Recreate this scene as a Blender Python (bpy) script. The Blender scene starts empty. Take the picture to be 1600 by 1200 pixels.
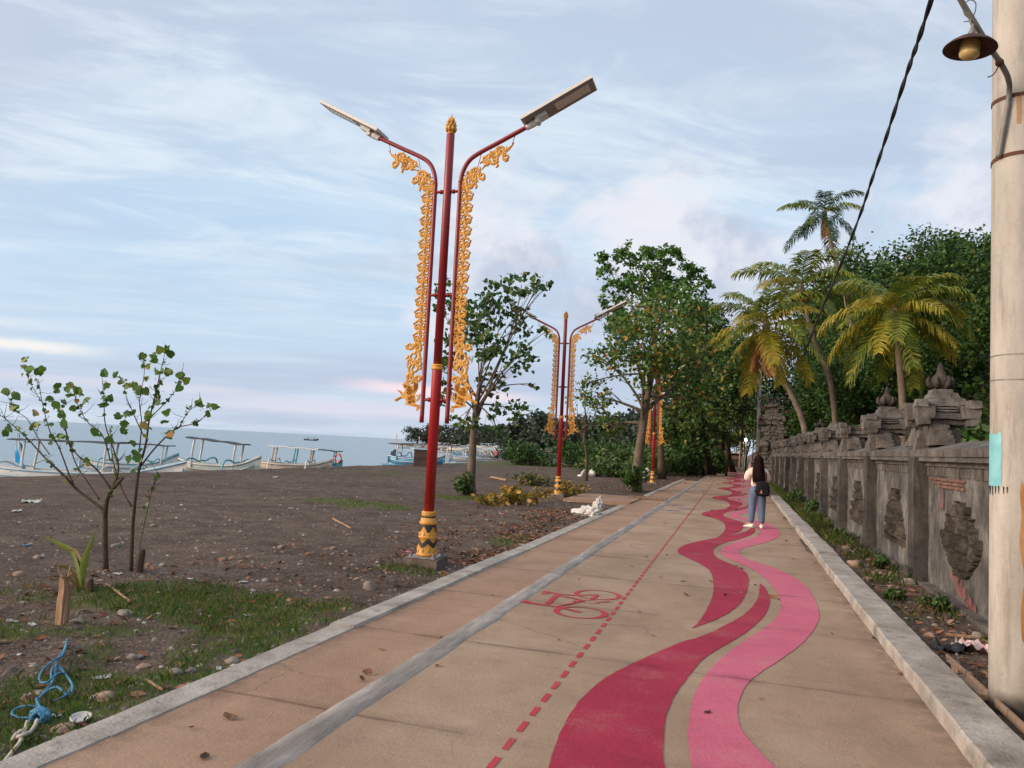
import bpy, math, random
import numpy as np
from mathutils import Vector, Matrix, noise as mn
R = math.radians
rnd = random.Random(7)
scene = bpy.context.scene
COL = scene.collection
# ------------------------------------------------------------------ camera, sky, sun, exposure
EYE = 1.55
cd = bpy.data.cameras.new('camera'); cam = bpy.data.objects.new('camera', cd); COL.objects.link(cam)
cd.sensor_width = 36; cd.lens = 27.0; cd.clip_start = .05; cd.clip_end = 20000
_roll, _pit, _yaw = R(2.86), R(4.48), R(16.65)
fwd = Vector((-math.sin(_yaw)*math.cos(_pit), math.cos(_yaw)*math.cos(_pit), math.sin(_pit)))
_r0 = Vector((math.cos(_yaw), math.sin(_yaw), 0)); _u0 = _r0.cross(fwd)
cR = _r0*math.cos(_roll) + _u0*math.sin(_roll); cU = _u0*math.cos(_roll) - _r0*math.sin(_roll)
cam.matrix_world = Matrix(((cR.x, cU.x, -fwd.x, 0), (cR.y, cU.y, -fwd.y, 0), (cR.z, cU.z, -fwd.z, EYE), (0, 0, 0, 1)))
scene.camera = cam
scene.render.resolution_x, scene.render.resolution_y = 1024, 768
def ray(x, y): return fwd*1200 + cR*(x-800) - cU*(y-600)
def gnd(x, y, z=0.):                      # survey: where a sight line meets height z
    d = ray(x, y); return Vector((0, 0, EYE)) + d*((z-EYE)/d.z)
def atY(x, y, Y): d = ray(x, y); return Vector((0, 0, EYE)) + d*(Y/d.y)
def atX(x, y, X): d = ray(x, y); return Vector((0, 0, EYE)) + d*(X/d.x)

scene.view_settings.view_transform = 'Standard'; scene.view_settings.look = 'None'
scene.view_settings.exposure = 0.18; scene.view_settings.gamma = 1.0
SUN_EL, SUN_AZ = 18., -124.               # degrees; azimuth from +Y towards +X
sdir = Vector((math.sin(R(SUN_AZ))*math.cos(R(SUN_EL)), math.cos(R(SUN_AZ))*math.cos(R(SUN_EL)), math.sin(R(SUN_EL))))
sl = bpy.data.lights.new('sun', 'SUN'); sl.energy = 1.8; sl.angle = R(14); sl.color = (1, .84, .68)
so = bpy.data.objects.new('sun', sl); COL.objects.link(so); so.rotation_euler = sdir.to_track_quat('Z', 'Y').to_euler()

class NB:                                  # small node-graph helper
    def __init__(s, tree): s.t = tree; s.n = tree.nodes; s.l = tree.links
    def put(s, sock, v):
        if v is None: return
        if isinstance(v, bpy.types.NodeSocket): s.l.new(v, sock)
        else:
            if sock.type == 'RGBA' and len(v) == 3: v = (*v, 1)
            sock.default_value = v
    def math(s, op, a, b=None, c=None, clamp=False):
        n = s.n.new('ShaderNodeMath'); n.operation = op; n.use_clamp = clamp
        for i, v in enumerate((a, b, c)):
            if v is not None: s.put(n.inputs[i], v)
        return n.outputs[0]
    def vmath(s, op, a, b=None):
        n = s.n.new('ShaderNodeVectorMath'); n.operation = op; s.put(n.inputs[0], a)
        if b is not None: s.put(n.inputs[1], b)
        return n.outputs['Value'] if op in ('DOT_PRODUCT', 'LENGTH') else n.outputs[0]
    def mix(s, f, a, b, mode='MIX'):
        n = s.n.new('ShaderNodeMix'); n.data_type = 'RGBA'; n.blend_type = mode; n.clamp_factor = True
        s.put(n.inputs[0], f); s.put(n.inputs[6], a); s.put(n.inputs[7], b); return n.outputs[2]
    def noise(s, vec, scale, detail=4, rough=.55, dist=0.):
        n = s.n.new('ShaderNodeTexNoise'); s.put(n.inputs['Vector'], vec); n.inputs['Scale'].default_value = scale
        n.inputs['Detail'].default_value = detail; n.inputs['Roughness'].default_value = rough; n.inputs['Distortion'].default_value = dist
        return n.outputs['Fac']
    def voro(s, vec, scale, feat='F1', out='Distance'):
        n = s.n.new('ShaderNodeTexVoronoi'); n.feature = feat; s.put(n.inputs['Vector'], vec); n.inputs['Scale'].default_value = scale
        return n.outputs[out]
    def ramp(s, f, stops, interp='LINEAR'):
        n = s.n.new('ShaderNodeValToRGB'); s.put(n.inputs[0], f); e = n.color_ramp.elements; n.color_ramp.interpolation = interp
        while len(e) < len(stops): e.new(.5)
        for q, (p, c) in zip(e, stops):
            q.position = p; q.color = (*c, 1) if hasattr(c, '__len__') else (c, c, c, 1)
        return n.outputs[0]
    def step(s, v, a, b):                  # smooth 0..1 between a and b
        n = s.n.new('ShaderNodeMapRange'); n.interpolation_type = 'SMOOTHSTEP'; s.put(n.inputs[0], v)
        n.inputs[1].default_value = a; n.inputs[2].default_value = b; return n.outputs[0]
    def scale(s, vec, v, loc=(0, 0, 0)):
        n = s.n.new('ShaderNodeMapping'); s.put(n.inputs[0], vec); n.inputs['Scale'].default_value = v; n.inputs['Location'].default_value = loc; return n.outputs[0]
    def sep(s, vec):
        n = s.n.new('ShaderNodeSeparateXYZ'); s.put(n.inputs[0], vec); return n.outputs
    def comb(s, x, y, z=0.):
        n = s.n.new('ShaderNodeCombineXYZ'); s.put(n.inputs[0], x); s.put(n.inputs[1], y); s.put(n.inputs[2], z); return n.outputs[0]

world = bpy.data.worlds.new('World'); scene.world = world; world.use_nodes = True
w = NB(world.node_tree); w.n.clear()
sky = w.n.new('ShaderNodeTexSky'); sky.sky_type = 'NISHITA'; sky.sun_disc = False
sky.sun_elevation = R(SUN_EL); sky.sun_rotation = R(SUN_AZ); sky.air_density = 1.0; sky.dust_density = 1.0; sky.ozone_density = 2.0
D = w.n.new('ShaderNodeTexCoord').outputs['Generated']
dx, dy, dz = w.sep(D)
zc = w.math('MAXIMUM', dz, 0.0)
den = w.math('ADD', zc, .10)
cp = w.comb(w.math('DIVIDE', dx, den), w.math('DIVIDE', dy, den))
def rotz(vec, a):
    n = w.n.new('ShaderNodeVectorRotate'); n.rotation_type = 'Z_AXIS'; w.put(n.inputs['Vector'], vec); n.inputs['Angle'].default_value = R(a); return n.outputs[0]
hi = w.step(dz, .06, .30)
# thin streaks lying across the view
st = w.noise(w.scale(rotz(cp, -28), (.55, 2.6, 1)), 1.15, 6, .58, .5)
fine = w.noise(w.scale(rotz(cp, -36), (.5, 4.2, 1), (3, 1, 0)), 1.5, 5, .6, .8)
big = w.noise(w.scale(rotz(cp, -20), (.5, .9, 1), (5.2, 2.4, 0)), .62, 4, .5, .4)
blue = w.ramp(zc, [(0, (5.9, 6.7, 7.9)), (.08, (5.3, 6.5, 8.0)), (.25, (5.0, 6.6, 8.3)), (.5, (5.2, 6.9, 8.5)), (.8, (4.7, 6.5, 8.4))])
base = w.mix(.9, sky.outputs[0], blue)
c1 = w.mix(w.math('MULTIPLY', w.step(st, .40, .76), .5), base, (6.4, 7.6, 8.6))
c1 = w.mix(w.math('MULTIPLY', w.step(fine, .50, .74), w.math('ADD', .07, w.math('MULTIPLY', hi, .2))), c1, (7.25, 8.1, 8.8))
c1 = w.mix(w.math('MULTIPLY', w.step(big, .42, .66), .95), c1, (4.65, 5.4, 6.75))
mot = w.noise(w.scale(rotz(cp, -30), (1.0, 2.0, 1), (8, 3, 0)), 1.5, 7, .64, .5)
c1 = w.mix(w.math('MULTIPLY', w.step(mot, .42, .68), w.math('MULTIPLY', hi, .62)), c1, (7.5, 8.3, 8.9))
mot2 = w.noise(w.scale(rotz(cp, -24), (.8, 1.7, 1), (1, 7, 0)), .95, 6, .58, .4)
c1 = w.mix(w.math('MULTIPLY', w.step(mot2, .50, .70), w.math('MULTIPLY', hi, .6)), c1, (4.9, 5.75, 6.8))
# cumulus bank low on the right, pale tops over lavender bases
az = w.math('ARCTAN2', dx, dy)
el = w.math('ARCSINE', dz)
cn = w.noise(w.scale(w.comb(az, w.math('MULTIPLY', el, 1.5)), (1, 1, 1), (.35, .1, 0)), 6.0, 6, .56, .3)
def win(v, a, b, c, d): return w.math('MULTIPLY', w.step(v, a, b), w.math('SUBTRACT', 1, w.step(v, c, d)))
bank = w.math('MULTIPLY', win(el, R(3), R(9), R(16), R(25)), win(az, R(-30), R(-20), R(60), R(110)))
cm = w.step(w.math('ADD', cn, w.math('MULTIPLY', bank, .22)), .56, .80)
cm = w.math('MULTIPLY', cm, w.step(bank, .05, .5))
top = w.noise(w.scale(w.comb(az, el), (1, 1, 1), (.9, .5, 0)), 7.0, 5, .6, .2)
puff = w.mix(w.step(w.math('ADD', top, w.math('MULTIPLY', el, .55)), .52, .72), (4.9, 5.2, 6.4), (7.8, 7.7, 8.2))
c2 = w.mix(w.math('MULTIPLY', cm, .8), c1, puff)
def streak(azc, azw, elc, elw, col, amt, tilt=0.):
    global c2
    e2 = w.math('SUBTRACT', el, w.math('ADD', R(elc), w.math('MULTIPLY', w.math('SUBTRACT', az, R(azc)), tilt)))
    e2 = w.math('ADD', e2, w.math('MULTIPLY', w.math('SUBTRACT', w.noise(D, 30, 3), .5), .008))
    m = w.math('MULTIPLY', win(az, R(azc-azw), R(azc-azw*.3), R(azc+azw*.3), R(azc+azw)), win(e2, R(-elw), R(-elw*.1), R(elw*.1), R(elw)))
    c2 = w.mix(w.math('MULTIPLY', m, amt), c2, col)
streak(-51, 8, 4.7, .55, (8.9, 8.5, 8.0), .8, .0)
streak(-58, 16, 6.0, .5, (7.8, 7.9, 8.0), .35, .0)
streak(-22, 9, 3.6, .7, (9.0, 7.2, 7.6), .85, -.03)
streak(-27, 16, 2.0, 1.0, (7.0, 6.5, 7.6), .6, 0)
streak(-44, 14, 2.7, .5, (6.9, 6.7, 7.6), .55, 0)
# the sunset side, behind the viewer's left shoulder, glows warm
gl = w.math('POWER', w.math('MAXIMUM', w.vmath('DOT_PRODUCT', D, tuple(sdir)), 0.), 5.)
c3 = w.mix(w.math('MULTIPLY', gl, .8), c2, (48, 35, 25))
bg = w.n.new('ShaderNodeBackground'); bg.inputs[1].default_value = .1; w.l.new(c3, bg.inputs[0])
wo = w.n.new('ShaderNodeOutputWorld'); w.l.new(bg.outputs[0], wo.inputs[0])

# ------------------------------------------------------------------ mesh helpers
class MB:
    def __init__(s): s.v = []; s.f = []
    def add(s, vs, fs):
        o = len(s.v); s.v += [tuple(v) for v in vs]; s.f += [tuple(i+o for i in f) for f in fs]; return s
    def box(s, c, d, m=None, taper=1.):
        x, y, z = (q/2 for q in d); vs = []
        for k, t in ((-1, 1.), (1, taper)):
            for a, b in ((-1, -1), (1, -1), (1, 1), (-1, 1)): vs.append(Vector((a*x*t, b*y*t, k*z)))
        if m is not None: vs = [m @ v for v in vs]
        c = Vector(c)
        return s.add([v+c for v in vs], [(3, 2, 1, 0), (4, 5, 6, 7), (0, 1, 5, 4), (1, 2, 6, 5), (2, 3, 7, 6), (3, 0, 4, 7)])
    def rbox(s, c, d, n=3, amp=.012, seed=0., m=None, taper=1., fr=4.):      # weathered block: subdivided faces pushed about
        x, y, z = (q/2 for q in d); c = Vector(c)
        idx = {}; vs = []; fs = []
        def vert(i, j, k):
            if (i, j, k) not in idx:
                t = 1+(taper-1)*k/n
                p = Vector(((2*i/n-1)*x*t, (2*j/n-1)*y*t, (2*k/n-1)*z))
                if m is not None: p = m @ p
                q = (p+c)*fr+Vector((seed*3.1, seed*1.7, seed)); p = p+c+Vector(mn.noise_vector(q))*amp
                idx[i, j, k] = len(vs); vs.append(p)
            return idx[i, j, k]
        for a in range(n):
            for b in range(n):
                for e, flip in ((0, 0), (n, 1)):
                    for q in ([(a, b, e), (a, b+1, e), (a+1, b+1, e), (a+1, b, e)], [(a, e, b), (a+1, e, b), (a+1, e, b+1), (a, e, b+1)], [(e, a, b), (e, a, b+1), (e, a+1, b+1), (e, a+1, b)]):
                        f = [vert(*t) for t in q]; fs.append(f[::-1] if flip else f)
        return s.add(vs, fs)
    def tube(s, pts, rad, n=8, cap=True, flat=1.):
        pts = [Vector(p) for p in pts]
        if not hasattr(rad, '__len__'): rad = [rad]*len(pts)
        vs = []; fs = []; up = None
        for i, p in enumerate(pts):
            t = (pts[min(i+1, len(pts)-1)]-pts[max(i-1, 0)])
            t = t.normalized() if t.length > 1e-9 else Vector((0, 0, 1))
            if up is None: up = t.orthogonal().normalized()
            else:
                up = up-t*up.dot(t); up = up.normalized() if up.length > 1e-6 else t.orthogonal().normalized()
            b = t.cross(up)
            for k in range(n):
                a = 2*math.pi*k/n; vs.append(p+(up*math.cos(a)+b*math.sin(a)*flat)*rad[i])
        for i in range(len(pts)-1):
            for k in range(n): fs.append((i*n+k, i*n+(k+1) % n, (i+1)*n+(k+1) % n, (i+1)*n+k))
        if cap: fs += [tuple(range(n))[::-1], tuple(range((len(pts)-1)*n, len(pts)*n))]
        return s.add(vs, fs)
    def lathe(s, prof, n=16, c=(0, 0, 0), ry=1.):
        vs = []; fs = []; c = Vector(c)
        for r, z in prof:
            for k in range(n): a = 2*math.pi*k/n; vs.append(c+Vector((r*math.cos(a), r*ry*math.sin(a), z)))
        for i in range(len(prof)-1):
            for k in range(n): fs.append((i*n+k, i*n+(k+1) % n, (i+1)*n+(k+1) % n, (i+1)*n+k))
        fs += [tuple(range(n))[::-1], tuple(range((len(prof)-1)*n, len(prof)*n))]
        return s.add(vs, fs)
    def prism(s, poly, o, ax, ay, th):       # outline in plane (ax, ay) at o, extruded by th along ax x ay
        o = Vector(o); ax = Vector(ax); ay = Vector(ay); n = ax.cross(ay).normalized()*th; k = len(poly)
        a = [o+ax*p[0]+ay*p[1] for p in poly]
        area = sum(poly[i][0]*poly[(i+1) % k][1]-poly[(i+1) % k][0]*poly[i][1] for i in range(k))
        if area < 0: a = a[::-1]
        return s.add(a+[v+n for v in a], [tuple(range(k))[::-1], tuple(range(k, 2*k))]+[(i, (i+1) % k, k+(i+1) % k, k+i) for i in range(k)])
    def ribbon(s, pts, wid, o, ax, ay, th):  # flat bar of varying width along a 2D line, with thickness
        P = [Vector((p[0], p[1])) for p in pts]; L = []; Q = []
        for i, p in enumerate(P):
            t = P[min(i+1, len(P)-1)]-P[max(i-1, 0)]
            t = t.normalized() if t.length > 1e-9 else Vector((1, 0)); nn = Vector((-t.y, t.x)); ww = wid[i] if hasattr(wid, '__len__') else wid
            L.append(p+nn*ww); Q.append(p-nn*ww)
        o = Vector(o); ax = Vector(ax); ay = Vector(ay); n = ax.cross(ay).normalized()*th; k = len(P)
        A = [o+ax*p.x+ay*p.y for p in L]; B = [o+ax*p.x+ay*p.y for p in Q]; M = [o+ax*p.x+ay*p.y+n*1.5 for p in P]
        vs = A+B+[v+n for v in A]+[v+n for v in B]+M+[v-n*2 for v in M]; fs = []
        for i in range(k-1):
            fs += [(i, i+1, 2*k+i+1, 2*k+i), (k+i+1, k+i, 3*k+i, 3*k+i+1), (2*k+i, 2*k+i+1, 4*k+i+1, 4*k+i), (4*k+i, 4*k+i+1, 3*k+i+1, 3*k+i), (i+1, i, 5*k+i, 5*k+i+1), (5*k+i+1, 5*k+i, k+i, k+i+1)]
        return s.add(vs, fs)
    def lump(s, c, r, seed=0., amp=.25, n=2, fr=1.2):
        import itertools
        key = n
        if key not in LUMP: LUMP[key] = ico(n)
        vs, fs = LUMP[key]; c = Vector(c); r = Vector(r) if hasattr(r, '__len__') else Vector((r, r, r)); o = []
        for v in vs:
            k = 1+amp*mn.noise(v*fr+Vector((seed*7.3, seed*2.1, seed*4.7)))+amp*.5*mn.noise(v*fr*2.7+Vector((seed, seed*5.1, 3)))
            o.append(c+Vector((v.x*r.x, v.y*r.y, v.z*r.z))*k)
        return s.add(o, fs)
    def build(s, name, m, parent=None, smooth=False, loc=None):
        me = bpy.data.meshes.new(name); me.from_pydata(s.v, [], s.f); me.update()
        return link(name, me, m, parent, smooth, loc)
LUMP = {}
def ico(n):
    t = (1+5**.5)/2
    vs = [Vector(v).normalized() for v in ((-1, t, 0), (1, t, 0), (-1, -t, 0), (1, -t, 0), (0, -1, t), (0, 1, t), (0, -1, -t), (0, 1, -t), (t, 0, -1), (t, 0, 1), (-t, 0, -1), (-t, 0, 1))]
    fs = [(0, 11, 5), (0, 5, 1), (0, 1, 7), (0, 7, 10), (0, 10, 11), (1, 5, 9), (5, 11, 4), (11, 10, 2), (10, 7, 6), (7, 1, 8), (3, 9, 4), (3, 4, 2), (3, 2, 6), (3, 6, 8), (3, 8, 9), (4, 9, 5), (2, 4, 11), (6, 2, 10), (8, 6, 7), (9, 8, 1)]
    for _ in range(n):
        c = {}; nf = []
        def mid(a, b):
            k = (min(a, b), max(a, b))
            if k not in c: c[k] = len(vs); vs.append(((vs[a]+vs[b])/2).normalized())
            return c[k]
        for a, b, d in fs:
            x, y, z = mid(a, b), mid(b, d), mid(d, a); nf += [(a, x, z), (b, y, x), (d, z, y), (x, y, z)]
        fs = nf
    return vs, fs
def link(name, me, m, parent=None, smooth=False, loc=None):
    if m is not None: me.materials.append(m)
    if smooth: me.polygons.foreach_set('use_smooth', [True]*len(me.polygons))
    o = bpy.data.objects.new(name, me); COL.objects.link(o)
    if parent is not None: o.parent = parent
    if loc is not None: o.location = loc
    return o
def np_mesh(name, V, m, parent=None, k=4, loc=None, smooth=False):   # V: (N,k,3) separate polygons
    V = np.asarray(V, np.float32); N = V.shape[0]
    me = bpy.data.meshes.new(name); me.vertices.add(N*k); me.vertices.foreach_set('co', V.reshape(-1))
    me.loops.add(N*k); me.loops.foreach_set('vertex_index', np.arange(N*k, dtype=np.int32))
    me.polygons.add(N); me.polygons.foreach_set('loop_start', np.arange(0, N*k, k, dtype=np.int32))
    me.update(calc_edges=True); me.validate()
    return link(name, me, m, parent, smooth, loc)
def thing(name, label, cat, loc=(0, 0, 0), rz=0., group=None):
    o = bpy.data.objects.new(name, None); COL.objects.link(o); o.location = loc; o.rotation_euler = (0, 0, rz); o.empty_display_size = .2
    return tag(o, label, cat, group)
def tag(o, label, cat, group=None, kind=None):
    o['label'] = label; o['category'] = cat
    if group: o['group'] = group
    if kind: o['kind'] = kind
    return o
def struct(o, label=None, cat=None):
    o['kind'] = 'structure'
    if label: o['label'] = label
    if cat: o['category'] = cat
    return o
def kids(o): return [c for c in bpy.data.objects if c.parent == o]
def dup(o, parent=None):
    c = o.copy(); COL.objects.link(c)
    if parent is not None: c.parent = parent
    for k in kids(o): dup(k, c)
    return c
def spline(P, n=6, closed=False):
    P = [Vector(p) for p in P]; k = len(P); out = []
    for i in range(k if closed else k-1):
        g = (lambda j: P[j % k]) if closed else (lambda j: P[min(max(j, 0), k-1)])
        a, b, c, d = g(i-1), g(i), g(i+1), g(i+2)
        for q in range(n):
            t = q/n; out.append(.5*((2*b)+(c-a)*t+(2*a-5*b+4*c-d)*t*t+(3*b-a-3*c+d)*t**3))
    if not closed: out.append(P[-1])
    return out

# ------------------------------------------------------------------ materials
def newmat(name):
    m = bpy.data.materials.new(name); m.use_nodes = True; b = NB(m.node_tree)
    p = m.node_tree.nodes['Principled BSDF']; return m, b, p
def objco(b): return b.n.new('ShaderNodeTexCoord').outputs['Object']
def bump(b, p, h, strength=.5, dist=.02):
    n = b.n.new('ShaderNodeBump'); n.inputs['Strength'].default_value = strength; n.inputs['Distance'].default_value = dist
    b.put(n.inputs['Height'], h); b.l.new(n.outputs[0], p.inputs['Normal'])
def mat(name, cols, scale=3., rough=.7, bmp=.3, bscale=20., metal=0., stretch=(1, 1, 1), detail=5, dist=.01, grime=0.):
    m, b, p = newmat(name); co = b.scale(objco(b), stretch)
    n = len(cols); f = b.noise(co, scale, detail, .6)
    c = b.ramp(f, [(.30+.4*i/max(n-1, 1), q) for i, q in enumerate(cols)])
    if grime: c = b.mix(b.math('MULTIPLY', b.step(b.noise(co, scale*2.7, 6, .65), .5, .75), grime), c, tuple(x*.35 for x in cols[0]))
    b.put(p.inputs['Base Color'], c); p.inputs['Metallic'].default_value = metal
    b.put(p.inputs['Roughness'], b.math('ADD', rough-.08, b.math('MULTIPLY', b.noise(co, bscale*.5, 3), .16)))
    if bmp: bump(b, p, b.noise(co, bscale, 5, .6), bmp, dist)
    return m
def leafmat(name, stops, trans=.25, rough=.5):
    m, b, p = newmat(name); g = b.n.new('ShaderNodeNewGeometry')
    c = b.ramp(g.outputs['Random Per Island'], stops)
    c = b.mix(b.math('MULTIPLY', b.noise(objco(b), 1.1, 3), .5), c, b.mix(1., c, (.75, .8, .6), 'MULTIPLY'))
    b.put(p.inputs['Base Color'], c); p.inputs['Roughness'].default_value = rough; p.inputs['Specular IOR Level'].default_value = .3
    t = b.n.new('ShaderNodeBsdfTranslucent'); b.l.new(c, t.inputs[0]); mx = b.n.new('ShaderNodeMixShader'); mx.inputs[0].default_value = trans
    out = b.n['Material Output']; b.l.new(p.outputs[0], mx.inputs[1]); b.l.new(t.outputs[0], mx.inputs[2]); b.l.new(mx.outputs[0], out.inputs[0])
    return m
# ------------------------------------------------------------------ the setting: ground, sea, path
def lerp1(x, P):
    if x <= P[0][0]: return P[0][1]
    for (a, u), (b, v) in zip(P, P[1:]):
        if x <= b: return u+(v-u)*(x-a)/(b-a)
    return P[-1][1]
def sst(x, a, b):
    t = min(max((x-a)/(b-a), 0), 1); return t*t*(3-2*t)
SHORE = [(-80, -25), (0, -25.5), (60, -26.5), (90, -31), (135, -46), (200, -80), (260, -115), (320, -150), (345, -163), (365, -150), (390, -60), (700, 30), (9000, 30)]
SEA_Z = -1.15
def ground_z(x, y):
    s = lerp1(y, SHORE); n = mn.noise(Vector((x*.35, y*.35, 0)))*.05+mn.noise(Vector((x*1.3, y*1.3, 2)))*.022+mn.noise(Vector((x*4, y*4, 5)))*.008
    z = -.06+n
    wdt = 6.5 if y < 100 else 14
    if x < s+wdt:
        t = (x-s)/wdt
        z = -1.15+(1.10)*sst(t, 0, 1)*1.0+n if t > 0 else SEA_Z+(x-s)*.06
    if -3.2 < x < 1.5 and y < 84: z = -.09
    elif 1.5 <= x < 3.2: z = .02+n*.8
    if x > 5: z += 12.*(1-math.exp(-(x-5)/6.))*sst(y, 12, 62)*(1-.5*sst(y, 150, 400))+1.2*sst(x, 5, 12)
    # small mounds by the saplings
    z += .10*math.exp(-((x+6.2)**2+(y-6.4)**2)/1.0)+.06*math.exp(-((x+4.9)**2+(y-4.6)**2)/.5)
    return z
GPATCH = [(-8.8, 16.8, 1.3, .7, .8), (-7.9, 21.0, .8, .8, .9), (-17, 33, 4, 3, .45), (-12.5, 30, 3, 2, .4), (-15, 62, 9, 5, .8), (-20, 52, 5, 4, .5), (-11, 46, 3, 3, .4), (-3.6, 12.5, .3, .8, .5), (-3.75, 8.75, .5, .3, .42), (-6.5, 11, 1.5, 1, .22)]
def grass_at(x, y):
    n = mn.noise(Vector((x*.9, y*.9, 9)))*.6+mn.noise(Vector((x*2.6, y*2.6, 4)))*.45
    g = 0.
    if -3.25 > x > -12 and y < 9:
        d = 7.1-y-max(0, -5-x)*.75
        g = sst(d, -.5, .9)*(.56+n*1.25)
        g *= 1-.85*math.exp(-((x+4.55)**2+(y-4.15)**2)/.18)
    for cx, cy, rx, ry, a in GPATCH:
        q = ((x-cx)/rx)**2+((y-cy)/ry)**2
        if q < 3: g = max(g, a*(1-sst(q, .3, 2.2))*(.75+n*.9))
    if 1.5 < x < 2.4:
        g = max(g, (.34*sst(y, 6.5, 8)+.60*sst(y, 14, 21))*(.62+n*1.5)*(1 if y < 60 else .3))
    return max(0., min(1., g))
def lines(segs):
    o = []
    for a, b, st in segs:
        k = max(1, round((b-a)/st)); o += [a+(b-a)*i/k for i in range(k)]
    return o+[segs[-1][1]]
gx = lines([(-400, -120, 20), (-120, -40, 4), (-40, -18, .7), (-18, -9, .3), (-9, -3.2, .12), (-3.2, 1.5, 1.2), (1.5, 2.4, .1), (2.4, 6, .6), (6, 40, 1.7), (40, 300, 26)])
gy = lines([(-40, 0, 4), (0, 2, .4), (2, 10, .12), (10, 24, .25), (24, 50, .5), (50, 120, 2), (120, 400, 8), (400, 900, 60)])
V = []; F = []; GA = []
for y in gy:
    for x in gx: V.append((x, y, ground_z(x, y))); GA.append(grass_at(x, y))
nx = len(gx)
for j in range(len(gy)-1):
    for i in range(nx-1): F.append((j*nx+i, j*nx+i+1, (j+1)*nx+i+1, (j+1)*nx+i))
gm, b, p = newmat('dark_sand')
co = objco(b); at = b.n.new('ShaderNodeAttribute'); at.attribute_name = 'grass'
fine = b.noise(co, 38, 4, .7); med = b.noise(co, 2.2, 5, .6); wide = b.noise(co, .35, 4, .5)
c = b.ramp(med, [(.3, (.098, .071, .057)), (.5, (.158, .118, .096)), (.7, (.220, .168, .138))])
c = b.mix(b.step(wide, .42, .62), c, b.mix(1., c, (.80, .78, .80), 'MULTIPLY'))
c = b.mix(b.step(fine, .42, .62), b.mix(1., c, (.5, .48, .46), 'MULTIPLY'), c)
vs = b.voro(co, 26, 'F1', 'Distance'); vcol = b.voro(co, 26, 'F1', 'Color')
vr = b.sep(vcol)[0]
peb = b.math('MULTIPLY', b.math('LESS_THAN', vs, .30), b.math('GREATER_THAN', vr, .62))
c = b.mix(b.math('MULTIPLY', peb, .8), c, b.ramp(vr, [(.62, (.24, .18, .145)), (.8, (.11, .085, .075)), (.95, (.27, .23, .195)), (1, (.36, .32, .28))]))
gn = b.noise(co, 14, 5, .7)
gmask = b.step(b.math('ADD', at.outputs['Fac'], b.math('MULTIPLY', b.math('SUBTRACT', gn, .5), .8)), .28, .55)
c = b.mix(gmask, c, b.ramp(b.noise(co, 5, 4), [(.3, (.050, .075, .022)), (.55, (.085, .105, .034)), (.72, (.15, .125, .060))]))
b.put(p.inputs['Base Color'], c); p.inputs['Roughness'].default_value = .95; p.inputs['Specular IOR Level'].default_value = .15
h = b.math('ADD', b.math('MULTIPLY', fine, .6), b.math('ADD', b.math('MULTIPLY', b.noise(co, 7, 7, .7), 2.0), b.math('MULTIPLY', peb, .5)))
bump(b, p, h, .75, .035)
me = bpy.data.meshes.new('ground'); me.from_pydata(V, [], F); me.update()
me.attributes.new('grass', 'FLOAT', 'POINT').data.foreach_set('value', GA)
ground = link('ground', me, gm, smooth=True); struct(ground, 'dark volcanic sand ground with gravel and grass patches', 'ground')

# sea
sm_, b, p = newmat('sea_water'); co = objco(b)
p.inputs['Base Color'].default_value = (.17, .245, .29, 1); p.inputs['Roughness'].default_value = .22; p.inputs['Specular IOR Level'].default_value = .22; p.inputs['IOR'].default_value = 1.33
wv = b.math('ADD', b.noise(b.scale(co, (1, .35, 1)), 1.6, 4, .6), b.math('MULTIPLY', b.noise(b.scale(co, (.25, .07, 1)), .5, 3), 2.2))
bump(b, p, wv, .6, .25)
sx_ = lines([(-9000, -1500, 1500), (-1500, -200, 130), (-200, -20, 20), (-20, 40, 30)]); sy_ = lines([(-600, 0, 100), (0, 400, 40), (400, 1500, 110), (1500, 12000, 1500)])
V = [(x, y, SEA_Z+.01) for y in sy_ for x in sx_]; k = len(sx_)
F = [(j*k+i, j*k+i+1, (j+1)*k+i+1, (j+1)*k+i) for j in range(len(sy_)-1) for i in range(k-1)]
m_ = MB(); m_.v = V; m_.f = F; sea = struct(m_.build('sea', sm_), 'calm blue grey sea reaching the horizon', 'sea')
# thin white wash where the water meets the sand
foam = mat('sea_foam', [(.45, .47, .48), (.75, .77, .78)], 3, .8, .2)
fm = MB(); pts = []
for i in range(150):
    y = 6+i*.75; s = lerp1(y, SHORE)-.35+.35*mn.noise(Vector((y*.35, 3, 1)))+.12*mn.noise(Vector((y*1.4, 7, 1))); pts.append((s, y))
vs = []; fs = []
for i, (x, y) in enumerate(pts):
    wd = .22+.3*abs(mn.noise(Vector((y*.6, 11, 1)))); vs += [(x-wd, y, SEA_Z+.02), (x, y, SEA_Z+.07), (x+wd*.6, y, SEA_Z+.02)]
for i in range(len(pts)-1):
    for q in (0, 1): fs.append((i*3+q, i*3+q+1, i*3+q+4, i*3+q+3))
struct(fm.add(vs, fs).build('shore_foam', foam, smooth=True), 'white wash along the shoreline', 'foam')

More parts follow.
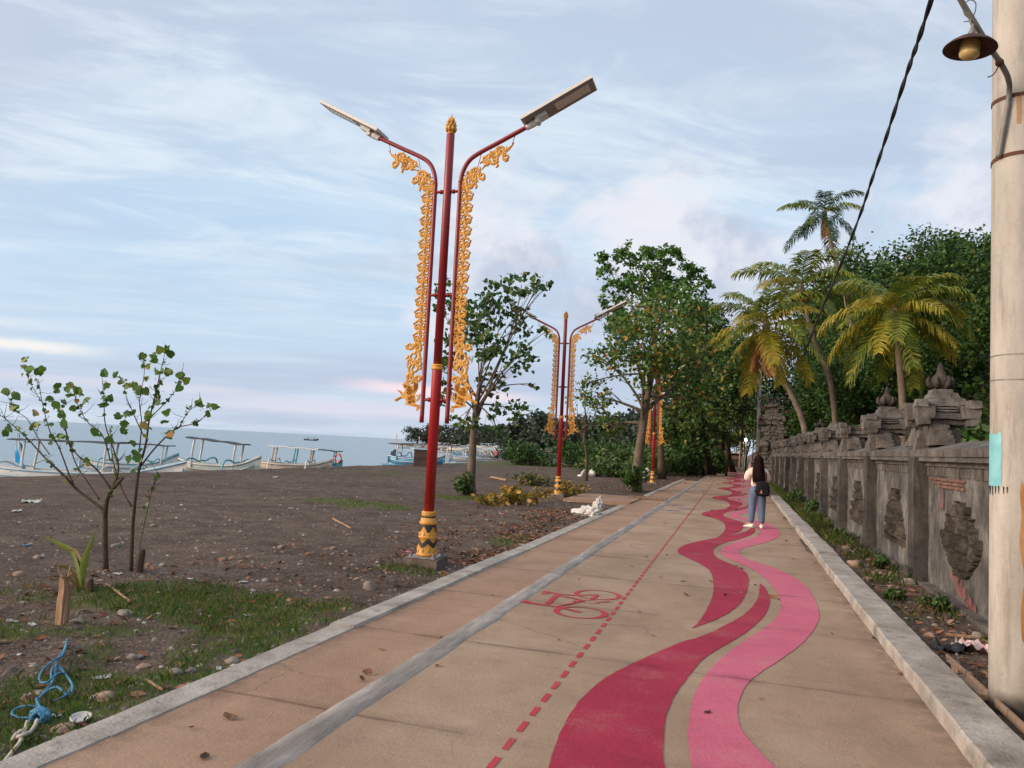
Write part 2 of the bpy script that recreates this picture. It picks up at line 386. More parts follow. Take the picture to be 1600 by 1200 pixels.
# path slab: material shares its joint stains with the paint that lies on it
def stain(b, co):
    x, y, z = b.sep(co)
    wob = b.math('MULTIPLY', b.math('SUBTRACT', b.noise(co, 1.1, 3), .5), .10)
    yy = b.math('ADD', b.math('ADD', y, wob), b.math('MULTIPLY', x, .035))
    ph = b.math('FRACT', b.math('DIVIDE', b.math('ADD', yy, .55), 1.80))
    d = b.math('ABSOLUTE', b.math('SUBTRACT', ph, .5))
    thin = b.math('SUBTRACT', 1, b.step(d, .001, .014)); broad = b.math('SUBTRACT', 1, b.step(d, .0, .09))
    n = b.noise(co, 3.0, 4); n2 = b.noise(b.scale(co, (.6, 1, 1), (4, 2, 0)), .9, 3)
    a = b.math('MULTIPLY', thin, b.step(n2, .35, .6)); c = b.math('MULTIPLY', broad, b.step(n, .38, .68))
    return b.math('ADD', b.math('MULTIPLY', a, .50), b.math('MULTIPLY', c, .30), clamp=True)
def pathlike(name, cols, rough=.85, sp=.2, wear=None, grain=.35):
    m, b, p = newmat(name); co = objco(b)
    c = b.ramp(b.noise(b.scale(co, (1, .7, 1)), .9, 6, .62), [(.32, cols[0]), (.5, cols[1]), (.68, cols[2])])
    g = b.noise(co, 85, 4, .8); c = b.mix(b.math('MULTIPLY', b.step(g, .46, .62), grain*1.3), c, b.mix(1., c, (1.45, 1.42, 1.38), 'MULTIPLY'))
    c = b.mix(b.math('MULTIPLY', b.step(b.noise(co, 5.5, 7, .72), .50, .70), .34), c, b.mix(1., c, (.66, .64, .62), 'MULTIPLY')); c = b.mix(b.math('MULTIPLY', b.step(b.noise(b.scale(co, (1, 1, 1), (7, 3, 1)), 3.1, 7, .7), .54, .74), .40), c, b.mix(1., c, (1.32, 1.30, 1.26), 'MULTIPLY'))
    c = b.mix(b.math('MULTIPLY', b.step(b.noise(co, 55, 4, .8), .54, .66), grain*1.5), c, b.mix(1., c, (.55, .52, .50), 'MULTIPLY'))
    if wear: c = b.mix(b.math('MULTIPLY', b.step(b.math('ADD', b.math('MULTIPLY', b.noise(co, 2.2, 6, .65), .55), b.math('MULTIPLY', b.noise(co, 70, 4, .8), .45)), .52, .62), .5), c, wear)
    sl_ = b.step(b.noise(b.scale(co, (.35, 6, 1)), 1.3, 4), .52, .72)
    c = b.mix(b.math('MULTIPLY', sl_, .20), c, b.mix(1., c, (.62, .60, .60), 'MULTIPLY'))
    ck = b.n.new('ShaderNodeTexVoronoi'); ck.feature = 'DISTANCE_TO_EDGE'; ck.inputs['Scale'].default_value = .55
    b.put(ck.inputs['Vector'], b.vmath('ADD', co, b.comb(b.math('MULTIPLY', b.noise(co, 2.6, 5, .7), .35), b.math('MULTIPLY', b.noise(b.scale(co, (1, 1, 1), (5, 1, 0)), 2.6, 5, .7), .35))))
    crk = b.math('MULTIPLY', b.math('SUBTRACT', 1, b.step(ck.outputs['Distance'], .0005, .004)), b.step(b.noise(b.scale(co, (1, 1, 1), (2, 9, 0)), .5, 2), .55, .62))
    c = b.mix(b.math('MULTIPLY', crk, .42), c, (.06, .05, .045))
    ex = b.sep(co)[0]; ed_ = b.math('ADD', b.math('SUBTRACT', 1, b.step(b.math('ABSOLUTE', b.math('SUBTRACT', ex, 1.2)), .0, .22)), b.math('SUBTRACT', 1, b.step(b.math('ABSOLUTE', b.math('ADD', ex, 2.95)), .0, .20)))
    c = b.mix(b.math('MULTIPLY', b.math('MULTIPLY', ed_, b.step(b.noise(co, 6, 6, .7), .35, .6)), .6), c, (.14, .10, .075))
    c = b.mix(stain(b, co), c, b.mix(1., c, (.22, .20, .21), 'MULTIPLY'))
    b.put(p.inputs['Base Color'], c); p.inputs['Roughness'].default_value = rough; p.inputs['Specular IOR Level'].default_value = sp
    bump(b, p, b.math('ADD', g, b.math('MULTIPLY', b.noise(co, 28, 5, .75), 1.2)), .6, .010)
    return m
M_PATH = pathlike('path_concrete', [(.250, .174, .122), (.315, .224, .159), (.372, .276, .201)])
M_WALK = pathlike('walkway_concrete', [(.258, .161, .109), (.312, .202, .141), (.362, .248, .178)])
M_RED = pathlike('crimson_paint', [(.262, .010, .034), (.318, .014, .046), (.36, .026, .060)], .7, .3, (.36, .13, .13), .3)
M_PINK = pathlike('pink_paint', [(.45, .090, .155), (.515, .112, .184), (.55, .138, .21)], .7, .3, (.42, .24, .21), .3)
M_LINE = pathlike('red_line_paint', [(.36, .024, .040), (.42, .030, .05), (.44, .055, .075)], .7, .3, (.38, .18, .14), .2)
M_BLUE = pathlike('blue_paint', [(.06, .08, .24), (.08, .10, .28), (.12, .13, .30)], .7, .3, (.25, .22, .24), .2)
M_CONC = mat('pale_concrete', [(.20, .178, .155), (.32, .29, .26), (.45, .415, .38)], 2.6, .9, .9, 45, grime=.6, dist=.012, detail=9)
M_STRIP = mat('grey_cement', [(.13, .115, .10), (.235, .21, .19), (.40, .365, .335)], 2.2, .85, .45, 30, stretch=(2.5, .5, 1), grime=.6, dist=.012, detail=9)
def sheet(x0, x1, y0, y1, z, dx=.6, dy=.6):
    xs = lines([(x0, x1, dx)]); ys = lines([(y0, y1, dy)]); k = len(xs); m = MB()
    return m.add([(x, y, z) for y in ys for x in xs], [(j*k+i, j*k+i+1, (j+1)*k+i+1, (j+1)*k+i) for j in range(len(ys)-1) for i in range(k-1)])
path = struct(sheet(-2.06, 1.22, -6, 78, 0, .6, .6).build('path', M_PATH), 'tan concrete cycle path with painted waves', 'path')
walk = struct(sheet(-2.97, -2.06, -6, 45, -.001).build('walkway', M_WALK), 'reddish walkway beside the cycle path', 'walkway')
# cement band between walkway and cycle lane, trowelled unevenly
vs = []; fs = []; n = 0
ys = lines([(-6, 20, .12), (20, 60, .5)])
for i, y in enumerate(ys):
    e1 = .018*mn.noise(Vector((y*1.6, 1, 0)))+.012*mn.noise(Vector((y*6, 1, 0))); e2 = .018*mn.noise(Vector((y*1.6, 9, 0)))+.012*mn.noise(Vector((y*6, 9, 0)))
    h = .014+.008*mn.noise(Vector((y*2.1, 4, 0)))
    vs += [(-2.20+e1, y, -.003), (-2.185+e1, y, .003+h*.5), (-2.12, y, h*.8), (-2.07+e2*.5, y, h*.6), (-2.02+e2, y, .004+h*.1), (-2.005+e2, y, -.003)]
for i in range(len(ys)-1):
    for q in range(5): fs.append((i*6+q, i*6+q+1, i*6+q+7, i*6+q+6))
struct(MB().add(vs, fs).build('cement_strip', M_STRIP, smooth=True), 'grey cement strip between walkway and cycle lane', 'strip')
def kerb(name, x0, x1, zt, y0, y1, seg, lab):
    m = MB(); y = y0; i = 0
    while y < y1:
        L = seg*(.8+.4*rnd.random()); e = min(y+L, y1); k = max(2, int((e-y)/.12)); jx = .008*rnd.uniform(-1, 1); jz = .008*rnd.uniform(-1, 1); vs = []; fs = []
        for q in range(k+1):
            t = y+.003+(e-y-.006)*q/k; a = .008*mn.noise(Vector((t*3, x0, 1)))+.004*mn.noise(Vector((t*11, x0, 2))); c = .01*mn.noise(Vector((t*3, x1, 5)))+.005*mn.noise(Vector((t*11, x1, 6)))
            vs += [(x0+jx+a, t, -.12), (x0+jx+a, t, zt+jz-.014), (x0+jx+a+.013, t, zt+jz), ((x0+x1)/2, t, zt+jz+.004*mn.noise(Vector((t*5, 1, x0)))), (x1+jx+c-.015, t, zt+jz), (x1+jx+c, t, zt+jz-.02), (x1+jx+c, t, -.12)]
        for q in range(k):
            for r in range(6): fs.append((q*7+r, q*7+r+1, q*7+r+8, q*7+r+7))
        fs += [tuple(range(7)), tuple(range(k*7, k*7+7))[::-1]]
        m.add(vs, fs); y = e; i += 1
    return struct(m.build(name, M_CONC), lab, 'kerb')
kerb('left_kerb', -3.18, -2.95, .012, -6, 21.8, 2.6, 'pale flush kerb on the seaward side of the walkway')
kerb('left_kerb', -3.18, -2.95, .014, 27.5, 46, 2.6, 'far stretch of the pale flush kerb')
kerb('right_kerb', 1.205, 1.51, .105, -6, 31, 1.9, 'raised grey kerb between cycle path and temple wall')
sl = MB(); sl.rbox((-4.0, 24.3, -.03), (2.0, 3.4, .10), 4, .02, 3); struct(sl.build('side_slab', M_WALK), 'concrete slab crossing the verge', 'slab')

def flat(name, polys, z, m, parent=None):
    q = MB()
    for P in polys: q.add([(a, c, z) for a, c in P], [tuple(range(len(P)))])
    return q.build(name, m, parent)
DL = [(-.36, 7.15), (-.30, 7.65), (-.26, 8.3), (-.24, 9.06), (-.26, 9.77), (-.32, 10.61), (-.46, 11.24), (-.70, 11.85), (-.85, 12.25), (-.90, 12.8), (-.82, 13.55), (-.52, 14.61), (-.18, 15.53), (.10, 16.4), (.24, 17.2), (.28, 17.75), (.30, 18.05)]
DR = [(.34, 17.85), (.365, 17.3), (.35, 16.78), (.28, 16.18), (.17, 15.62), (.03, 15.03), (-.2, 14.3), (-.32, 13.6), (-.36, 13.0), (-.29, 12.21), (-.07, 11.57), (.09, 11.1), (.155, 10.47), (.13, 9.5), (.06, 8.67), (-.04, 8.11), (-.18, 7.6)]
PL = [(-.24, 4.66), (-.24, 5.11), (-.2, 5.63), (-.09, 6.24), (.12, 7.04), (.26, 7.5), (.4, 8.13), (.46, 8.72), (.46, 9.42), (.4, 10.19), (.28, 11.0), (.09, 11.6), (-.12, 12.15), (-.24, 12.66)]
PR = [(.06, 4.66), (.03, 5.0), (.05, 5.33), (.13, 5.79), (.34, 6.4), (.57, 7.14), (.74, 7.92), (.82, 8.58), (.84, 9.44), (.81, 10.29), (.68, 11.05), (.46, 11.7), (.20, 12.25), (.06, 12.66)]
for k in range(-2, 9):
    dl = list(DL)
    if k <= -1: dl[6] = (-.66, 11.1); dl[7] = (-.84, 11.75); dl[8] = (-.89, 12.25)
    dr_, pl_k = list(DR), list(PL)
    if k == -1:
        dl = DL[:6]+[(-.66, 11.1), (-.84, 11.75), (-.90, 12.4), (-.89, 12.92), (-.81, 13.42), (-.65, 13.95), (-.44, 14.54), (-.25, 14.94), (-.04, 15.58), (.10, 16.1), (.20, 16.7), (.25, 17.23), (.27, 17.72), (.285, 18.1)]
    if k <= -1: dr_[9] = (-.335, 12.21); dr_[10] = (-.21, 11.57); pl_k[12] = (-.20, 12.15); pl_k[11] = (-.10, 11.6)
    if k == -1: dr_ = [(.33, 17.85), (.36, 17.3), (.35, 16.78), (.29, 16.18), (.19, 15.62), (.05, 15.06), (-.2, 14.24), (-.3, 13.62), (-.36, 13.1), (-.37, 12.7), (-.35, 12.32), (-.31, 11.99), (-.2, 11.5)]+DR[11:]
    jt = lambda x, y: (x+.006*mn.noise(Vector((x*9, y*7, 1)))+.003*mn.noise(Vector((x*40, y*31, 2))), y)
    P = [jt(v.x, v.y+8*k) for v in spline([(a, c, 0) for a, c in dl], 12)]+[jt(v.x, v.y+8*k) for v in spline([(a, c, 0) for a, c in dr_], 12)]
    if k < 8: flat('crimson_wave', [P], .004, M_RED, path)
    A = [jt(v.x, v.y+8*k) for v in spline([(a, c, 0) for a, c in pl_k], 12)]; B = [jt(v.x, v.y+8*k) for v in spline([(a, c, 0) for a, c in PR], 12)]
    flat('pink_wave', [A+B[::-1]], .004, M_PINK, path)
ds = []
y = -3.01
while y < 46:
    a = -1.107-.006*max(0, y-7); ds.append([(a-.017, y), (a+.019, y-.008), (a+.019, y+.150), (a-.017, y+.158)]); y += .2655
flat('dashed_line', ds, .0033, M_LINE, path)
# painted bicycle
def ring(cx, cy, rx, ry, t0, t1, n=36):      # thicker towards both ends of x, as sprayed through its stencil
    o = []; 
    for i in range(n):
        a0, a1 = 2*math.pi*i/n, 2*math.pi*(i+1)/n; q = []
        for a, r in ((a0, 0), (a1, 0), (a1, 1), (a0, 1)):
            th = t0+(t1-t0)*abs(math.cos(a))**2; k = 1-(th/rx if r else 0); k2 = 1-(th*.75/ry if r else 0); q.append((cx+rx*k*math.cos(a), cy+ry*k2*math.sin(a)))
        o.append(q)
    return o
def bar(a, c, w0, w1=None):
    a = Vector(a); c = Vector(c); t = (c-a).normalized(); n = Vector((-t.y, t.x)); w1 = w0 if w1 is None else w1
    return [tuple(a+n*w0), tuple(a-n*w0), tuple(c-n*w1), tuple(c+n*w1)]
bk = []
def addbk(polys, oz): bk.append((polys, oz))
W1, W2 = (-1.40, 8.25), (-1.395, 7.295)
bz = [ring(*W1, .255, .262, .03, .055), ring(*W2, .262, .252, .03, .065), ring(-1.40, 7.84, .095, .075, .016, .02, 20)]
bars = [bar((-1.90, 8.09), (-1.64, 8.07), .02), bar((-1.64, 8.07), (-1.40, 8.25), .016), bar((-1.93, 8.14), (-1.93, 7.98), .04, .03), bar((-1.79, 8.02), (-1.77, 7.50), .028), bar((-2.0, 7.47), (-1.66, 7.42), .03, .02), bar((-1.66, 7.42), (-1.395, 7.30), .02, .026),
        bar((-1.80, 8.02), (-1.48, 7.86), .017), bar((-1.66, 7.43), (-1.485, 7.80), .017), bar((-1.405, 8.24), (-1.415, 7.95), .022), bar((-1.57, 7.77), (-1.49, 7.81), .018), bar((-1.31, 7.88), (-1.22, 7.95), .016), bar((-2.02, 7.46), (-1.96, 7.53), .045, .03)]
q = MB(); z = .004
for P in sum(bz, []): q.add([(a, c, .0041) for a, c in P], [(0, 1, 2, 3)])
for i, P in enumerate(bars): q.add([(a, c, .0044+.00025*i) for a, c in P], [(0, 1, 2, 3)])
q.build('bicycle_symbol', M_LINE, path)
# two small blue pictograms farther on
q = MB()
for i, (sx0, sy0) in enumerate(((-1.72, 21.0), (-1.35, 22.0), (-1.78, 23.2), (-1.62, 34.1))):
    for P in ring(sx0-.1, sy0, .13, .16, .03, .06, 18)+[bar((sx0-.05, sy0-.1), (sx0+.3, sy0+.35), .05, .03)]: q.add([(a, c, .004+.0003*(len(q.v) % 7)) for a, c in P], [(0, 1, 2, 3)])
q.build('blue_symbol', M_BLUE, path)

# ------------------------------------------------------------------ grass, gravel, fallen leaves that nobody could count
nr = np.random.default_rng(11)
def blades(name, pts, hgt, wid, m):
    P = np.array(pts, np.float32); N = len(P)
    if N == 0: return None
    a = nr.uniform(0, 2*np.pi, N); h = nr.uniform(*hgt, N); ln = nr.uniform(.15, .8, N)*h; wd = nr.uniform(*wid, N)
    d = np.stack([np.cos(a), np.sin(a), 0*a], 1); s = np.stack([-np.sin(a), np.cos(a), 0*a], 1); up = np.array([[0, 0, 1]], np.float32)
    m1 = P+d*(ln*.3)[:, None]+up*(h*.6)[:, None]; t = P+d*ln[:, None]+up*h[:, None]
    # one folded blade: 5 vertices, a quad and a tip
    V = np.stack([P-s*wd[:, None], P+s*wd[:, None], m1+s*(wd*.7)[:, None], t, m1-s*(wd*.7)[:, None]], 1)
    return np_mesh(name, V, m, k=5)
M_GRASS = leafmat('grass_blades', [(0, (.050, .115, .016)), (.4, (.090, .185, .026)), (.64, (.135, .225, .040)), (.74, (.22, .19, .075)), (1, (.30, .23, .13))], .3)
pts = []
def scatter(n, x0, x1, y0, y1, pw=1.0, thr=.25):
    for _ in range(n):
        x = rnd.uniform(x0, x1); y = rnd.uniform(y0, y1); g = grass_at(x, y)
        if g > thr and rnd.random() < ((g-thr*.6)*1.4)**pw: pts.append((x, y, ground_z(x, y)-.004))
scatter(80000, -9.5, -3.28, 2.0, 9.2, 1.2)
g1 = blades('grass', pts, (.018, .070), (.0014, .0030), M_GRASS); tag(g1, 'short green grass on the seaward verge', 'grass', kind='stuff')
pts = []
scatter(7000, 1.58, 2.22, 6, 14, 1.3, .2); scatter(14000, 1.58, 2.2, 14, 50, .9, .15)
g2 = blades('grass', pts, (.03, .17), (.002, .005), M_GRASS); tag(g2, 'weedy grass along the foot of the temple wall', 'grass', kind='stuff')
pts = []
for cx, cy, rx, ry, a in GPATCH: scatter(int(4200*a), cx-rx*1.6, cx+rx*1.6, cy-ry*1.6, cy+ry*1.6, 1.0, .2)
g3 = blades('grass', pts, (.015, .06), (.004, .010), M_GRASS); tag(g3, 'thin grass patches on the open sand', 'grass', kind='stuff')
M_GRAV = leafmat('gravel_bits', [(0, (.06, .05, .045)), (.45, (.12, .095, .08)), (.7, (.20, .155, .13)), (.90, (.27, .23, .20)), (.98, (.36, .33, .30)), (1, (.50, .48, .46))], 0, .9)
def bits(name, pts, size, m, lift=.3):
    P = np.array(pts, np.float32); N = len(P); r = nr.uniform(*size, N)[:, None]*(.5+nr.random((N, 1))**3*1.2)
    a = nr.uniform(0, 6.28, N); d = np.stack([np.cos(a), np.sin(a), 0*a], 1)*r; s = np.stack([-np.sin(a), np.cos(a), 0*a], 1)*r*nr.uniform(.5, .9, (N, 1)); up = np.array([[0, 0, 1.]])*r*lift*nr.uniform(.6, 2, (N, 1))
    c = P+up; me = bpy.data.meshes.new(name)
    V = np.stack([P+d, P+s, P-d, P-s, c+d*.45, c+s*.5, c-d*.4, c-s*.45], 1).reshape(-1, 3)
    base = (np.arange(N)*8)[:, None, None]; q = np.array([[0, 1, 5, 4], [1, 2, 6, 5], [2, 3, 7, 6], [3, 0, 4, 7], [4, 5, 6, 7]])[None]
    f = (base+q).reshape(-1).astype(np.int32); nf = N*5
    me.vertices.add(len(V)); me.vertices.foreach_set('co', V.astype(np.float32).reshape(-1)); me.loops.add(nf*4); me.loops.foreach_set('vertex_index', f)
    me.polygons.add(nf); me.polygons.foreach_set('loop_start', np.arange(0, nf*4, 4, dtype=np.int32)); me.update(calc_edges=True); me.validate()
    return link(name, me, m)
pts = []
for _ in range(15000):
    t = rnd.random()**1.6; y = 3+t*32; x = -3.3-rnd.random()**1.1*(4+y*.42); pts.append((x, y, ground_z(x, y)-.002))
for _ in range(2500):
    y = 4.5+22*rnd.random()**1.7; x = rnd.uniform(1.6, 2.2); pts.append((x, y, ground_z(x, y)-.002))
gv = bits('gravel', pts, (.010, .032), M_GRAV); tag(gv, 'small stones and shell bits over the dark sand', 'gravel', kind='stuff')
M_DRY = leafmat('dry_leaves', [(0, (.10, .040, .022)), (.4, (.19, .075, .040)), (.75, (.27, .13, .075)), (1, (.34, .21, .13))], .1, .8)
def leafscatter(name, pts, size, m, tilt=.35):
    P = np.array(pts, np.float32); N = len(P); r = nr.uniform(*size, N)[:, None]
    n = nr.normal(0, tilt, (N, 3)); n[:, 2] = 1; n /= np.linalg.norm(n, axis=1, keepdims=True)
    a = nr.normal(0, 1, (N, 3)); a -= n*(a*n).sum(1, keepdims=True); a /= np.linalg.norm(a, axis=1, keepdims=True); s = np.cross(n, a)
    V = np.stack([P-a*r, P-a*r*.2+s*r*.5+n*r*.18, P+a*r*.5+s*r*.34+n*r*.2, P+a*r, P+a*r*.5-s*r*.34+n*r*.2, P-a*r*.2-s*r*.5+n*r*.18], 1)
    return np_mesh(name, V, m, k=6)
pts = []
for _ in range(3800):
    y = 9.5+11*rnd.random(); x = -3.25-abs(rnd.gauss(0, .75))*(1+.03*y); 
    if mn.noise(Vector((x*1.1, y*.8, 6)))+.35 > rnd.random()*.8: pts.append((x, y, ground_z(x, y)+.012))
for _ in range(500):
    y = rnd.uniform(3, 10); x = -3.3-rnd.random()*3.2; pts.append((x, y, ground_z(x, y)+.012))
for _ in range(900):
    y = 5+22*rnd.random(); x = rnd.uniform(1.6, 2.2); pts.append((x, y, ground_z(x, y)+.012))
for _ in range(1700):
    y = rnd.uniform(46, 82); x = rnd.gauss(-2.2, 1.6)
    if x < 1: pts.append((x, y, .012))
for _ in range(1200):
    y = rnd.uniform(30, 50); x = -3.4-rnd.random()*3; pts.append((x, y, ground_z(x, y)+.012))
tag(leafscatter('leaf_litter', pts, (.022, .055), M_DRY), 'reddish dry leaf litter on the verge beside the path', 'leaf litter', kind='stuff')
# ------------------------------------------------------------------ ornate street lamps
M_LRED = mat('maroon_lamp_paint', [(.20, .010, .014), (.245, .014, .018)], 2, .38, .08, 30)
M_LRED2 = mat('bright_red_lamp_paint', [(.30, .010, .012), (.37, .014, .016)], 1.2, .40, .08, 30, grime=.15)
M_GOLD = mat('gold_paint', [(.50, .225, .028), (.62, .30, .045), (.68, .35, .07)], 7, .42, .5, 55, dist=.006)
M_BLACK = mat('black_paint', [(.012, .012, .014), (.03, .03, .03)], 5, .5, .2, 40)
M_STEEL = mat('grey_steel', [(.20, .20, .21), (.34, .34, .35)], 5, .45, .2, 40, metal=.6)
M_ALU = mat('white_aluminium', [(.60, .59, .57), (.70, .69, .67)], 3, .45, .1, 30)
M_BACK = mat('panel_underside', [(.24, .21, .195), (.30, .265, .245)], 3, .5, .1, 30)
M_PV = mat('solar_glass', [(.01, .013, .03), (.02, .025, .05)], 5, .15, .02, 10)
M_LED = mat('led_lens', [(.6, .58, .5), (.72, .7, .62)], 5, .25, .02, 10)
M_PLINTH = mat('rough_plinth_concrete', [(.070, .054, .043), (.125, .097, .078), (.18, .145, .12)], 5, .9, .8, 25, grime=.5, dist=.02)
AX, AZ = (1, 0, 0), (0, 0, 1)
def spiral(cx, cz, r, turns, a0, sgn, n=16, k=.25):
    return [(cx+r*(1-(1-k)*t/n)*math.cos(a0+sgn*2*math.pi*turns*t/n), cz+r*(1-(1-k)*t/n)*math.sin(a0+sgn*2*math.pi*turns*t/n)) for t in range(n+1)]
def leaf_curl(x, z, ang, L, bend, w0, n=7):
    P = []; W = []; a = ang; px, pz = x, z
    for i in range(n+1):
        t = i/n; P.append((px, pz)); W.append(w0*(.45+1.0*math.sin(math.pi*min(1, t*1.05+.12)))*(1-t*.75)+.0012); a = ang+bend*t*t; px += L/n*math.cos(a); pz += L/n*math.sin(a)
    return P, W
def ornament(m, P, W, th=.016): m.ribbon(P, W, (0, th/2, 0), AX, AZ, th)
def scroll_cluster(m, cx, cz, s, rot, sgn):
    def T(P): c, q = math.cos(rot), math.sin(rot); return [(cx+sgn*(x*c-z*q)*s, cz+(x*q+z*c)*s) for x, z in P]
    for (x, z, r, tn, a0, sg) in ((-.15, -.06, .34, 1.35, .4, 1), (.32, .14, .25, 1.3, 3.4, -1), (.42, -.24, .20, 1.2, 1.2, 1), (-.52, .16, .18, 1.2, 5.5, -1)):
        P = T(spiral(x, z, r, tn, a0, sg, 20)); n = len(P); ornament(m, P, [s*(.078-.036*i/n) for i in range(n)])
    for (x, z, a, L, bd) in ((-.2, .2, 2.4, .26, 1.8), (.1, .25, 1.2, .24, -2.0), (.45, .05, .3, .28, 1.9), (.3, -.35, -.9, .22, 1.8), (-.1, -.35, -1.9, .22, -1.9), (-.45, -.1, 3.5, .30, -1.7), (.0, 0, .5, .5, -.8), (-.6, .1, 2.9, .28, 1.4)):
        P, W = leaf_curl(x, z, a, L, bd, .075); ornament(m, T(P), [q*s for q in W])
LION = [(375, 138), (350, 165), (310, 205), (322, 222), (318, 240), (345, 262), (362, 268), (352, 300), (330, 330), (300, 312), (286, 294), (240, 286), (232, 298), (262, 314), (290, 340), (302, 378), (245, 398), (205, 422), (194, 442), (206, 456), (232, 458), (262, 432), (310, 412), (368, 408), (380, 436), (392, 470), (372, 486), (372, 502), (420, 506), (480, 522), (556, 530), (556, 556), (546, 574), (560, 586), (582, 578), (596, 545), (600, 496), (560, 492), (530, 478), (524, 446), (552, 450), (584, 424), (600, 384), (606, 334), (578, 352), (552, 348), (538, 372), (562, 378), (572, 398), (552, 420), (528, 412), (518, 372), (512, 336), (540, 300), (560, 250), (562, 205), (548, 158), (520, 120), (488, 112), (468, 118), (488, 138), (492, 168), (480, 208), (452, 222), (425, 208), (408, 186), (396, 158)]
lamp = thing('street_lamp', 'nearest and tallest red lamp post with gold scrollwork and twin solar panels', 'street lamp', (-3.77, 9.2, -.09), 0, 'red and gold street lamps along the path')
def bld(mb, n, m, par=None, sm=False): return mb.build(n, m, par or lamp, sm)
q = MB(); q.rbox((0, 0, .06), (.44, .42, .20), 5, .018, 2, fr=6); bld(q, 'plinth', M_PLINTH)
q = MB(); q.box((0, 0, .172), (.36, .36, .018)); bp = bld(q, 'base_plate', M_STEEL)
for a in (-1, 1):
    for c in (-1, 1):
        q = MB(); q.tube([(a*.15, c*.15, .176), (a*.15, c*.15, .235)], .011, 8); q.tube([(a*.15, c*.15, .182), (a*.15, c*.15, .2)], .02, 6); q.build('anchor_bolt', M_STEEL, bp)
prof = [(.126, 0), (.130, .012), (.128, .03), (.120, .036), (.121, .10), (.116, .17), (.110, .215), (.115, .222), (.117, .233), (.115, .243), (.108, .25), (.107, .31), (.102, .375), (.100, .392), (.112, .398), (.114, .410), (.110, .422), (.101, .43), (.097, .47), (.090, .475), (.090, .50), (.089, .508), (.094, .512), (.095, .525), (.090, .53), (.094, .536), (.095, .548), (.088, .555), (.06, .556)]
def rad_at(z):
    for (r0, z0), (r1, z1) in zip(prof, prof[1:]):
        if z0 <= z <= z1: return r0+(r1-r0)*(z-z0)/max(z1-z0, 1e-6)
    return .09
q = MB(); q.lathe([(r, z+.182) for r, z in prof], 32); gb = bld(q, 'ornamental_base', M_GOLD, None, True)
def zig(z0, up, lo, n, ph):                 # black band whose edges zigzag round the base
    q = MB(); K = n*12; vs = []; fs = []
    for i in range(K+1):
        a = 2*math.pi*i/K; t = abs(((i/12+ph) % 1)-.5)*2; zt = z0+up(t); zb = z0+lo(t)
        for z in (zb, (zb+zt)/2, zt): r = rad_at(z)+.0035; vs.append((r*math.cos(a), r*math.sin(a), z+.182))
    for i in range(K):
        for s in (0, 1): fs.append((i*3+s, i*3+3+s, i*3+4+s, i*3+1+s))
    q.add(vs, fs); q.build('black_band', M_BLACK, gb)
def stp(t, n=3): return math.floor(t*n)/n*.5+t*.5
zig(.385, lambda t: .003, lambda t: -.016-.10*stp(1-t)**1.05, 5, .38)
zig(.16, lambda t: .062-.070*stp(t), lambda t: .006-.062*stp(t)-.012, 5, .38)
zig(.488, lambda t: .010, lambda t: -.014+.010*(t > .5), 14, 0)
# petals in low relief under each zigzag
q = MB()
for zc, hh in ((.305, .075), (.105, .085)):
    for k in range(10):
        a = 2*math.pi*(k+.38)/10; r = rad_at(zc)+.001
        q.lump(((r-.010)*math.cos(a), (r-.010)*math.sin(a), zc+.182-.03), (.019, .019, hh*.42), k, .1, 1)
q.lathe([(.1, .2), (.117, .225), (.114, .30), (.104, .38), (.103, .50)], 24); q.build('petal_relief', M_GOLD, gb, True)
q = MB(); q.lathe([(.066, .735), (.066, 2.56), (.0655, 2.57)], 24); bld(q, 'lower_pole', M_LRED2, None, True)
q = MB(); q.lathe([(.055, 2.6), (.055, 5.68), (.05, 5.69)], 24); bld(q, 'upper_pole', M_LRED, None, True)
q = MB(); q.lathe([(.066, 2.545), (.078, 2.55), (.082, 2.565), (.078, 2.582), (.070, 2.586), (.078, 2.592), (.080, 2.605), (.075, 2.617), (.056, 2.622)], 24); bld(q, 'gold_ring', M_GOLD, None, True)
q = MB(); q.lathe([(.05, 5.69), (.052, 5.705), (.04, 5.715), (.055, 5.745), (.062, 5.775), (.05, 5.81), (.036, 5.84), (.022, 5.885), (.010, 5.93), (.003, 5.97)], 16)
for lv, (zz, rr, hh) in enumerate(((5.72, .055, .085), (5.775, .048, .085), (5.835, .032, .075))):
    for k in range(8):
        a = 2*math.pi*(k+.5*lv)/8; d = Vector((math.cos(a), math.sin(a), 0)); o = Vector((0, 0, zz))
        q.tube([o+d*rr*.8, o+d*rr*1.25+Vector((0, 0, hh*.45)), o+d*rr*1.1+Vector((0, 0, hh*.8)), o+d*rr*1.35+Vector((0, 0, hh*1.1))], [.014, .017, .010, .002], 6)
bld(q, 'flame_finial', M_GOLD, None, True)
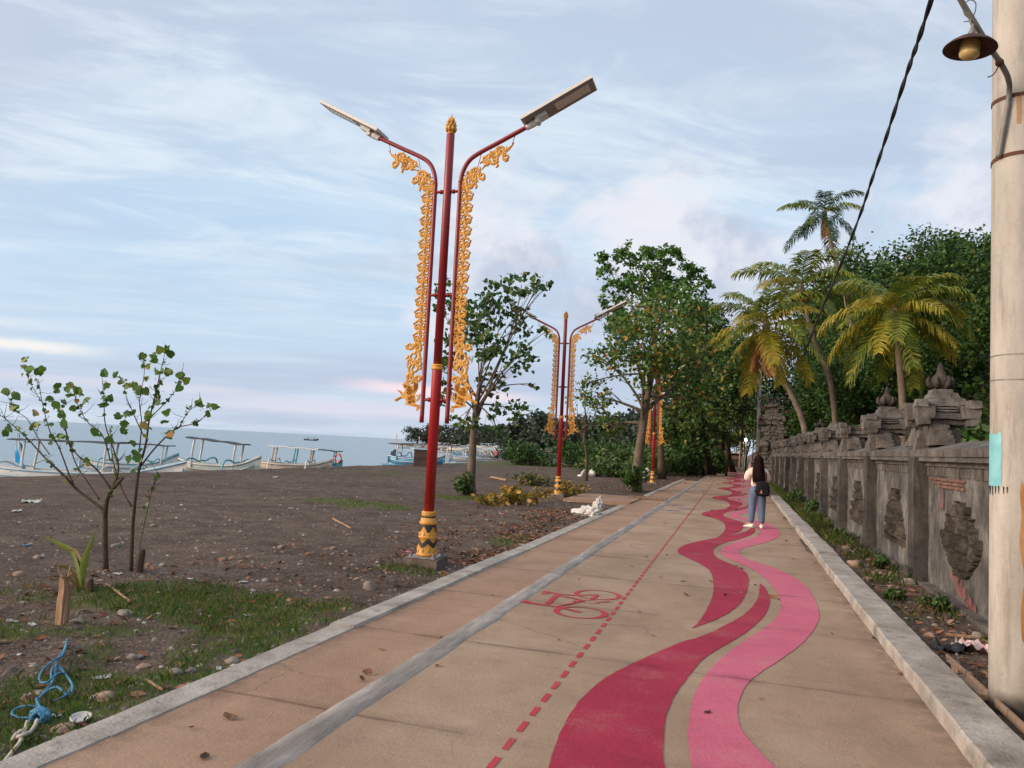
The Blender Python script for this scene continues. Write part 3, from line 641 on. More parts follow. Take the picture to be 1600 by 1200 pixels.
for sg in (-1, 1):
    arm = spline([(sg*x, 0, z) for x, z in ((.175, 1.86), (.175, 3.0), (.175, 4.85), (.177, 5.02), (.20, 5.16), (.27, 5.30), (.40, 5.40), (.70, 5.545), (1.12, 5.75))], 7)
    q = MB(); q.tube(arm, .029, 12); bld(q, 'curved_arm', M_LRED, None, True)
    # scrollwork hanging on the outer side
    m = MB(); z = 2.86; k = 0
    while z < 4.92:
        h = .155; cx = -.272
        for (ox, oz, r, a0, s2) in ((.036, .035, .046, 2.2, -1), (-.044, .085, .048, .6, 1), (.038, .125, .038, 3.6, 1)):
            P = spiral(cx+ox, z+oz, r, .88, a0, s2, 14); ornament(m, [(x*-sg if 0 else (x if sg < 0 else -x), y) for x, y in P], [.0135-.006*i/14 for i in range(15)])
        for (ox, oz, a, L, bd) in ((0, .0, 1.9, .13, -1.2), (-.01, .07, 2.7, .125, -1.1), (.0, .09, 1.2, .10, 1.3), (-.02, .03, 3.6, .10, 1.2), (.03, .06, .3, .06, 1.4), (.0, .04, 1.55, .12, .3)):
            P, W = leaf_curl(cx+ox, z+oz, a, L, bd, .016); ornament(m, [((x if sg < 0 else -x), y) for x, y in P], W)
        z += h; k += 1
    bld(m, 'scroll_strip', M_GOLD)
    m = MB(); scroll_cluster(m, sg*.325, 2.76, .26, 1.4, sg); scroll_cluster(m, sg*.335, 2.52, .25, -1.7, sg); bld(m, 'lower_scroll', M_GOLD)
    m = MB(); scroll_cluster(m, sg*.345, 5.07, .27, .75, sg); scroll_cluster(m, sg*.655, 5.345, .27, .45, sg); scroll_cluster(m, sg*.34, 5.10, .16, 2.2, sg); scroll_cluster(m, sg*.63, 5.35, .14, 2.0, sg)
    P, W = leaf_curl(sg*.74, 5.40, (.5 if sg > 0 else math.pi-.5), .19, (.7 if sg > 0 else -.7), .022); ornament(m, P, W)
    P, W = leaf_curl(sg*.58, 5.30, (3.8 if sg > 0 else math.pi-3.8), .16, .6, .02); ornament(m, P, W); bld(m, 'upper_scroll', M_GOLD)
    poly = [((-.175+(x-650)*.00088) if sg < 0 else (.175-(x-650)*.00088), 2.165-(y-410)*.00088) for x, y in LION]
    m = MB(); m.prism(poly, (0, .010, 0), AX, AZ, .020)
    def LP(x, y): return ((-.175+(x-650)*.00088) if sg < 0 else (.175-(x-650)*.00088), 2.165-(y-410)*.00088)
    for (x, y, r, a0) in ((430, 250, 38, .5), (470, 300, 34, 2.), (420, 330, 30, 3.), (480, 380, 32, 1.), (430, 410, 30, 4.), (360, 220, 18, 1.), (400, 280, 22, 5.), (450, 460, 24, 2.), (500, 440, 22, 0)):
        P = [LP(*c) for c in spiral(x, y, r, 1.1, a0, 1, 14)]; m.ribbon(P, .006, (0, .013, 0), AX, AZ, .026)
    for (x0, y0, x1, y1) in ((500, 160, 510, 290), (525, 170, 525, 280), (545, 190, 540, 260), (300, 395, 220, 440), (300, 330, 250, 295), (490, 500, 580, 510)):
        P = [LP(x0+(x1-x0)*t/4, y0+(y1-y0)*t/4) for t in range(5)]; m.ribbon(P, .006, (0, .013, 0), AX, AZ, .026)
    bld(m, 'winged_lion_plaque', M_GOLD)
    for zb in (2.16, 3.53, 4.91):
        q = MB(); q.tube([(sg*.05, 0, zb), (sg*.155, 0, zb)], .019, 10); q.tube([(sg*.075, 0, zb), (sg*.10, 0, zb)], .030, 10); q.tube([(sg*.055, 0, zb+.001), (sg*.07, 0, zb+.001)], .024, 8); bld(q, 'cross_bar', M_LRED)
    for (xa, za, xb, zb) in ((.17, 2.05, .26, 2.05), (.17, 2.62, .26, 2.62), (.17, 3.4, .26, 3.4), (.17, 4.2, .26, 4.2), (.17, 4.8, .26, 4.8), (.19, 5.12, .32, 5.10), (.45, 5.42, .40, 5.2), (.66, 5.52, .68, 5.40), (.9, 5.64, .86, 5.50)):
        q = MB(); q.tube([(sg*xa, 0, za), (sg*xb, 0, zb)], .006, 6); bld(q, 'ornament_stay', M_LRED)
    ang = R(27.5)*-sg; mt = Matrix.Rotation(ang, 3, 'Y'); d = Vector((sg*math.cos(R(27.5)), 0, math.sin(R(27.5)))); up = mt @ Vector((0, 0, 1)); c0 = Vector((sg*1.45, 0, 5.995))
    q = MB(); q.box(c0, (1.02, .35, .038), mt); pn = bld(q, 'solar_panel', M_ALU)
    q = MB(); q.box(c0+up*.0205, (.97, .31, .006), mt); q.build('solar_cells', M_PV, pn)
    q = MB(); q.box(c0-up*.021, (.99, .325, .006), mt); q.build('underside', M_BACK, pn)
    q = MB()
    for i in range(9):
        for j in (-1, 1): q.box(c0-up*.026+d*(-.02+.052*i)+Vector((0, j*.06, 0)), (.032, .05, .008), mt)
    q.box(c0-up*.0235+d*.19, (.48, .19, .003), mt); q.build('led_lenses', M_LED, pn)
    e = Vector((sg*1.10, 0, 5.735)); q = MB(); q.tube([e-d*.07, e+d*.02, e+d*.14], [.036, .045, .04], 12); q.box(e+d*.17+up*.035, (.16, .13, .07), mt); q.tube([e+d*.1+Vector((0, -.06, -.01)), e+d*.1+Vector((0, .06, -.01))], .03, 10)
    bld(q, 'mounting_bracket', M_ALU, None)
l2 = dup(lamp); l2.location = (-5.36, 23.5, -.11); l2['label'] = 'second red and gold lamp post, standing among yellowing cut branches'
l3 = dup(lamp); l3.location = (-4.02, 38.2, -.16); l3['label'] = 'farthest red and gold lamp post, half hidden behind the leaning almond tree'
# ------------------------------------------------------------------ temple boundary wall and gate pillar
def stonemat(name, cols, streak=.6, moss=.25, bs=14, bst=.6, base=None):
    m, b, p = newmat(name); co = objco(b)
    c = b.ramp(b.noise(co, 2.3, 8, .68), [(.32, cols[0]), (.5, cols[1]), (.68, cols[2])])
    v = b.noise(b.scale(co, (2.6, 2.6, .9)), 1.6, 8, .75, 1.2); c = b.mix(b.math('MULTIPLY', b.step(v, .44, .66), streak), c, b.mix(1., c, (.30, .29, .28), 'MULTIPLY'))
    v2 = b.noise(b.scale(co, (3, 3, 1.6), (3, 7, 1)), 1.9, 8, .75, .8); c = b.mix(b.math('MULTIPLY', b.step(v2, .60, .72), streak*.8), c, b.mix(1., c, (1.75, 1.65, 1.5), 'MULTIPLY'))
    g = b.noise(co, 4.5, 6, .7); c = b.mix(b.math('MULTIPLY', b.step(g, .55, .72), moss), c, (.032, .031, .024))
    c = b.mix(b.math('MULTIPLY', b.step(b.noise(co, 11, 5, .7), .60, .72), .4), c, b.mix(1., c, (1.5, 1.45, 1.4), 'MULTIPLY'))
    b.put(p.inputs['Base Color'], c); p.inputs['Roughness'].default_value = .93; p.inputs['Specular IOR Level'].default_value = .15
    bump(b, p, b.math('ADD', b.noise(co, bs, 6, .7), b.math('MULTIPLY', b.noise(co, 60, 3, .6), .3)), bst, .03)
    return m
M_RENDER = stonemat('weathered_render', [(.060, .058, .056), (.125, .121, .115), (.245, .236, .222)], .7, .45)
M_PILAST = stonemat('dark_pilaster_render', [(.040, .039, .038), (.066, .063, .061), (.105, .10, .095)], .6, .5)
M_COPE = stonemat('coping_stone', [(.075, .070, .065), (.125, .116, .108), (.20, .186, .172)], .5, .4, 10, .7)
M_CARVE = stonemat('carved_dark_stone', [(.022, .019, .016), (.050, .044, .037), (.115, .10, .087)], .3, .4, 18, .9)
M_PARAS = stonemat('grey_paras_stone', [(.080, .074, .068), (.135, .124, .115), (.22, .203, .187)], .6, .45, 12, .8)
M_BRICK = mat('exposed_brick', [(.07, .042, .033), (.15, .075, .052), (.21, .14, .11)], 9, .9, .6, 40, dist=.01)
M_GRAF = mat('faded_red_spray', [(.15, .11, .10), (.22, .085, .085), (.27, .06, .068)], 5, .9, .4, 30)
gp_ = M_GRAF.node_tree; nb_ = NB(gp_); gp_.nodes['Principled BSDF'].inputs['Alpha'].default_value = 1
nb_.put(gp_.nodes['Principled BSDF'].inputs['Alpha'], nb_.math('MULTIPLY', nb_.step(nb_.noise(nb_.scale(objco(nb_), (1, 1, .6)), 7, 6, .7), .36, .58), .8))
WX = 2.43
wall = thing('temple_wall', 'long weathered grey temple wall with carved panels and stone crests', 'wall', (0, 0, 0), .008)
PY = [3.9, 7.55, 11.2, 14.85, 18.4, 22.0, 25.6, 29.0, 32.5, 36.1, 40.0, 44.2, 48.6]
PX_ = [-3.4, .25]+PY
for i in range(-2, len(PY)-1):
    y0, y1 = PX_[i+2]+.17, PX_[i+3]-.17; L = y1-y0
    q = MB(); ny = max(4, int(L/.12)) if i < 5 else 12; nz = 14; vs = []; fs = []
    for a in range(ny+1):
        for c in range(nz+1):
            y = y0+L*a/ny; z = -.15+1.68*c/nz; vs.append((WX+.012*mn.noise(Vector((y*.8, z*.8, i)))+.006*mn.noise(Vector((y*4, z*4, i))), y, z))
    for a in range(ny):
        for c in range(nz): fs.append((a*(nz+1)+c, a*(nz+1)+c+1, (a+1)*(nz+1)+c+1, (a+1)*(nz+1)+c))
    q.add(vs, fs); q.box((WX+.29, (y0+y1)/2, .69), (.50, L, 1.66)); pn = q.build('wall_panel', M_RENDER, wall)
    # footing ledge
    q = MB(); q.rbox((WX-.055, (y0+y1)/2, -.02), (.15, L, .20), 8, .012, i, fr=2); q.build('footing', M_COPE, pn)
    # courses under the coping: dentil band and mouldings
    q = MB(); q.box((WX+.02, (y0+y1)/2, 1.565), (.12, L, .05)); q.box((WX-.02, (y0+y1)/2, 1.62), (.20, L, .05)); q.build('moulding', M_COPE, pn)
    if i < 7:
        q = MB(); k = int(L/.09)
        for j in range(k): q.rbox((WX-.005+.006*rnd.random(), y0+L*(j+.5)/k, 1.48), (.018+.014*rnd.random(), L/k*.9, .10+.02*rnd.random()), 1, .009, j+i*31)
        q.build('dentil_course', M_COPE, pn)
    # coping: sloped slabs
    q = MB(); k = 5 if i < 6 else 2
    for j in range(k):
        a, e = y0-.16+(L+.32)*j/k+.004, y0-.16+(L+.32)*(j+1)/k-.004; o = .014*rnd.uniform(-1, 1); n = 6; vs = []; fs = []
        for t in range(n+1):
            y = a+(e-a)*t/n; nz_ = .012*mn.noise(Vector((y*3, 2, i))); hx = .02*mn.noise(Vector((y*4, 5, i)))
            vs += [(WX-.13+o+hx, y, 1.65), (WX-.135+o+hx, y, 1.735+nz_), (WX+.10, y, 1.80+nz_), (WX+.30, y, 1.855+nz_*.5), (WX+.62, y, 1.76), (WX+.62, y, 1.65)]
        for t in range(n):
            for r in range(6): fs.append((t*6+r, t*6+(r+1) % 6, t*6+6+(r+1) % 6, t*6+6+r))
        fs += [tuple(range(6))[::-1], tuple(range(n*6, n*6+6))]; q.add(vs, fs)
    q.build('coping', M_COPE, pn)
    # carved relief: stepped mountain outline, chiselled figures inside
    yc = (y0+y1)/2+(.1 if i == 1 else 0); hw = .78; zb, zt = .36, 1.17; n = 44 if i in (1, 2, 3) else 20; vs = []; fs = []; sd = i*5.3
    W = {}
    for a in range(n+1):
        for c in range(n+1):
            u = 2*a/n-1; t = c/n
            lim = .95-.80*(math.floor(max(0, t-.50)/.50*4+.5)/4) if t > .50 else .22+.73*(t/.50)**.75
            if i >= 2: lim = .9 if t < .22 else .80-.62*(math.floor((t-.22)/.78*6)/6)
            lim *= 1+.10*mn.noise(Vector((t*5, sd, 1)))
            inside = abs(u) < lim
            y = yc-u*hw; z = zb+(zt-zb)*t; P = Vector((y*1., z, sd))
            r = abs(mn.noise(P*5))*1.3+abs(mn.noise(P*11))*.8+.45*mn.noise(P*24); col = .5+.5*math.cos(u*9)*(1-.3*t)
            dpt = (.015+.085*min(1, r*.9)*(.5+.5*col)+.018*(math.floor(t*9) % 2)) if inside else -.02
            W[a, c] = inside; vs.append((WX-dpt, y, z))
    for a in range(n):
        for c in range(n):
            if W[a, c] or W[a+1, c] or W[a, c+1] or W[a+1, c+1]: fs.append((a*(n+1)+c, (a+1)*(n+1)+c, (a+1)*(n+1)+c+1, a*(n+1)+c+1))
    q = MB(); q.add(vs, fs); q.build('carved_relief', M_CARVE, pn)
    # pilaster at the far end of each bay
    yp = PX_[i+3]
    q = MB(); q.rbox((WX+.08, yp, .72), (.50, .33, 1.86), 5, .010, i, fr=2); pl = q.build('pilaster', M_PILAST, wall)
    q = MB(); q.rbox((WX-.16, yp, .05), (.16, .30, .34), 4, .02, i+7, taper=.8); q.rbox((WX-.12, yp, .27), (.12, .22, .16), 3, .02, i+9, taper=.6); q.build('pilaster_foot', M_PILAST, pl)
    # stone crest over the pilaster
    if i <= 0: continue
    cr = MB(); cx = WX+.17; s = i+3.; br = (i % 3 == 0 and i > 2)
    def RB(x, y, z, a, bb, c, tp=1., amp=.018, n=4): cr.rbox((cx+x*.76, yp+y*.88, 1.79+(z-1.79)*.80), (a*.76, bb*.88, c*.81), n, amp, s+z*3+x, taper=tp, fr=6)
    RB(0, 0, 1.93, .50, .46, .26); RB(-.30, 0, 1.80, .20, .24, .22, .9)                    # base and the bracket over the wall face
    RB(-.28, 0, 1.97, .16, .20, .16, .8); RB(0, 0, 2.10, .42, .40, .12)
    cr.build('crest_base', M_PARAS, pl); cb = kids(pl)[-1]
    cr = MB()
    RB(0, 0, 2.19, .62, .60, .07); RB(0, 0, 2.28, .74, .72, .09)
    for a in (-1, 1):
        for c in (-1, 1):
            RB(a*.34, c*.33, 2.33, .26, .27, .20, 1.06, .02); RB(a*.40, c*.39, 2.47, .20, .22, .12, .8, .02); RB(a*.36, c*.35, 2.19, .17, .18, .13, 1.2, .02)
    RB(0, 0, 2.40, .66, .64, .13, .95)
    for k in range(3): RB(0, 0, 2.36+.045*k, .80-.02*k, .30, .022, 1, .004); RB(0, 0, 2.36+.045*k, .30, .78-.02*k, .022, 1, .004)
    cr.build('crest_cornice', M_PARAS, pl)
    if not br:
        cr = MB(); RB(.0, .0, 2.52, .66, .62, .10, .86, .025, 4); RB(.02, .01, 2.61, .50, .48, .09, .84, .025, 4); RB(0, 0, 2.69, .34, .32, .07, .9, .02)
        cr.build('crest_roof', M_PARAS, pl)
        if i in (2, 1, 3, 5, 0):
            cr = MB(); o = (cx, yp, 0)
            hz = 1.0 if i < 3 else .75
            cr.lathe([(.10, 2.50), (.12, 2.535), (.08, 2.555), (.10, 2.575), (.125, 2.575+.05*hz), (.12, 2.575+.10*hz), (.08, 2.575+.145*hz), (.05, 2.575+.19*hz), (.038, 2.575+.27*hz), (.01, 2.575+.33*hz)], 10, o)
            for k in range(6):
                a = 2*math.pi*k/6; d = Vector((math.cos(a), math.sin(a), 0)); p0 = Vector(o)+Vector((0, 0, 2.57))
                cr.tube([p0+d*.09, p0+d*.145+Vector((0, 0, .05*hz)), p0+d*.15+Vector((0, 0, .10*hz)), p0+d*.13+Vector((0, 0, .15*hz))], [.042, .035, .025, .006], 6)
            cr.build('bud_finial', M_CARVE, pl, True)
    # fluted shoulders running down to the coping on both sides
    for sg in (-1, 1):
        cr = MB(); L2 = (.95 if sg > 0 else .50)*(1-.12*(i % 3)); H2 = (.40 if sg > 0 else .26)
        n = 9
        for k in range(n):
            t = (k+.5)/n; y = yp+sg*(.24+L2*t); h = H2*(1-t)**1.25+.06; 
            cr.rbox((cx-.10+.012*(k % 2), y, 1.80+h/2), (.22+.03*(k % 2), L2/n*1.04, h), 2, .012, s+k*1.7+sg, taper=.9)
        cr.build('crest_shoulder', M_PARAS, pl)
# ragged render loss showing thin bricks on the nearest full bay
pn = [o for o in kids(wall) if o.name.startswith('wall_panel')][3]
q = MB()
for r in range(3):
    y = 9.35+.1*rnd.random()
    while y < 10.9-.3*r:
        L = rnd.uniform(.12, .24); q.rbox((WX-.010+.004*rnd.random(), y+L/2, 1.385-.042*r+.004*rnd.random()), (.03, L-.012, .030), 1, .004, y); y += L
q.build('brick_patch', M_BRICK, pn)
def blotch(pts, y0, sc, seed):
    P = spline([(a, c, 0) for a, c in pts], 5, True); return [(y0[0]-v.x*sc, y0[1]+v.y*sc) for v in P]
for nm_, pts, o, sc in (('graffiti', [(0, .2), (.3, .6), (.42, .95), (.52, .5), (.6, .1), (.45, -.35), (.2, -.3), (-.05, -.38), (-.15, -.1)], (10.35, 1.10), .22, ), ('graffiti', [(-.1, 0), (.3, .02), (.8, -.10), (1.5, -.35), (2.2, -.62), (2.2, -1.0), (1.6, -.85), (1.0, -.62), (.5, -.5), (.1, -.3)], (9.85, .38), .42)):
    P = blotch(pts, o, sc, 1); q = MB(); n = len(P); c = (sum(p[0] for p in P)/n, sum(p[1] for p in P)/n)
    q.add([(WX-.021, p[0], p[1]) for p in P], [tuple(range(n))]); q.build(nm_, M_GRAF, pn)
# ruined gate pillar at the far end of the wall: ragged courses of stone
gp = thing('gate_pillar', 'tall ruined stone gate pillar at the far end of the temple wall', 'gate pillar', (2.0, 50.6, 0))
q = MB(); z = -.1; k = 0; tiers = [(1.5, 1.25, 1.05), (1.25, 1.1, 1.3), (1.55, 1.3, .35), (1.2, 1.05, .5), (1.45, 1.25, .3), (1.1, .95, .45), (1.3, 1.1, .28), (.95, .8, .4), (1.1, .95, .25), (.7, .6, .4)]
for a, c, h in tiers:
    zz = z
    while zz < z+h-.02:
        hh = min(rnd.uniform(.14, .24), z+h-zz); xx = -a/2
        while xx < a/2-.05:
            ww = min(rnd.uniform(.25, .5), a/2-xx); q.rbox((xx+ww/2+rnd.uniform(-.03, .03), rnd.uniform(-.08, .08), zz+hh/2), (ww*.98, c*rnd.uniform(.75, 1.12), hh*.97), 3, .07, k, fr=3); k += 1; xx += ww
        zz += hh
    z += h
q.build('stone_shaft', M_PARAS, gp)
q = MB()
for j in range(26):
    zz = 1.4+3.9*rnd.random(); a = rnd.choice((-1, 1)); q.rbox((a*rnd.uniform(.5, .8), rnd.uniform(-.6, .6), zz), (rnd.uniform(.16, .34), rnd.uniform(.2, .4), rnd.uniform(.14, .3)), 2, .05, j, fr=4)
q.build('corner_ornament', M_CARVE, gp)
# ------------------------------------------------------------------ trees, palms and shrubs
M_BARK = stonemat('grey_bark', [(.10, .075, .058), (.155, .12, .095), (.22, .18, .145)], .4, .35, 22, .8)
M_BARK2 = stonemat('brown_bark', [(.060, .040, .028), (.095, .065, .046), (.14, .10, .075)], .4, .3, 22, .8)
M_DKBARK = stonemat('dark_hanging_root_bark', [(.035, .024, .017), (.060, .042, .030), (.095, .07, .052)], .5, .3, 14, .9)
L_SAP = leafmat('sapling_leaves', [(0, (0.053, 0.113, 0.023)), (.4, (0.088, 0.185, 0.036)), (.75, (0.150, 0.255, 0.049)), (.93, (0.264, 0.302, 0.065)), (1, (0.491, 0.227, 0.082))], .3, .4)
L_MID = leafmat('hibiscus_tree_leaves', [(0, (0.031, 0.070, 0.023)), (.4, (0.055, 0.117, 0.033)), (.75, (0.095, 0.176, 0.050)), (.95, (0.172, 0.254, 0.066)), (1, (0.380, 0.312, 0.083))], .2, .4)
L_ALM = leafmat('almond_leaves', [(0, (0.035, 0.084, 0.019)), (.4, (0.062, 0.140, 0.028)), (.72, (0.116, 0.204, 0.041)), (.90, (0.253, 0.279, 0.055)), (.965, (0.524, 0.279, 0.055)), (1, (0.581, 0.152, 0.055))], .25, .45)
L_BIG = leafmat('broad_tree_leaves', [(0, (0.037, 0.098, 0.017)), (.5, (0.068, 0.172, 0.026)), (.85, (0.116, 0.247, 0.042)), (1, (0.165, 0.224, 0.058))], .22, .45)
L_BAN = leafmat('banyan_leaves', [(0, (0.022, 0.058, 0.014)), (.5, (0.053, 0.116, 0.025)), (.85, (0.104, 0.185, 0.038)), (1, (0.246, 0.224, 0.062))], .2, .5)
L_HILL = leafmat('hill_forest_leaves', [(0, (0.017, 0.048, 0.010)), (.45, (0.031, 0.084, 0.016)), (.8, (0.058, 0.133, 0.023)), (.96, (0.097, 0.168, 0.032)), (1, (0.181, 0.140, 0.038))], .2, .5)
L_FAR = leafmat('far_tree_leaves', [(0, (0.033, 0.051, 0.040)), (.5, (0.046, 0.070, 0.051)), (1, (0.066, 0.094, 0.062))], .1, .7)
L_YEL = leafmat('yellowing_leaves', [(0, (0.088, 0.094, 0.022)), (.35, (0.213, 0.175, 0.027)), (.7, (0.400, 0.250, 0.037)), (1, (0.525, 0.250, 0.056))], .25, .5)
L_IVY = leafmat('ground_creeper_leaves', [(0, (0.028, 0.067, 0.017)), (.5, (0.056, 0.119, 0.028)), (.9, (0.105, 0.175, 0.045)), (1, (0.182, 0.168, 0.056))], .25, .45)
L_RED = leafmat('withered_leaves', [(0, (0.090, 0.035, 0.020)), (.5, (0.170, 0.070, 0.035)), (1, (0.240, 0.130, 0.070))], .2, .7)

def leaf_quads(P, size, r, upb=.9, shape='rhomb', hang=0.):
    N = len(P); s = r.uniform(size[0], size[1], N)[:, None]
    n = r.normal(0, 1, (N, 3)); n[:, 2] += upb; n /= np.linalg.norm(n, axis=1, keepdims=True)
    a = r.normal(0, 1, (N, 3)); a[:, 2] -= hang; a -= n*(a*n).sum(1, keepdims=True); a /= np.linalg.norm(a, axis=1, keepdims=True); b = np.cross(n, a)
    if shape == 'rhomb': return np.stack([P-a*s*.5, P+b*s*.33-a*s*.02+n*s*.06, P+a*s*.5, P-b*s*.33-a*s*.02+n*s*.06], 1), 4
    if shape == 'oval': return np.stack([P-a*s*.5, P+b*s*.22-a*s*.15+n*s*.05, P+b*s*.27+a*s*.22+n*s*.05, P+a*s*.52, P-b*s*.27+a*s*.22+n*s*.05, P-b*s*.22-a*s*.15+n*s*.05], 1), 6
    if shape == 'heart':
        pr = [(-.42, 0, 0), (-.52, .22, .03), (-.32, .46, .09), (.02, .47, .10), (.30, .26, .05), (.58, 0, -.06), (.30, -.26, .05), (.02, -.47, .10), (-.32, -.46, .09), (-.52, -.22, .03)]
        return np.stack([P+a*s*x+b*s*y+n*s*z for x, y, z in pr], 1), 10
def crown_points(clumps, n, r, sub=26, sig=.22, shell=.55):
    """leaf positions gathered in small sprays spread through each clump's volume"""
    out = []; cen = []
    wt = np.array([c[2] if len(c) > 2 else c[1][0]*c[1][1]*c[1][2] for c in clumps]); wt = wt/wt.sum()
    for (c, rr, *_), k in zip(clumps, wt):
        m = max(3, int(sub*k*len(clumps))); d = r.normal(0, 1, (m, 3)); d /= np.linalg.norm(d, axis=1, keepdims=True)
        rad = (shell+(1-shell)*r.random((m, 1)))*r.uniform(.75, 1.08, (m, 1)); sc = np.array(c)+d*rad*np.array(rr); cen.append(sc)
        q = int(n*k); ii = r.integers(0, m, q); s = np.array(rr).mean()*sig
        out.append(sc[ii]+r.normal(0, 1, (q, 3))*s*np.array([1, 1, .7]))
    return np.concatenate(out), cen
def bez(a, b, c, n=6): return [a*(1-t)**2+b*2*t*(1-t)+c*t*t for t in [i/n for i in range(n+1)]]
def tree(name, label, base, trunk, r0, clumps, nleaf, size, leafm, barkm, seed, group=None, shape='rhomb', sub=26, sig=.22, upb=.9, limb=.45, twig=.3, hang=0., cat='tree', shell=.55, split=.55, r1=.45):
    r = np.random.default_rng(seed); q = random.Random(seed)
    t = thing(name, label, cat, base, 0, group); B = Vector(base)
    T = spline([Vector(p)-B for p in trunk], 6); n = len(T); m = MB()
    rad = [r0*(1-(1-r1)*i/(n-1))*(1+.5*max(0, 1-i/(n*.14))) for i in range(n)]
    m.tube(T, rad, 10)
    cl = [(np.array(Vector(c[0])-B), *c[1:]) for c in clumps]
    pts, cen = crown_points(cl, nleaf, r, sub, sig, shell)
    for (c, rr, *_), sc in zip(cl, cen):
        cv = Vector(c); i0 = min(n-1, int(n*(split+(1-split)*q.random()))); p0 = T[i0]
        mid = (p0+cv)/2+Vector((q.uniform(-.12, .12), q.uniform(-.12, .12), .10))*(cv-p0).length
        L = bez(p0, mid, cv, 7); lr = rad[i0]*limb; m.tube(L, [lr*(1-.7*k/7) for k in range(8)], 6, False)
        for j in range(min(len(sc), 9)):
            e = Vector(sc[j]); k0 = q.randint(3, 6); s0 = L[k0]; md = (s0+e)/2+Vector((q.uniform(-.1, .1), q.uniform(-.1, .1), .06))*(e-s0).length
            m.tube(bez(s0, md, e, 4), [max(.004, lr*twig*(1-.8*k/4)) for k in range(5)], 4, False)
    m.build('trunk', barkm, t, True)
    V, k = leaf_quads(pts, size, r, upb, shape, hang); np_mesh('crown', V, leafm, t, k)
    return t
def pc(px, py, Y, rx, ry, w=None, dy=0., dep=None):       # clump from a survey sight line and distance
    s = Y/1150.; c = atY(px, py, Y+dy); o = (tuple(c), (rx*s, (dep if dep else (rx+ry)/2)*s, ry*s)); return o if w is None else (*o, w)
def gz(v): return Vector((v[0], v[1], ground_z(v[0], v[1])-.03))

# heart-leaved tree behind the first lamp
b0 = gz((-7.9, 22.5)); Y = 22.5
tree('shade_tree', 'slender heart-leaved tree behind the nearest lamp post, with creeper round its foot', b0, [b0, atY(738, 710, Y), atY(741, 660, Y), atY(748, 610, Y)], .15,
     [pc(700, 470, Y, 26, 36, dy=.4), pc(735, 500, Y, 34, 40, dy=-.4), pc(770, 470, Y, 34, 34, dy=.6), pc(815, 445, Y, 36, 24, dy=-.3), pc(845, 440, Y, 18, 20), pc(800, 500, Y, 34, 30, dy=.8), pc(760, 545, Y, 40, 30, dy=-.8), pc(705, 545, Y, 26, 36, dy=.3),
      pc(815, 560, Y, 30, 26, dy=-.5), pc(770, 600, Y, 34, 24, dy=.9), pc(700, 610, Y, 22, 24, dy=-.6), pc(800, 640, Y, 34, 20, dy=.4), pc(725, 655, Y, 30, 18, dy=-.9), pc(775, 665, Y, 26, 14, dy=-.5), pc(850, 520, Y, 16, 14, dy=-.6), pc(838, 600, Y, 14, 12, dy=.2), pc(690, 580, Y, 16, 20, dy=-.4)],
     2000, (.10, .17), L_MID, M_BARK, 3, shape='heart', sub=20, sig=.16, upb=.35, limb=.42, hang=.5, split=.62)
def foot(base, s, n, seed, name, label, lm, size, hmul=1.):
    r = np.random.default_rng(seed); b = gz(base); t = thing(name, label, 'plant', b)
    m = MB()
    for i in range(9): a = 2*math.pi*i/9; e = Vector((math.cos(a)*s*.8, math.sin(a)*s*.8, s*hmul*(.6+.8*((i*7) % 5)/5))); m.tube(bez(Vector((0, 0, 0)), Vector((e.x*.3, e.y*.3, e.z*.7)), e, 4), [.012, .010, .008, .006, .004], 5)
    m.build('stem', M_BARK2, t); pts, _ = crown_points([((0, 0, s*hmul*.75), (s, s, s*hmul*.75))], n, r, 24, .22, .3)
    pts[:, 2] = np.abs(pts[:, 2])
    V, k = leaf_quads(pts, size, r, .5, 'oval'); np_mesh('foliage', V, lm, t, k); return t
foot((-7.95, 22.1), .32, 330, 5, 'creeper_plant', 'bright green creeper round the foot of the slender shade tree', L_IVY, (.10, .17), 1.5)
foot((-3.95, 30.4), .50, 420, 6, 'creeper_plant', 'dense green creeper round the foot of the leaning almond tree', L_IVY, (.13, .22), 1.5)

# leaning almond tree with orange leaves
b0 = gz((-3.95, 31)); Y = 31
tree('almond_tree', 'leaning pale-trunked almond tree with scattered orange leaves by the walkway', b0, [b0, atY(997, 720, Y), atY(1004, 670, Y), atY(1012, 620, Y), atY(1020, 580, Y)], .22,
     [pc(940, 560, Y, 36, 26, dy=.3), pc(935, 620, Y, 34, 30, dy=-.4), pc(980, 520, Y, 36, 34), pc(1030, 480, Y, 44, 34, dy=.4), pc(1085, 500, Y, 40, 32, dy=1), pc(1000, 570, Y, 50, 36, dy=-1.2), pc(1060, 560, Y, 50, 40, dy=-.8), pc(1110, 570, Y, 36, 40, dy=1),
      pc(950, 665, Y, 34, 24, dy=.6), pc(1040, 620, Y, 50, 34, dy=.6), pc(1095, 630, Y, 40, 36, dy=.2), pc(915, 600, Y, 20, 26, dy=.3), pc(1020, 530, Y, 80, 50, dy=-1.5)],
     6400, (.13, .23), L_ALM, M_BARK, 8, shape='oval', sub=30, sig=.2, upb=.8, limb=.5, split=.5)
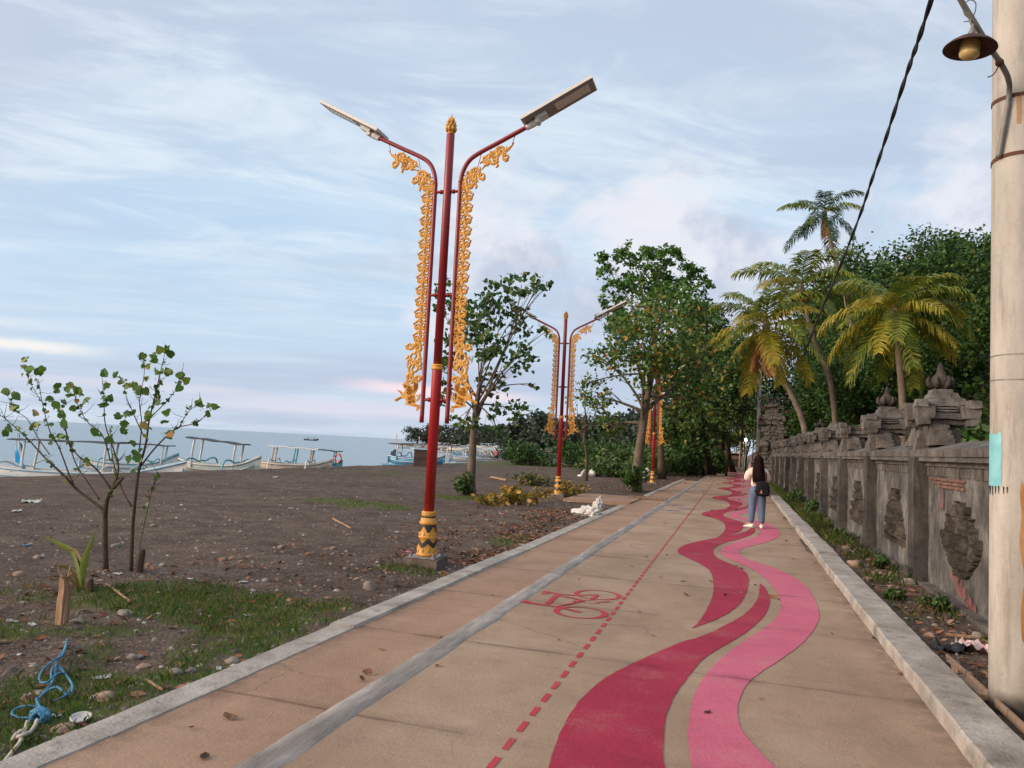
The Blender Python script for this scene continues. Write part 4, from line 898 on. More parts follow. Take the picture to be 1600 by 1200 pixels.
# tall tree behind it
Y = 47; b0 = gz(atY(1035, 722, Y))
tree('broad_tree', 'tallest broad green tree rising above the almond tree', b0, [b0, atY(1030, 640, Y), atY(1025, 560, Y), atY(1015, 490, Y)], .19,
     [pc(945, 415, Y, 28, 20), pc(990, 398, Y, 36, 22, dy=.8), pc(1035, 402, Y, 34, 22, dy=-.8), pc(1065, 430, Y, 32, 24), pc(1095, 445, Y, 20, 20), pc(960, 455, Y, 32, 22, dy=-1), pc(1010, 440, Y, 44, 30, dy=1), pc(1050, 475, Y, 50, 32, dy=-1), pc(955, 490, Y, 26, 26), pc(985, 510, Y, 36, 30, dy=1.5), pc(1090, 490, Y, 34, 30, dy=1)],
     7400, (.19, .34), L_BIG, M_BARK2, 9, sub=34, sig=.14, upb=.9, split=.6)
# dark banyans over the far end of the path
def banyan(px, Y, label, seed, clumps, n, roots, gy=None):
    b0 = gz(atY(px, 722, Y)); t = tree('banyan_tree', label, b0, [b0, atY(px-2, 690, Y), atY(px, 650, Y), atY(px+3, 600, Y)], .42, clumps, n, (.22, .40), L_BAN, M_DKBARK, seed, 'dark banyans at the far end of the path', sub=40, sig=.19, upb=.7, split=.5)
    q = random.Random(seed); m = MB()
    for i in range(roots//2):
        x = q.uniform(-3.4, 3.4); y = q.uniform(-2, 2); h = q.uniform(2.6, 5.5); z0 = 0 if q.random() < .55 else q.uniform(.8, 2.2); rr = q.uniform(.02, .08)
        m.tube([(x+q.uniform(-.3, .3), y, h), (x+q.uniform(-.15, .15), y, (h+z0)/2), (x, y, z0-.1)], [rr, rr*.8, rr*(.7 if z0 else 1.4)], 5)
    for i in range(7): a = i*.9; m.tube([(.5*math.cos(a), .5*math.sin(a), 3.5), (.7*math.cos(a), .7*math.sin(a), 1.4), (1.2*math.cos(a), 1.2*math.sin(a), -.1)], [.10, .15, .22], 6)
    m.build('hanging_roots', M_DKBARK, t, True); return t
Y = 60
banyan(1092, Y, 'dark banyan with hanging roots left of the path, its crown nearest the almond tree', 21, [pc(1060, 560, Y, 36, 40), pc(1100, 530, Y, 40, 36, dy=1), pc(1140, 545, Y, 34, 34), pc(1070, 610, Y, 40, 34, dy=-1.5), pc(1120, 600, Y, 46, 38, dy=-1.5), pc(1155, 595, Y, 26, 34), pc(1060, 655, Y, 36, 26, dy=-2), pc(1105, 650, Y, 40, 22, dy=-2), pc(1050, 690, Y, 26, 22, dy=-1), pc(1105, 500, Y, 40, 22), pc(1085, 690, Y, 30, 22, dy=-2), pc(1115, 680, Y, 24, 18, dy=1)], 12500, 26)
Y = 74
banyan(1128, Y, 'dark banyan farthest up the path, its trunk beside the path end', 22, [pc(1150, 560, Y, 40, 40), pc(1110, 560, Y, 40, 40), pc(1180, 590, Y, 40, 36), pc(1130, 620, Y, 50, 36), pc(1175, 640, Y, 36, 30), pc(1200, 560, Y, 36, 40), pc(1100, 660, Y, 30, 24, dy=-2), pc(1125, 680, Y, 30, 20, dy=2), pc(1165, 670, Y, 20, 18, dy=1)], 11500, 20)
# slim bare tree
Y = 37; b0 = gz((-7.1, 37))
tree('bare_tree', 'slim brown tree almost without leaves, between the second lamp post and the almond tree', b0, [b0, atY(917, 715, Y), atY(913, 690, Y), atY(914, 672, Y)], .085,
     [pc(893, 625, Y, 14, 20), pc(915, 610, Y, 16, 22), pc(938, 630, Y, 16, 20), pc(905, 650, Y, 20, 14), pc(932, 660, Y, 16, 12), pc(920, 635, Y, 30, 26)], 160, (.10, .2), L_RED, M_BARK2, 31, sub=10, limb=.6, twig=.5, split=.6)

# saplings by the road: stems surveyed from the photograph, then spread in depth
def stem_plant(name, label, base, Y0, stems, leaves, seed, r0, jit=.45, size=(.062, .105), extra=130):
    q = random.Random(seed); r = np.random.default_rng(seed); b = gz(base); t = thing(name, label, 'sapling', b); m = MB(); tips = []
    for st in stems:
        P = [(x/4, 520+y/4) for x, y in st[0]]; dd = st[1]; n = len(P)
        W = [atY(px, py, Y0+dd[0]+(dd[1]-dd[0])*i/(n-1)) for i, (px, py) in enumerate(P)]
        if W[0].z < .15: W[0].z = b.z
        S = spline([v-b for v in W], 5); k = len(S); m.tube(S, [max(.003, st[2]+(st[3]-st[2])*i/(k-1))*(1+.08*mn.noise(S[i]*30)) for i in range(k)], 7); tips += [(S[i]) for i in range(int(k*.35), k)]
        for j in range(int(k*.5)):
            i = q.randrange(int(k*.3), k); d = Vector((q.uniform(-1, 1), q.uniform(-1, 1), q.uniform(-.2, 1.2))).normalized(); L = q.uniform(.02, .16)
            if st[3] < .006: m.tube([S[i], S[i]+d*L*.6, S[i]+d*L+Vector((0, 0, .02))], [.0032, .0025, .0015], 4)
    m.build('trunk', M_BARK2, t, True)
    L = [np.array(atY(x/4+q.uniform(-1, 1), 520+y/4+q.uniform(-1, 1), Y0+q.uniform(-jit, jit))-b) for x, y in leaves for _ in (0, 1, 2)]
    V, k = leaf_quads(np.array(L), size, r, .1, 'heart', .3); np_mesh('foliage', V, L_SAP, t, k)
    S = [np.array(q.choice(tips))+r.normal(0, .02, 3) for _ in range(extra)]
    V, k = leaf_quads(np.array(S), (.03, .06), r, .2, 'heart', .3); np_mesh('small_leaves', V, L_SAP, t, k); return t
S1 = [([(660, 1490), (655, 1200), (665, 1060), (700, 985), (770, 905)], (0, 0), .034, .012), ([(652, 1110), (560, 1040), (470, 970), (400, 890), (290, 790), (170, 660), (60, 560), (-10, 505)], (0, -.3), .017, .003), ([(470, 970), (430, 880), (370, 720), (310, 610), (265, 440), (240, 290)], (-.1, .2), .010, .003),
      ([(310, 760), (240, 660), (170, 540), (95, 480), (40, 380)], (-.15, .1), .006, .002), ([(620, 1040), (540, 920), (480, 830), (440, 720), (400, 560), (360, 450)], (0, .35), .010, .003), ([(700, 985), (600, 850), (500, 780), (430, 680), (390, 520)], (0, -.35), .011, .003), ([(690, 800), (640, 640), (550, 560), (500, 480), (470, 400)], (.0, -.2), .007, .002),
      ([(700, 985), (740, 860), (720, 760), (660, 580), (650, 440), (640, 300)], (0, .3), .011, .003), ([(260, 430), (210, 350), (165, 260)], (.1, .2), .004, .002)]
LV1 = [(155, 170), (180, 225), (150, 215), (245, 240), (260, 225), (35, 365), (90, 385), (110, 400), (230, 570), (220, 575), (85, 460), (310, 415), (355, 360), (400, 430), (480, 360), (430, 390), (350, 450), (390, 510), (540, 425), (420, 350), (500, 370), (400, 560), (460, 470), (655, 255), (715, 265), (670, 330), (650, 410), (690, 410), (640, 455), (740, 520), (540, 800), (30, 625), (375, 650), (590, 620), (680, 670), (355, 330), (440, 330), (60, 600), (120, 600), (220, 500)]
S2 = [([(820, 1490), (830, 1200), (850, 1000), (870, 850), (910, 700), (930, 560), (960, 430), (1000, 260), (1030, 130)], (0, -.1), .020, .003), ([(822, 1085), (750, 950), (700, 760), (690, 600)], (0, .3), .009, .003), ([(868, 850), (960, 730), (1060, 630), (1120, 590), (1230, 560), (1320, 480)], (0, -.4), .010, .003), ([(1120, 588), (1180, 490), (1250, 440)], (-.25, -.2), .005, .002),
      ([(930, 540), (1040, 430), (1110, 340), (1130, 270)], (-.05, .25), .006, .002), ([(900, 650), (840, 520), (790, 400), (770, 300)], (0, .2), .007, .002), ([(872, 720), (885, 560), (872, 430), (900, 270), (900, 180)], (0, -.3), .007, .002), ([(850, 1490), (900, 1200), (960, 950), (990, 870)], (.1, .2), .005, .002), ([(940, 500), (985, 380), (1000, 300)], (0, .1), .004, .002)]
LV2 = [(760, 285), (800, 330), (860, 350), (840, 330), (870, 370), (910, 290), (960, 145), (965, 170), (1000, 105), (1045, 90), (1060, 130), (1040, 110), (925, 210), (890, 150), (1005, 250), (1050, 245), (975, 240), (1125, 265), (1165, 300), (1120, 350), (910, 365), (790, 515), (770, 570), (780, 620), (770, 600), (800, 500), (990, 435), (1040, 500), (1025, 560), (1255, 450), (1310, 455), (1350, 465), (1340, 455), (920, 515), (860, 780), (840, 750), (800, 790), (780, 560), (900, 580), (1060, 630), (830, 690)]
stem_plant('sapling', 'left sapling, thicker trunk forking low, spreading over the white boat', (-6.3, 6.66), 6.7, S1, LV1, 41, .034)
stem_plant('sapling', 'right sapling, thin upright stems with big round leaves at their tips', (-6.17, 6.83), 6.85, S2, LV2, 42, .02)
m = MB(); b0 = gz((-6.08, 6.85)); st_ = thing('tree_stump', 'short dark broken stump beside the right sapling', 'stump', b0)
m.tube([(0, 0, -.02), (.005, 0, .1), (.012, .01, .23), (.02, .01, .27)], [.05, .04, .038, .026], 9); m.build('stump_wood', M_BARK2, st_)

# coconut seedling and split stake
b0 = gz((-5.72, 5.85)); sd_ = thing('coconut_seedling', 'young coconut seedling with a few broad upright leaves in the grass', 'seedling', b0)
L_SEED = leafmat('seedling_leaf', [(0, (0.084, 0.144, 0.024)), (1, (0.168, 0.204, 0.042))], .3); L_SEED2 = leafmat('seedling_dry_leaf', [(0, (.13, .085, .04)), (1, (.26, .20, .09))], .3)
def broad_leaf(P, wmax, m, name, fold=.35):
    S = spline(P, 6); n = len(S); q = MB(); vs = []; fs = []
    for i, p in enumerate(S):
        t = i/(n-1); d = (S[min(i+1, n-1)]-S[max(i-1, 0)]).normalized(); s = d.cross(Vector((0, .9, .3))).normalized(); up = s.cross(d); ww = wmax*math.sin(math.pi*min(1, .12+.88*t)**1.1)*(1 if t < .97 else .25)+.003
        vs += [p-s*ww+up*ww*fold, p, p+s*ww+up*ww*fold]
    for i in range(n-1): fs += [(i*3, i*3+1, i*3+4, i*3+3), (i*3+1, i*3+2, i*3+5, i*3+4)]
    q.add(vs, fs); return q.build(name, m, sd_, True)
def sp(x, y, dy=0): return atY(x/3, 800+y/3, 5.85+dy)-b0
broad_leaf([sp(378, 385), sp(380, 310), sp(395, 220, -.05), sp(445, 100, -.1)], .038, L_SEED, 'leaf')
broad_leaf([sp(375, 385), sp(365, 300), sp(330, 190, .1), sp(285, 160, .15), sp(200, 108, .2)], .036, L_SEED, 'leaf')
broad_leaf([sp(380, 380), sp(372, 260, .05), sp(350, 190, .08), sp(318, 178, .1)], .032, L_SEED2, 'leaf')
broad_leaf([sp(372, 385), sp(350, 310, -.1), sp(310, 262, -.15), sp(255, 258, -.2)], .024, L_SEED2, 'leaf')
broad_leaf([sp(376, 385), sp(345, 340, -.1), sp(310, 300, -.16), sp(275, 310, -.2)], .022, L_SEED2, 'leaf')
m = MB(); m.tube([(0, 0, -.03), (0, 0, .05), (.005, 0, .14)], [.045, .035, .02], 8); m.build('stem', M_BARK2, sd_)
M_SPLIT = mat('split_wood', [(.20, .11, .06), (.34, .20, .115), (.44, .29, .18)], 6, .85, .7, 30, stretch=(6, 6, .5), dist=.01)
b0 = gz((-4.96, 4.82)); sk = thing('wooden_stake', 'split wooden stake with a frayed top, standing in the grass by the blue rope', 'stake', b0)
m = MB(); m.rbox((.0, 0, .18), (.055, .06, .40), 5, .007, 4, taper=.85, fr=12); m.rbox((.028, .012, .16), (.03, .05, .34), 5, .006, 6, taper=.7, fr=12); m.build('split_post', M_SPLIT, sk)
m = MB()
for i in range(8): a = i*.8; m.tube([(0, 0, .36), (.03*math.cos(a), .03*math.sin(a), .40), (.05*math.cos(a)-.01, .05*math.sin(a), .37+.05*(i % 3))], [.010, .007, .002], 4)
m.build('frayed_fibre', M_SPLIT, sk)

# coconut palms
L_PG = leafmat('palm_green', [(0, (0.071, 0.122, 0.020)), (.5, (0.151, 0.208, 0.028)), (.85, (0.273, 0.287, 0.036)), (1, (0.431, 0.316, 0.048))], .3, .4)
L_PY = leafmat('palm_yellow_green', [(0, (0.168, 0.189, 0.022)), (.5, (0.323, 0.301, 0.030)), (1, (0.504, 0.336, 0.048))], .35, .4)
L_PD = leafmat('palm_dry_orange', [(0, (0.195, 0.085, 0.033)), (.5, (0.338, 0.150, 0.052)), (1, (0.442, 0.234, 0.098))], .3, .6)
L_PK = leafmat('palm_dark_green', [(0, (0.032, 0.064, 0.022)), (.6, (0.061, 0.104, 0.031)), (1, (0.113, 0.151, 0.046))], .2, .4)
M_PALM = stonemat('palm_bark', [(.12, .09, .07), (.18, .14, .11), (.25, .20, .165)], .1, .3, 20, .6)
M_COCO = mat('coconut_husk', [(.28, .13, .02), (.38, .20, .035)], 6, .6, .2, 30)
def frond_mesh(L, el, droop, seed, ldrop=.7, N=60, ll=.27):
    r = random.Random(seed); P = []; p = Vector((0, 0, 0)); a = el; n = 22
    for i in range(n+1):
        P.append(p.copy()); t = i/n; a = el-droop*(t**1.3); p = p+Vector((math.cos(a), 0, math.sin(a)))*(L/n)
    V = []
    for i in range(n):      # rachis as a tapering strip on edge and flat
        w0, w1 = .022*(1-i/n*.85), .022*(1-(i+1)/n*.85)
        V.append([P[i]+Vector((0, -w0, 0)), P[i]+Vector((0, w0, 0)), P[i+1]+Vector((0, w1, 0)), P[i+1]+Vector((0, -w1, 0))]); V.append([P[i]+Vector((0, 0, -w0)), P[i]+Vector((0, 0, w0)), P[i+1]+Vector((0, 0, w1)), P[i+1]+Vector((0, 0, -w1))])
    for j in range(N):
        t = .13+.86*j/(N-1); f = t*n; i = min(n-1, int(f)); q = P[i].lerp(P[i+1], f-i); d = (P[i+1]-P[i]).normalized(); up = Vector((-d.z, 0, d.x))
        len_ = L*ll*(math.sin(math.pi*(.10+.80*t))**.6)*r.uniform(.82, 1.12)
        for s in (-1, 1):
            fw = .45+.5*t; v = (Vector((0, s, 0))+d*(fw+r.uniform(-.3, .35))+up*r.uniform(-.15, .35)).normalized(); dr = ldrop*r.uniform(.5, 2.0)
            if r.random() < .07: continue
            m1 = q+v*len_*.5; v2 = (v+Vector((0, 0, -dr))).normalized(); m2 = m1+v2*len_*.3; v3 = (v2+Vector((0, 0, -dr*.9))).normalized(); m3 = m2+v3*len_*.26
            w = .034*L/3*r.uniform(.7, 1.25); wv = d*w
            V.append([q-wv*.6, q+wv*.6, m1+wv, m1-wv]); V.append([m1-wv, m1+wv, m2+wv*.7, m2-wv*.7]); V.append([m2-wv*.7, m2+wv*.7, m3+wv*.12, m3-wv*.12])
    V = np.array([[tuple(v) for v in q] for q in V], np.float32); me_o = np_mesh('tmp', V, None); me = me_o.data; bpy.data.objects.remove(me_o); me.name = 'frond'; return me
def palm(label, trunk, r0, L, fronds, seed, nuts=0):
    b0 = Vector(trunk[0]); t = thing('coconut_palm', label, 'palm', b0, 0, 'coconut palms behind the temple wall'); S = spline([Vector(p)-b0 for p in trunk], 8); n = len(S); q = random.Random(seed)
    m = MB(); m.tube(S, [r0*(1.35-.35*min(1, i/4)-.25*i/n)*(1+.05*(i % 2)) for i in range(n)], 10); m.build('trunk', M_PALM, t, True); top = S[-1]
    cache = {}
    for k, (azm, el, dr, lm, sc) in enumerate(fronds):
        key = (round(el, 1), round(dr, 1), lm, k % 3)
        if key not in cache: cache[key] = frond_mesh(L, el, dr, seed*50+len(cache), .55+.5*(1.2-el)/2.); cache[key].materials.append(lm)
        o = bpy.data.objects.new('frond', cache[key]); COL.objects.link(o); o.parent = t; o.location = top+Vector((0, 0, .05)); o.rotation_euler = (q.uniform(-.25, .25), 0, azm); o.scale = (sc, sc, sc)
    m = MB(); m.tube([top-Vector((0, 0, .25)), top, top+Vector((0, 0, .35)), top+Vector((.02, 0, .75))], [r0*.8, r0*1.25, r0*.8, .02], 8); m.build('crown_shaft', M_PALM, t, True)
    for i in range(nuts):
        a = 2.4*i; m = MB(); m.lump(top+Vector((.26*math.cos(a), .26*math.sin(a), -.10-.13*(i % 3))), (.12, .12, .145), i, .08, 2); m.build('coconut', M_COCO, t, True)
    return t
def fr(n, seed, mats, el_hi=1.25, el_lo=-.75):
    q = random.Random(seed); o = []
    for i in range(n):
        t = i/(n-1); el = el_hi+(el_lo-el_hi)*t; a = 2.399*i+q.uniform(-.25, .25); lm = mats[min(len(mats)-1, int(t*len(mats)*.999))]
        o.append((a, round(el*5)/5, round((1.5-.55*t)*5)/5*(1 if el > -.2 else .7), lm, q.uniform(.85, 1.08)))
    return o
def gzz(v, dz=0): return Vector((v[0], v[1], ground_z(v[0], v[1])+dz-.1))
Y = 33; c = atY(1398, 493, Y); b_ = gzz(atY(1412, 700, Y))
palm('nearest coconut palm on the right with wide yellow-green drooping fronds', [b_, atY(1410, 620, Y), c], .16, 3.05, fr(28, 3, [L_PG, L_PY, L_PG, L_PY, L_PG], 1.25, -1.0), 3, 4)
Y = 40; c = atY(1197, 512, Y); b_ = gzz(atY(1268, 700, Y))
palm('leaning left coconut palm with orange dead fronds hanging below its crown', [b_, atY(1256, 665, Y), atY(1222, 585, Y), c], .16, 3.3, fr(20, 5, [L_PG, L_PY, L_PG, L_PY], 1.3, -.9)+[(a, -1.2, .3, L_PD, s) for a, s in ((1.9, .7), (3.5, .7), (4.6, .8))], 5)
Y = 43; c = atY(1252, 458, Y); b_ = gzz(atY(1312, 690, Y))
palm('leaning coconut palm with orange coconuts and ragged upright fronds', [b_, atY(1300, 608, Y), atY(1272, 530, Y), c], .16, 4.0, fr(11, 7, [L_PG, L_PG, L_PY, L_PG], 1.35, -.1), 7, 10)
Y = 60; c = atY(1288, 336, Y); b_ = gzz(atY(1345, 700, Y))
palm('tallest and farthest coconut palm with dark wind-torn fronds', [b_, atY(1340, 560, Y), atY(1318, 455, Y), atY(1302, 395, Y), c], .17, 3.5, fr(12, 9, [L_PK, L_PG, L_PK, L_PK], 1.25, -.7)+[(a, -1.4, .2, L_PD, .5) for a in (.5, 2.6, 4.6)], 9)

# forest on the hillside behind the wall
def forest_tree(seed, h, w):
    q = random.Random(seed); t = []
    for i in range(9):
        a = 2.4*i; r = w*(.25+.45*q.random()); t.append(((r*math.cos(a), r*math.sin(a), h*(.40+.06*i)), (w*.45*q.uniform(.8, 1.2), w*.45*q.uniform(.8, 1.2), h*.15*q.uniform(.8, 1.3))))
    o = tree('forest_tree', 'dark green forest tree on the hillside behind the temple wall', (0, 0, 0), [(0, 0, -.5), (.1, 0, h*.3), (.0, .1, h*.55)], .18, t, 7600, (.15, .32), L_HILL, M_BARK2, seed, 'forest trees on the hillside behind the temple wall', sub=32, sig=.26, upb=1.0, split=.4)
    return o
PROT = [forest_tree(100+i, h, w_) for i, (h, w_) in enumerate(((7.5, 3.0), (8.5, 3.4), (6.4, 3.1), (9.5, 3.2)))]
spots = []
q = random.Random(77)
for Y, X, s in ((9, 7.0, .8), (12, 6.6, .72), (15, 8.2, .85), (18, 9.0, .8), (20, 9.6, .9), (25, 10.0, .8), (29, 11.5, .9), (33, 12.2, .85), (39, 7.6, .7), (38, 12, .75), (41, 5.6, .55), (42, 8.5, .95), (46, 6.5, .8), (47, 12, .72), (52, 9, .8), (53, 5.5, .8), (58, 12.5, .85), (60, 6.5, .95), (66, 9.5, 1.1), (68, 16, 1.05), (70, 4.6, .85), (75, 12.5, 1.1), (78, 19.5, 1.1), (80, 6.5, .95), (86, 15, 1.1), (90, 9.5, 1.1), (92, 3.5, 1), (95, 22, 1.15), (56, 17, 1.0), (44, 16, .95), (34, 14, .95), (26, 14, .95), (17, 12, .95), (10, 11, .95), (62, 21, 1.05), (100, 0.5, 1.1), (100, 5.5, 1.2), (106, 16, 1.2), (5, 8.5, .9), (30, 18.5, 1), (48, 21, 1), (104, -4, 1.1), (108, -9, 1.1), (22, 17, 1), (78, 9.0, 1.6), (84, 11.2, 1.55), (90, 13.5, 1.6), (72, 7.6, 1.45), (76, 5.6, 1.3), (82, 13.5, 1.35), (64, 12, 1.0), (112, 27, 1.2), (85, 26, 1.2), (68, 27, 1.1)):
    spots.append((X+q.uniform(-.5, .5), Y+q.uniform(-.7, .7), s))
used = set()
for i, (x, y, s) in enumerate(spots):
    o = PROT[i % 4] if i < 4 else dup(PROT[i % 4])
    o.location = (x, y, ground_z(x, y)-.2); o.rotation_euler = (0, 0, q.uniform(0, 6.28)); o.scale = (s, s, s*q.uniform(.92, 1.08))
# undergrowth carpet behind the wall and up the slope
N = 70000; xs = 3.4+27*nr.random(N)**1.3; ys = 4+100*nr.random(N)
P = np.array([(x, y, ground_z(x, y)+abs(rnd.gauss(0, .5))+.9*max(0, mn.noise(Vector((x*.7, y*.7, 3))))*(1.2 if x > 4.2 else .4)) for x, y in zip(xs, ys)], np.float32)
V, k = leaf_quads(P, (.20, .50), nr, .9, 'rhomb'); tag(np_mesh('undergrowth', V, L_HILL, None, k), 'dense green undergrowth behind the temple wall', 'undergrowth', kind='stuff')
# shrubs beyond the wall foot and creeper mounds left of the path
def shrub(label, x, y, w, h, n, seed, lm, size, group=None, dep=None, name='shrub'):
    r = np.random.default_rng(seed); q = random.Random(seed); b = gz((x, y)); t = thing(name, label, 'shrub', b, 0, group); d = dep or w
    cl = [((q.uniform(-.6, .6)*w, q.uniform(-.5, .5)*d, h*q.uniform(.25, .6)), (w*.5, d*.5, h*.42)) for _ in range(7)]; pts, cen = crown_points(cl, n, r, 30, .2, .35); pts[:, 2] = np.abs(pts[:, 2])
    V, k = leaf_quads(pts, size, r, .8, 'oval'); np_mesh('foliage', V, lm, t, k); m = MB()
    for c in cen:
        for e in c[:5]: m.tube(bez(Vector((e[0]*.35, e[1]*.35, 0)), Vector((e[0]*.6, e[1]*.6, abs(e[2])*.7)), Vector((e[0], e[1], abs(e[2]))), 4), [.02, .018, .014, .01, .006], 4, False)
    m.build('stems', M_BARK2, t); return t
G = 'green creeper mounds left of the path'
for i, (px, Y, w_, h, lab) in enumerate(((845, 60, 3.0, 2.3, 'dark bushy mound left of the second lamp post'), (800, 78, 2.4, 1.6, 'low bush at the back of the beach behind the seated people'), (900, 62, 3.0, 2.3, 'dark bush behind the slim bare tree'), (955, 46, 2.6, 1.25, 'bright low creeper mound left of the almond trunk'), (1000, 52, 2.6, 2.0, 'green bush directly behind the almond trunk'), (1030, 55, 2.0, 2.2, 'green bush right of the farthest lamp post'), (985, 62, 3.4, 2.6, 'tall dark bush farther behind the almond trunk'), (1086, 57, 1.5, 2.2, 'leafy bush at the foot of the nearer banyan'), (1108, 66, 1.6, 2.4, 'leafy bush at the foot of the farther banyan'), (935, 70, 3.0, 2.6, 'shadowy bush left of the yellow market canopies'), (1048, 66, 2.4, 2.6, 'bush behind the stone rubble pile'))):
    p0 = atY(px, 725, Y); shrub(lab, p0.x, p0.y, w_, h, 2300, 200+i, L_IVY if i in (3, 4, 5) else L_HILL, (.16, .30), G)
# cut branches with yellowing leaves
for i, (px, py, w_, h, n, lab) in enumerate(((770, 778, .75, .36, 170, 'cut branch of yellow leaves nearest the slender shade tree'), (808, 776, .95, .55, 300, 'largest heap of cut yellow-leaved branches'), (832, 748, 1.35, .62, 330, 'greener cut branch lying behind the yellow heap'), (862, 766, .8, .42, 190, 'cut yellow branch left of the second lamp post'), (893, 762, .65, .55, 190, 'cut yellow branch right of the second lamp post'))):
    p0 = gnd(px, py+8); shrub(lab, p0.x, p0.y, w_, h, n, 300+i, L_YEL if i != 2 else leafmat('half_yellow_leaves', [(0, (.03, .06, .015)), (.5, (.07, .09, .02)), (1, (.3, .2, .03))], .2), (.10, .19), 'cut branches with yellowing leaves', .6, 'cut_branch')
for i, (x, y, w_, h, lab) in enumerate(((2.0, 17.2, .16, .22, 'leafy weed against the wall below the fourth carved panel'), (1.95, 23, .35, .5, 'bright green weed clump along the far kerb'), (1.9, 28, .4, .6, 'tall weed clump beyond the end of the right kerb'), (2.0, 12.3, .14, .22, 'small weed at the wall foot below the third carved panel'), (1.75, 9.7, .16, .16, 'small green weed beside the raised kerb'), (2.05, 9.2, .14, .22, 'small weed between the pilaster foot and the kerb'))):
    shrub(lab, x, y, w_, h, 160 if i in (0, 3, 4, 5) else 700, 400+i, L_IVY, (.05, .1), 'weeds along the temple wall', name='weed')

# the far headland: each clump of trees, then the low shore
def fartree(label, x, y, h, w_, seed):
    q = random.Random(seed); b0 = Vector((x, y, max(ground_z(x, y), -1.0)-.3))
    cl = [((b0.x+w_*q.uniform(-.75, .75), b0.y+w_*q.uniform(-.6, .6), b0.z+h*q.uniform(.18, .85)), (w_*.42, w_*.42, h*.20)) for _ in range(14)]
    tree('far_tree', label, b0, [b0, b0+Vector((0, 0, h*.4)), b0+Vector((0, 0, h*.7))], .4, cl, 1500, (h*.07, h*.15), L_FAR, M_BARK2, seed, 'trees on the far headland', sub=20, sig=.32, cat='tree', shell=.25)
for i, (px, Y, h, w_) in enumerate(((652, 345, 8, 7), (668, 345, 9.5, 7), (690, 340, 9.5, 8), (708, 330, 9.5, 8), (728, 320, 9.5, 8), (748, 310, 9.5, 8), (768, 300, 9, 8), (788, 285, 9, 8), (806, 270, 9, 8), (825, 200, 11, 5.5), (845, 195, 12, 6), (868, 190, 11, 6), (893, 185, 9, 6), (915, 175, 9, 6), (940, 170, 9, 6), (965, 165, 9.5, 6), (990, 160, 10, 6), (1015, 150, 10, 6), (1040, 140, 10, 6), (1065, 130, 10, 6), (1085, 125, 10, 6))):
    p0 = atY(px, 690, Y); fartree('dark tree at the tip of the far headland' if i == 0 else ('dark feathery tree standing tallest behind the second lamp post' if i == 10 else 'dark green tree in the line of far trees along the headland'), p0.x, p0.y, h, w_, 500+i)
# ------------------------------------------------------------------ poles, lamps and the overhead cable
def polemat():
    m, b, p = newmat('concrete_pole'); co = objco(b); z = b.sep(co)[2]
    c = b.ramp(b.noise(b.scale(co, (3, 3, .8)), 1.6, 6, .62), [(.3, (.265, .25, .225)), (.5, (.37, .352, .322)), (.7, (.45, .43, .395))])
    c = b.mix(b.math('MULTIPLY', b.step(b.noise(b.scale(co, (9, 9, 1.0)), 1.4, 5, .65), .52, .70), .5), c, (.17, .15, .125))
    c = b.mix(b.math('MULTIPLY', b.step(b.noise(co, 34, 4), .60, .72), .25), c, (.20, .165, .13))
    wet = b.math('SUBTRACT', 1, b.step(b.math('ADD', z, b.math('MULTIPLY', b.noise(co, 3, 3), .22)), .30, .40)); c = b.mix(wet, c, (.085, .075, .066))
    b.put(p.inputs['Base Color'], c); p.inputs['Roughness'].default_value = .85; bump(b, p, b.math('ADD', b.noise(co, 40, 5, .7), b.noise(co, 8, 4)), .45, .008); return m
M_POLE = polemat()
M_RUST = mat('rusty_iron', [(.055, .022, .014), (.10, .038, .02), (.16, .06, .03)], 12, .85, .5, 60)
M_PIPE = mat('galvanised_pipe', [(.16, .155, .14), (.24, .23, .21)], 8, .6, .2, 50, metal=.3, grime=.6)
M_TURQ = mat('turquoise_paint', [(.15, .40, .46), (.18, .47, .53), (.27, .52, .55)], 9, .75, .3, 40)
M_STAIN = mat('rust_brown_stain', [(.22, .105, .035), (.31, .16, .06), (.38, .24, .12)], 4, .9, .3, 30)
M_CABLE = mat('black_cable', [(.010, .010, .014), (.022, .022, .03)], 9, .5, .1, 30)
M_CREAM = mat('cream_glass', [(.46, .32, .12), (.56, .41, .18)], 3, .3, .05, 20)
PX, PYY = atY(1595, 1110, 5.75).x, 5.75
pole = thing('utility_pole', 'big close concrete utility pole at the right edge with turquoise paint and rusty bands', 'utility pole', (PX, PYY, -.12))
q = MB(); q.lathe([(.178, 0), (.176, .5), (.168, 2.2), (.158, 4.4), (.148, 6.9), (.12, 6.92)], 40); q.build('shaft', M_POLE, pole, True)
def prad(z): return .178-.0045*z
def patch(name, a0, a1, z0, z1, m, seed, off=.002, rag=.04, n=14):          # paint lying on the curved shaft, ragged edges
    q = MB(); vs = []; fs = []
    for i in range(n+1):
        for j in range(n+1):
            u, v = i/n, j/n; ea = rag*mn.noise(Vector((v*4, seed, 1)))*(1 if i in (0, n) else 0); ez = rag*1.2*mn.noise(Vector((u*6, seed, 7)))*(1 if j in (0, n) else 0)
            a = R(a0+(a1-a0)*u)+ea*3; z = z0+(z1-z0)*v+ez; r = prad(z)+off; vs.append((r*math.cos(a), r*math.sin(a), z))
    for i in range(n):
        for j in range(n): fs.append((i*(n+1)+j, (i+1)*(n+1)+j, (i+1)*(n+1)+j+1, i*(n+1)+j+1))
    q.add(vs, fs); return q.build(name, m, pole, True)
view = math.degrees(math.atan2(-PYY, -PX))      # side of the shaft that faces the road
patch('turquoise_patch', view-88, view-36, 1.555, 1.895, M_TURQ, 3, rag=.022)
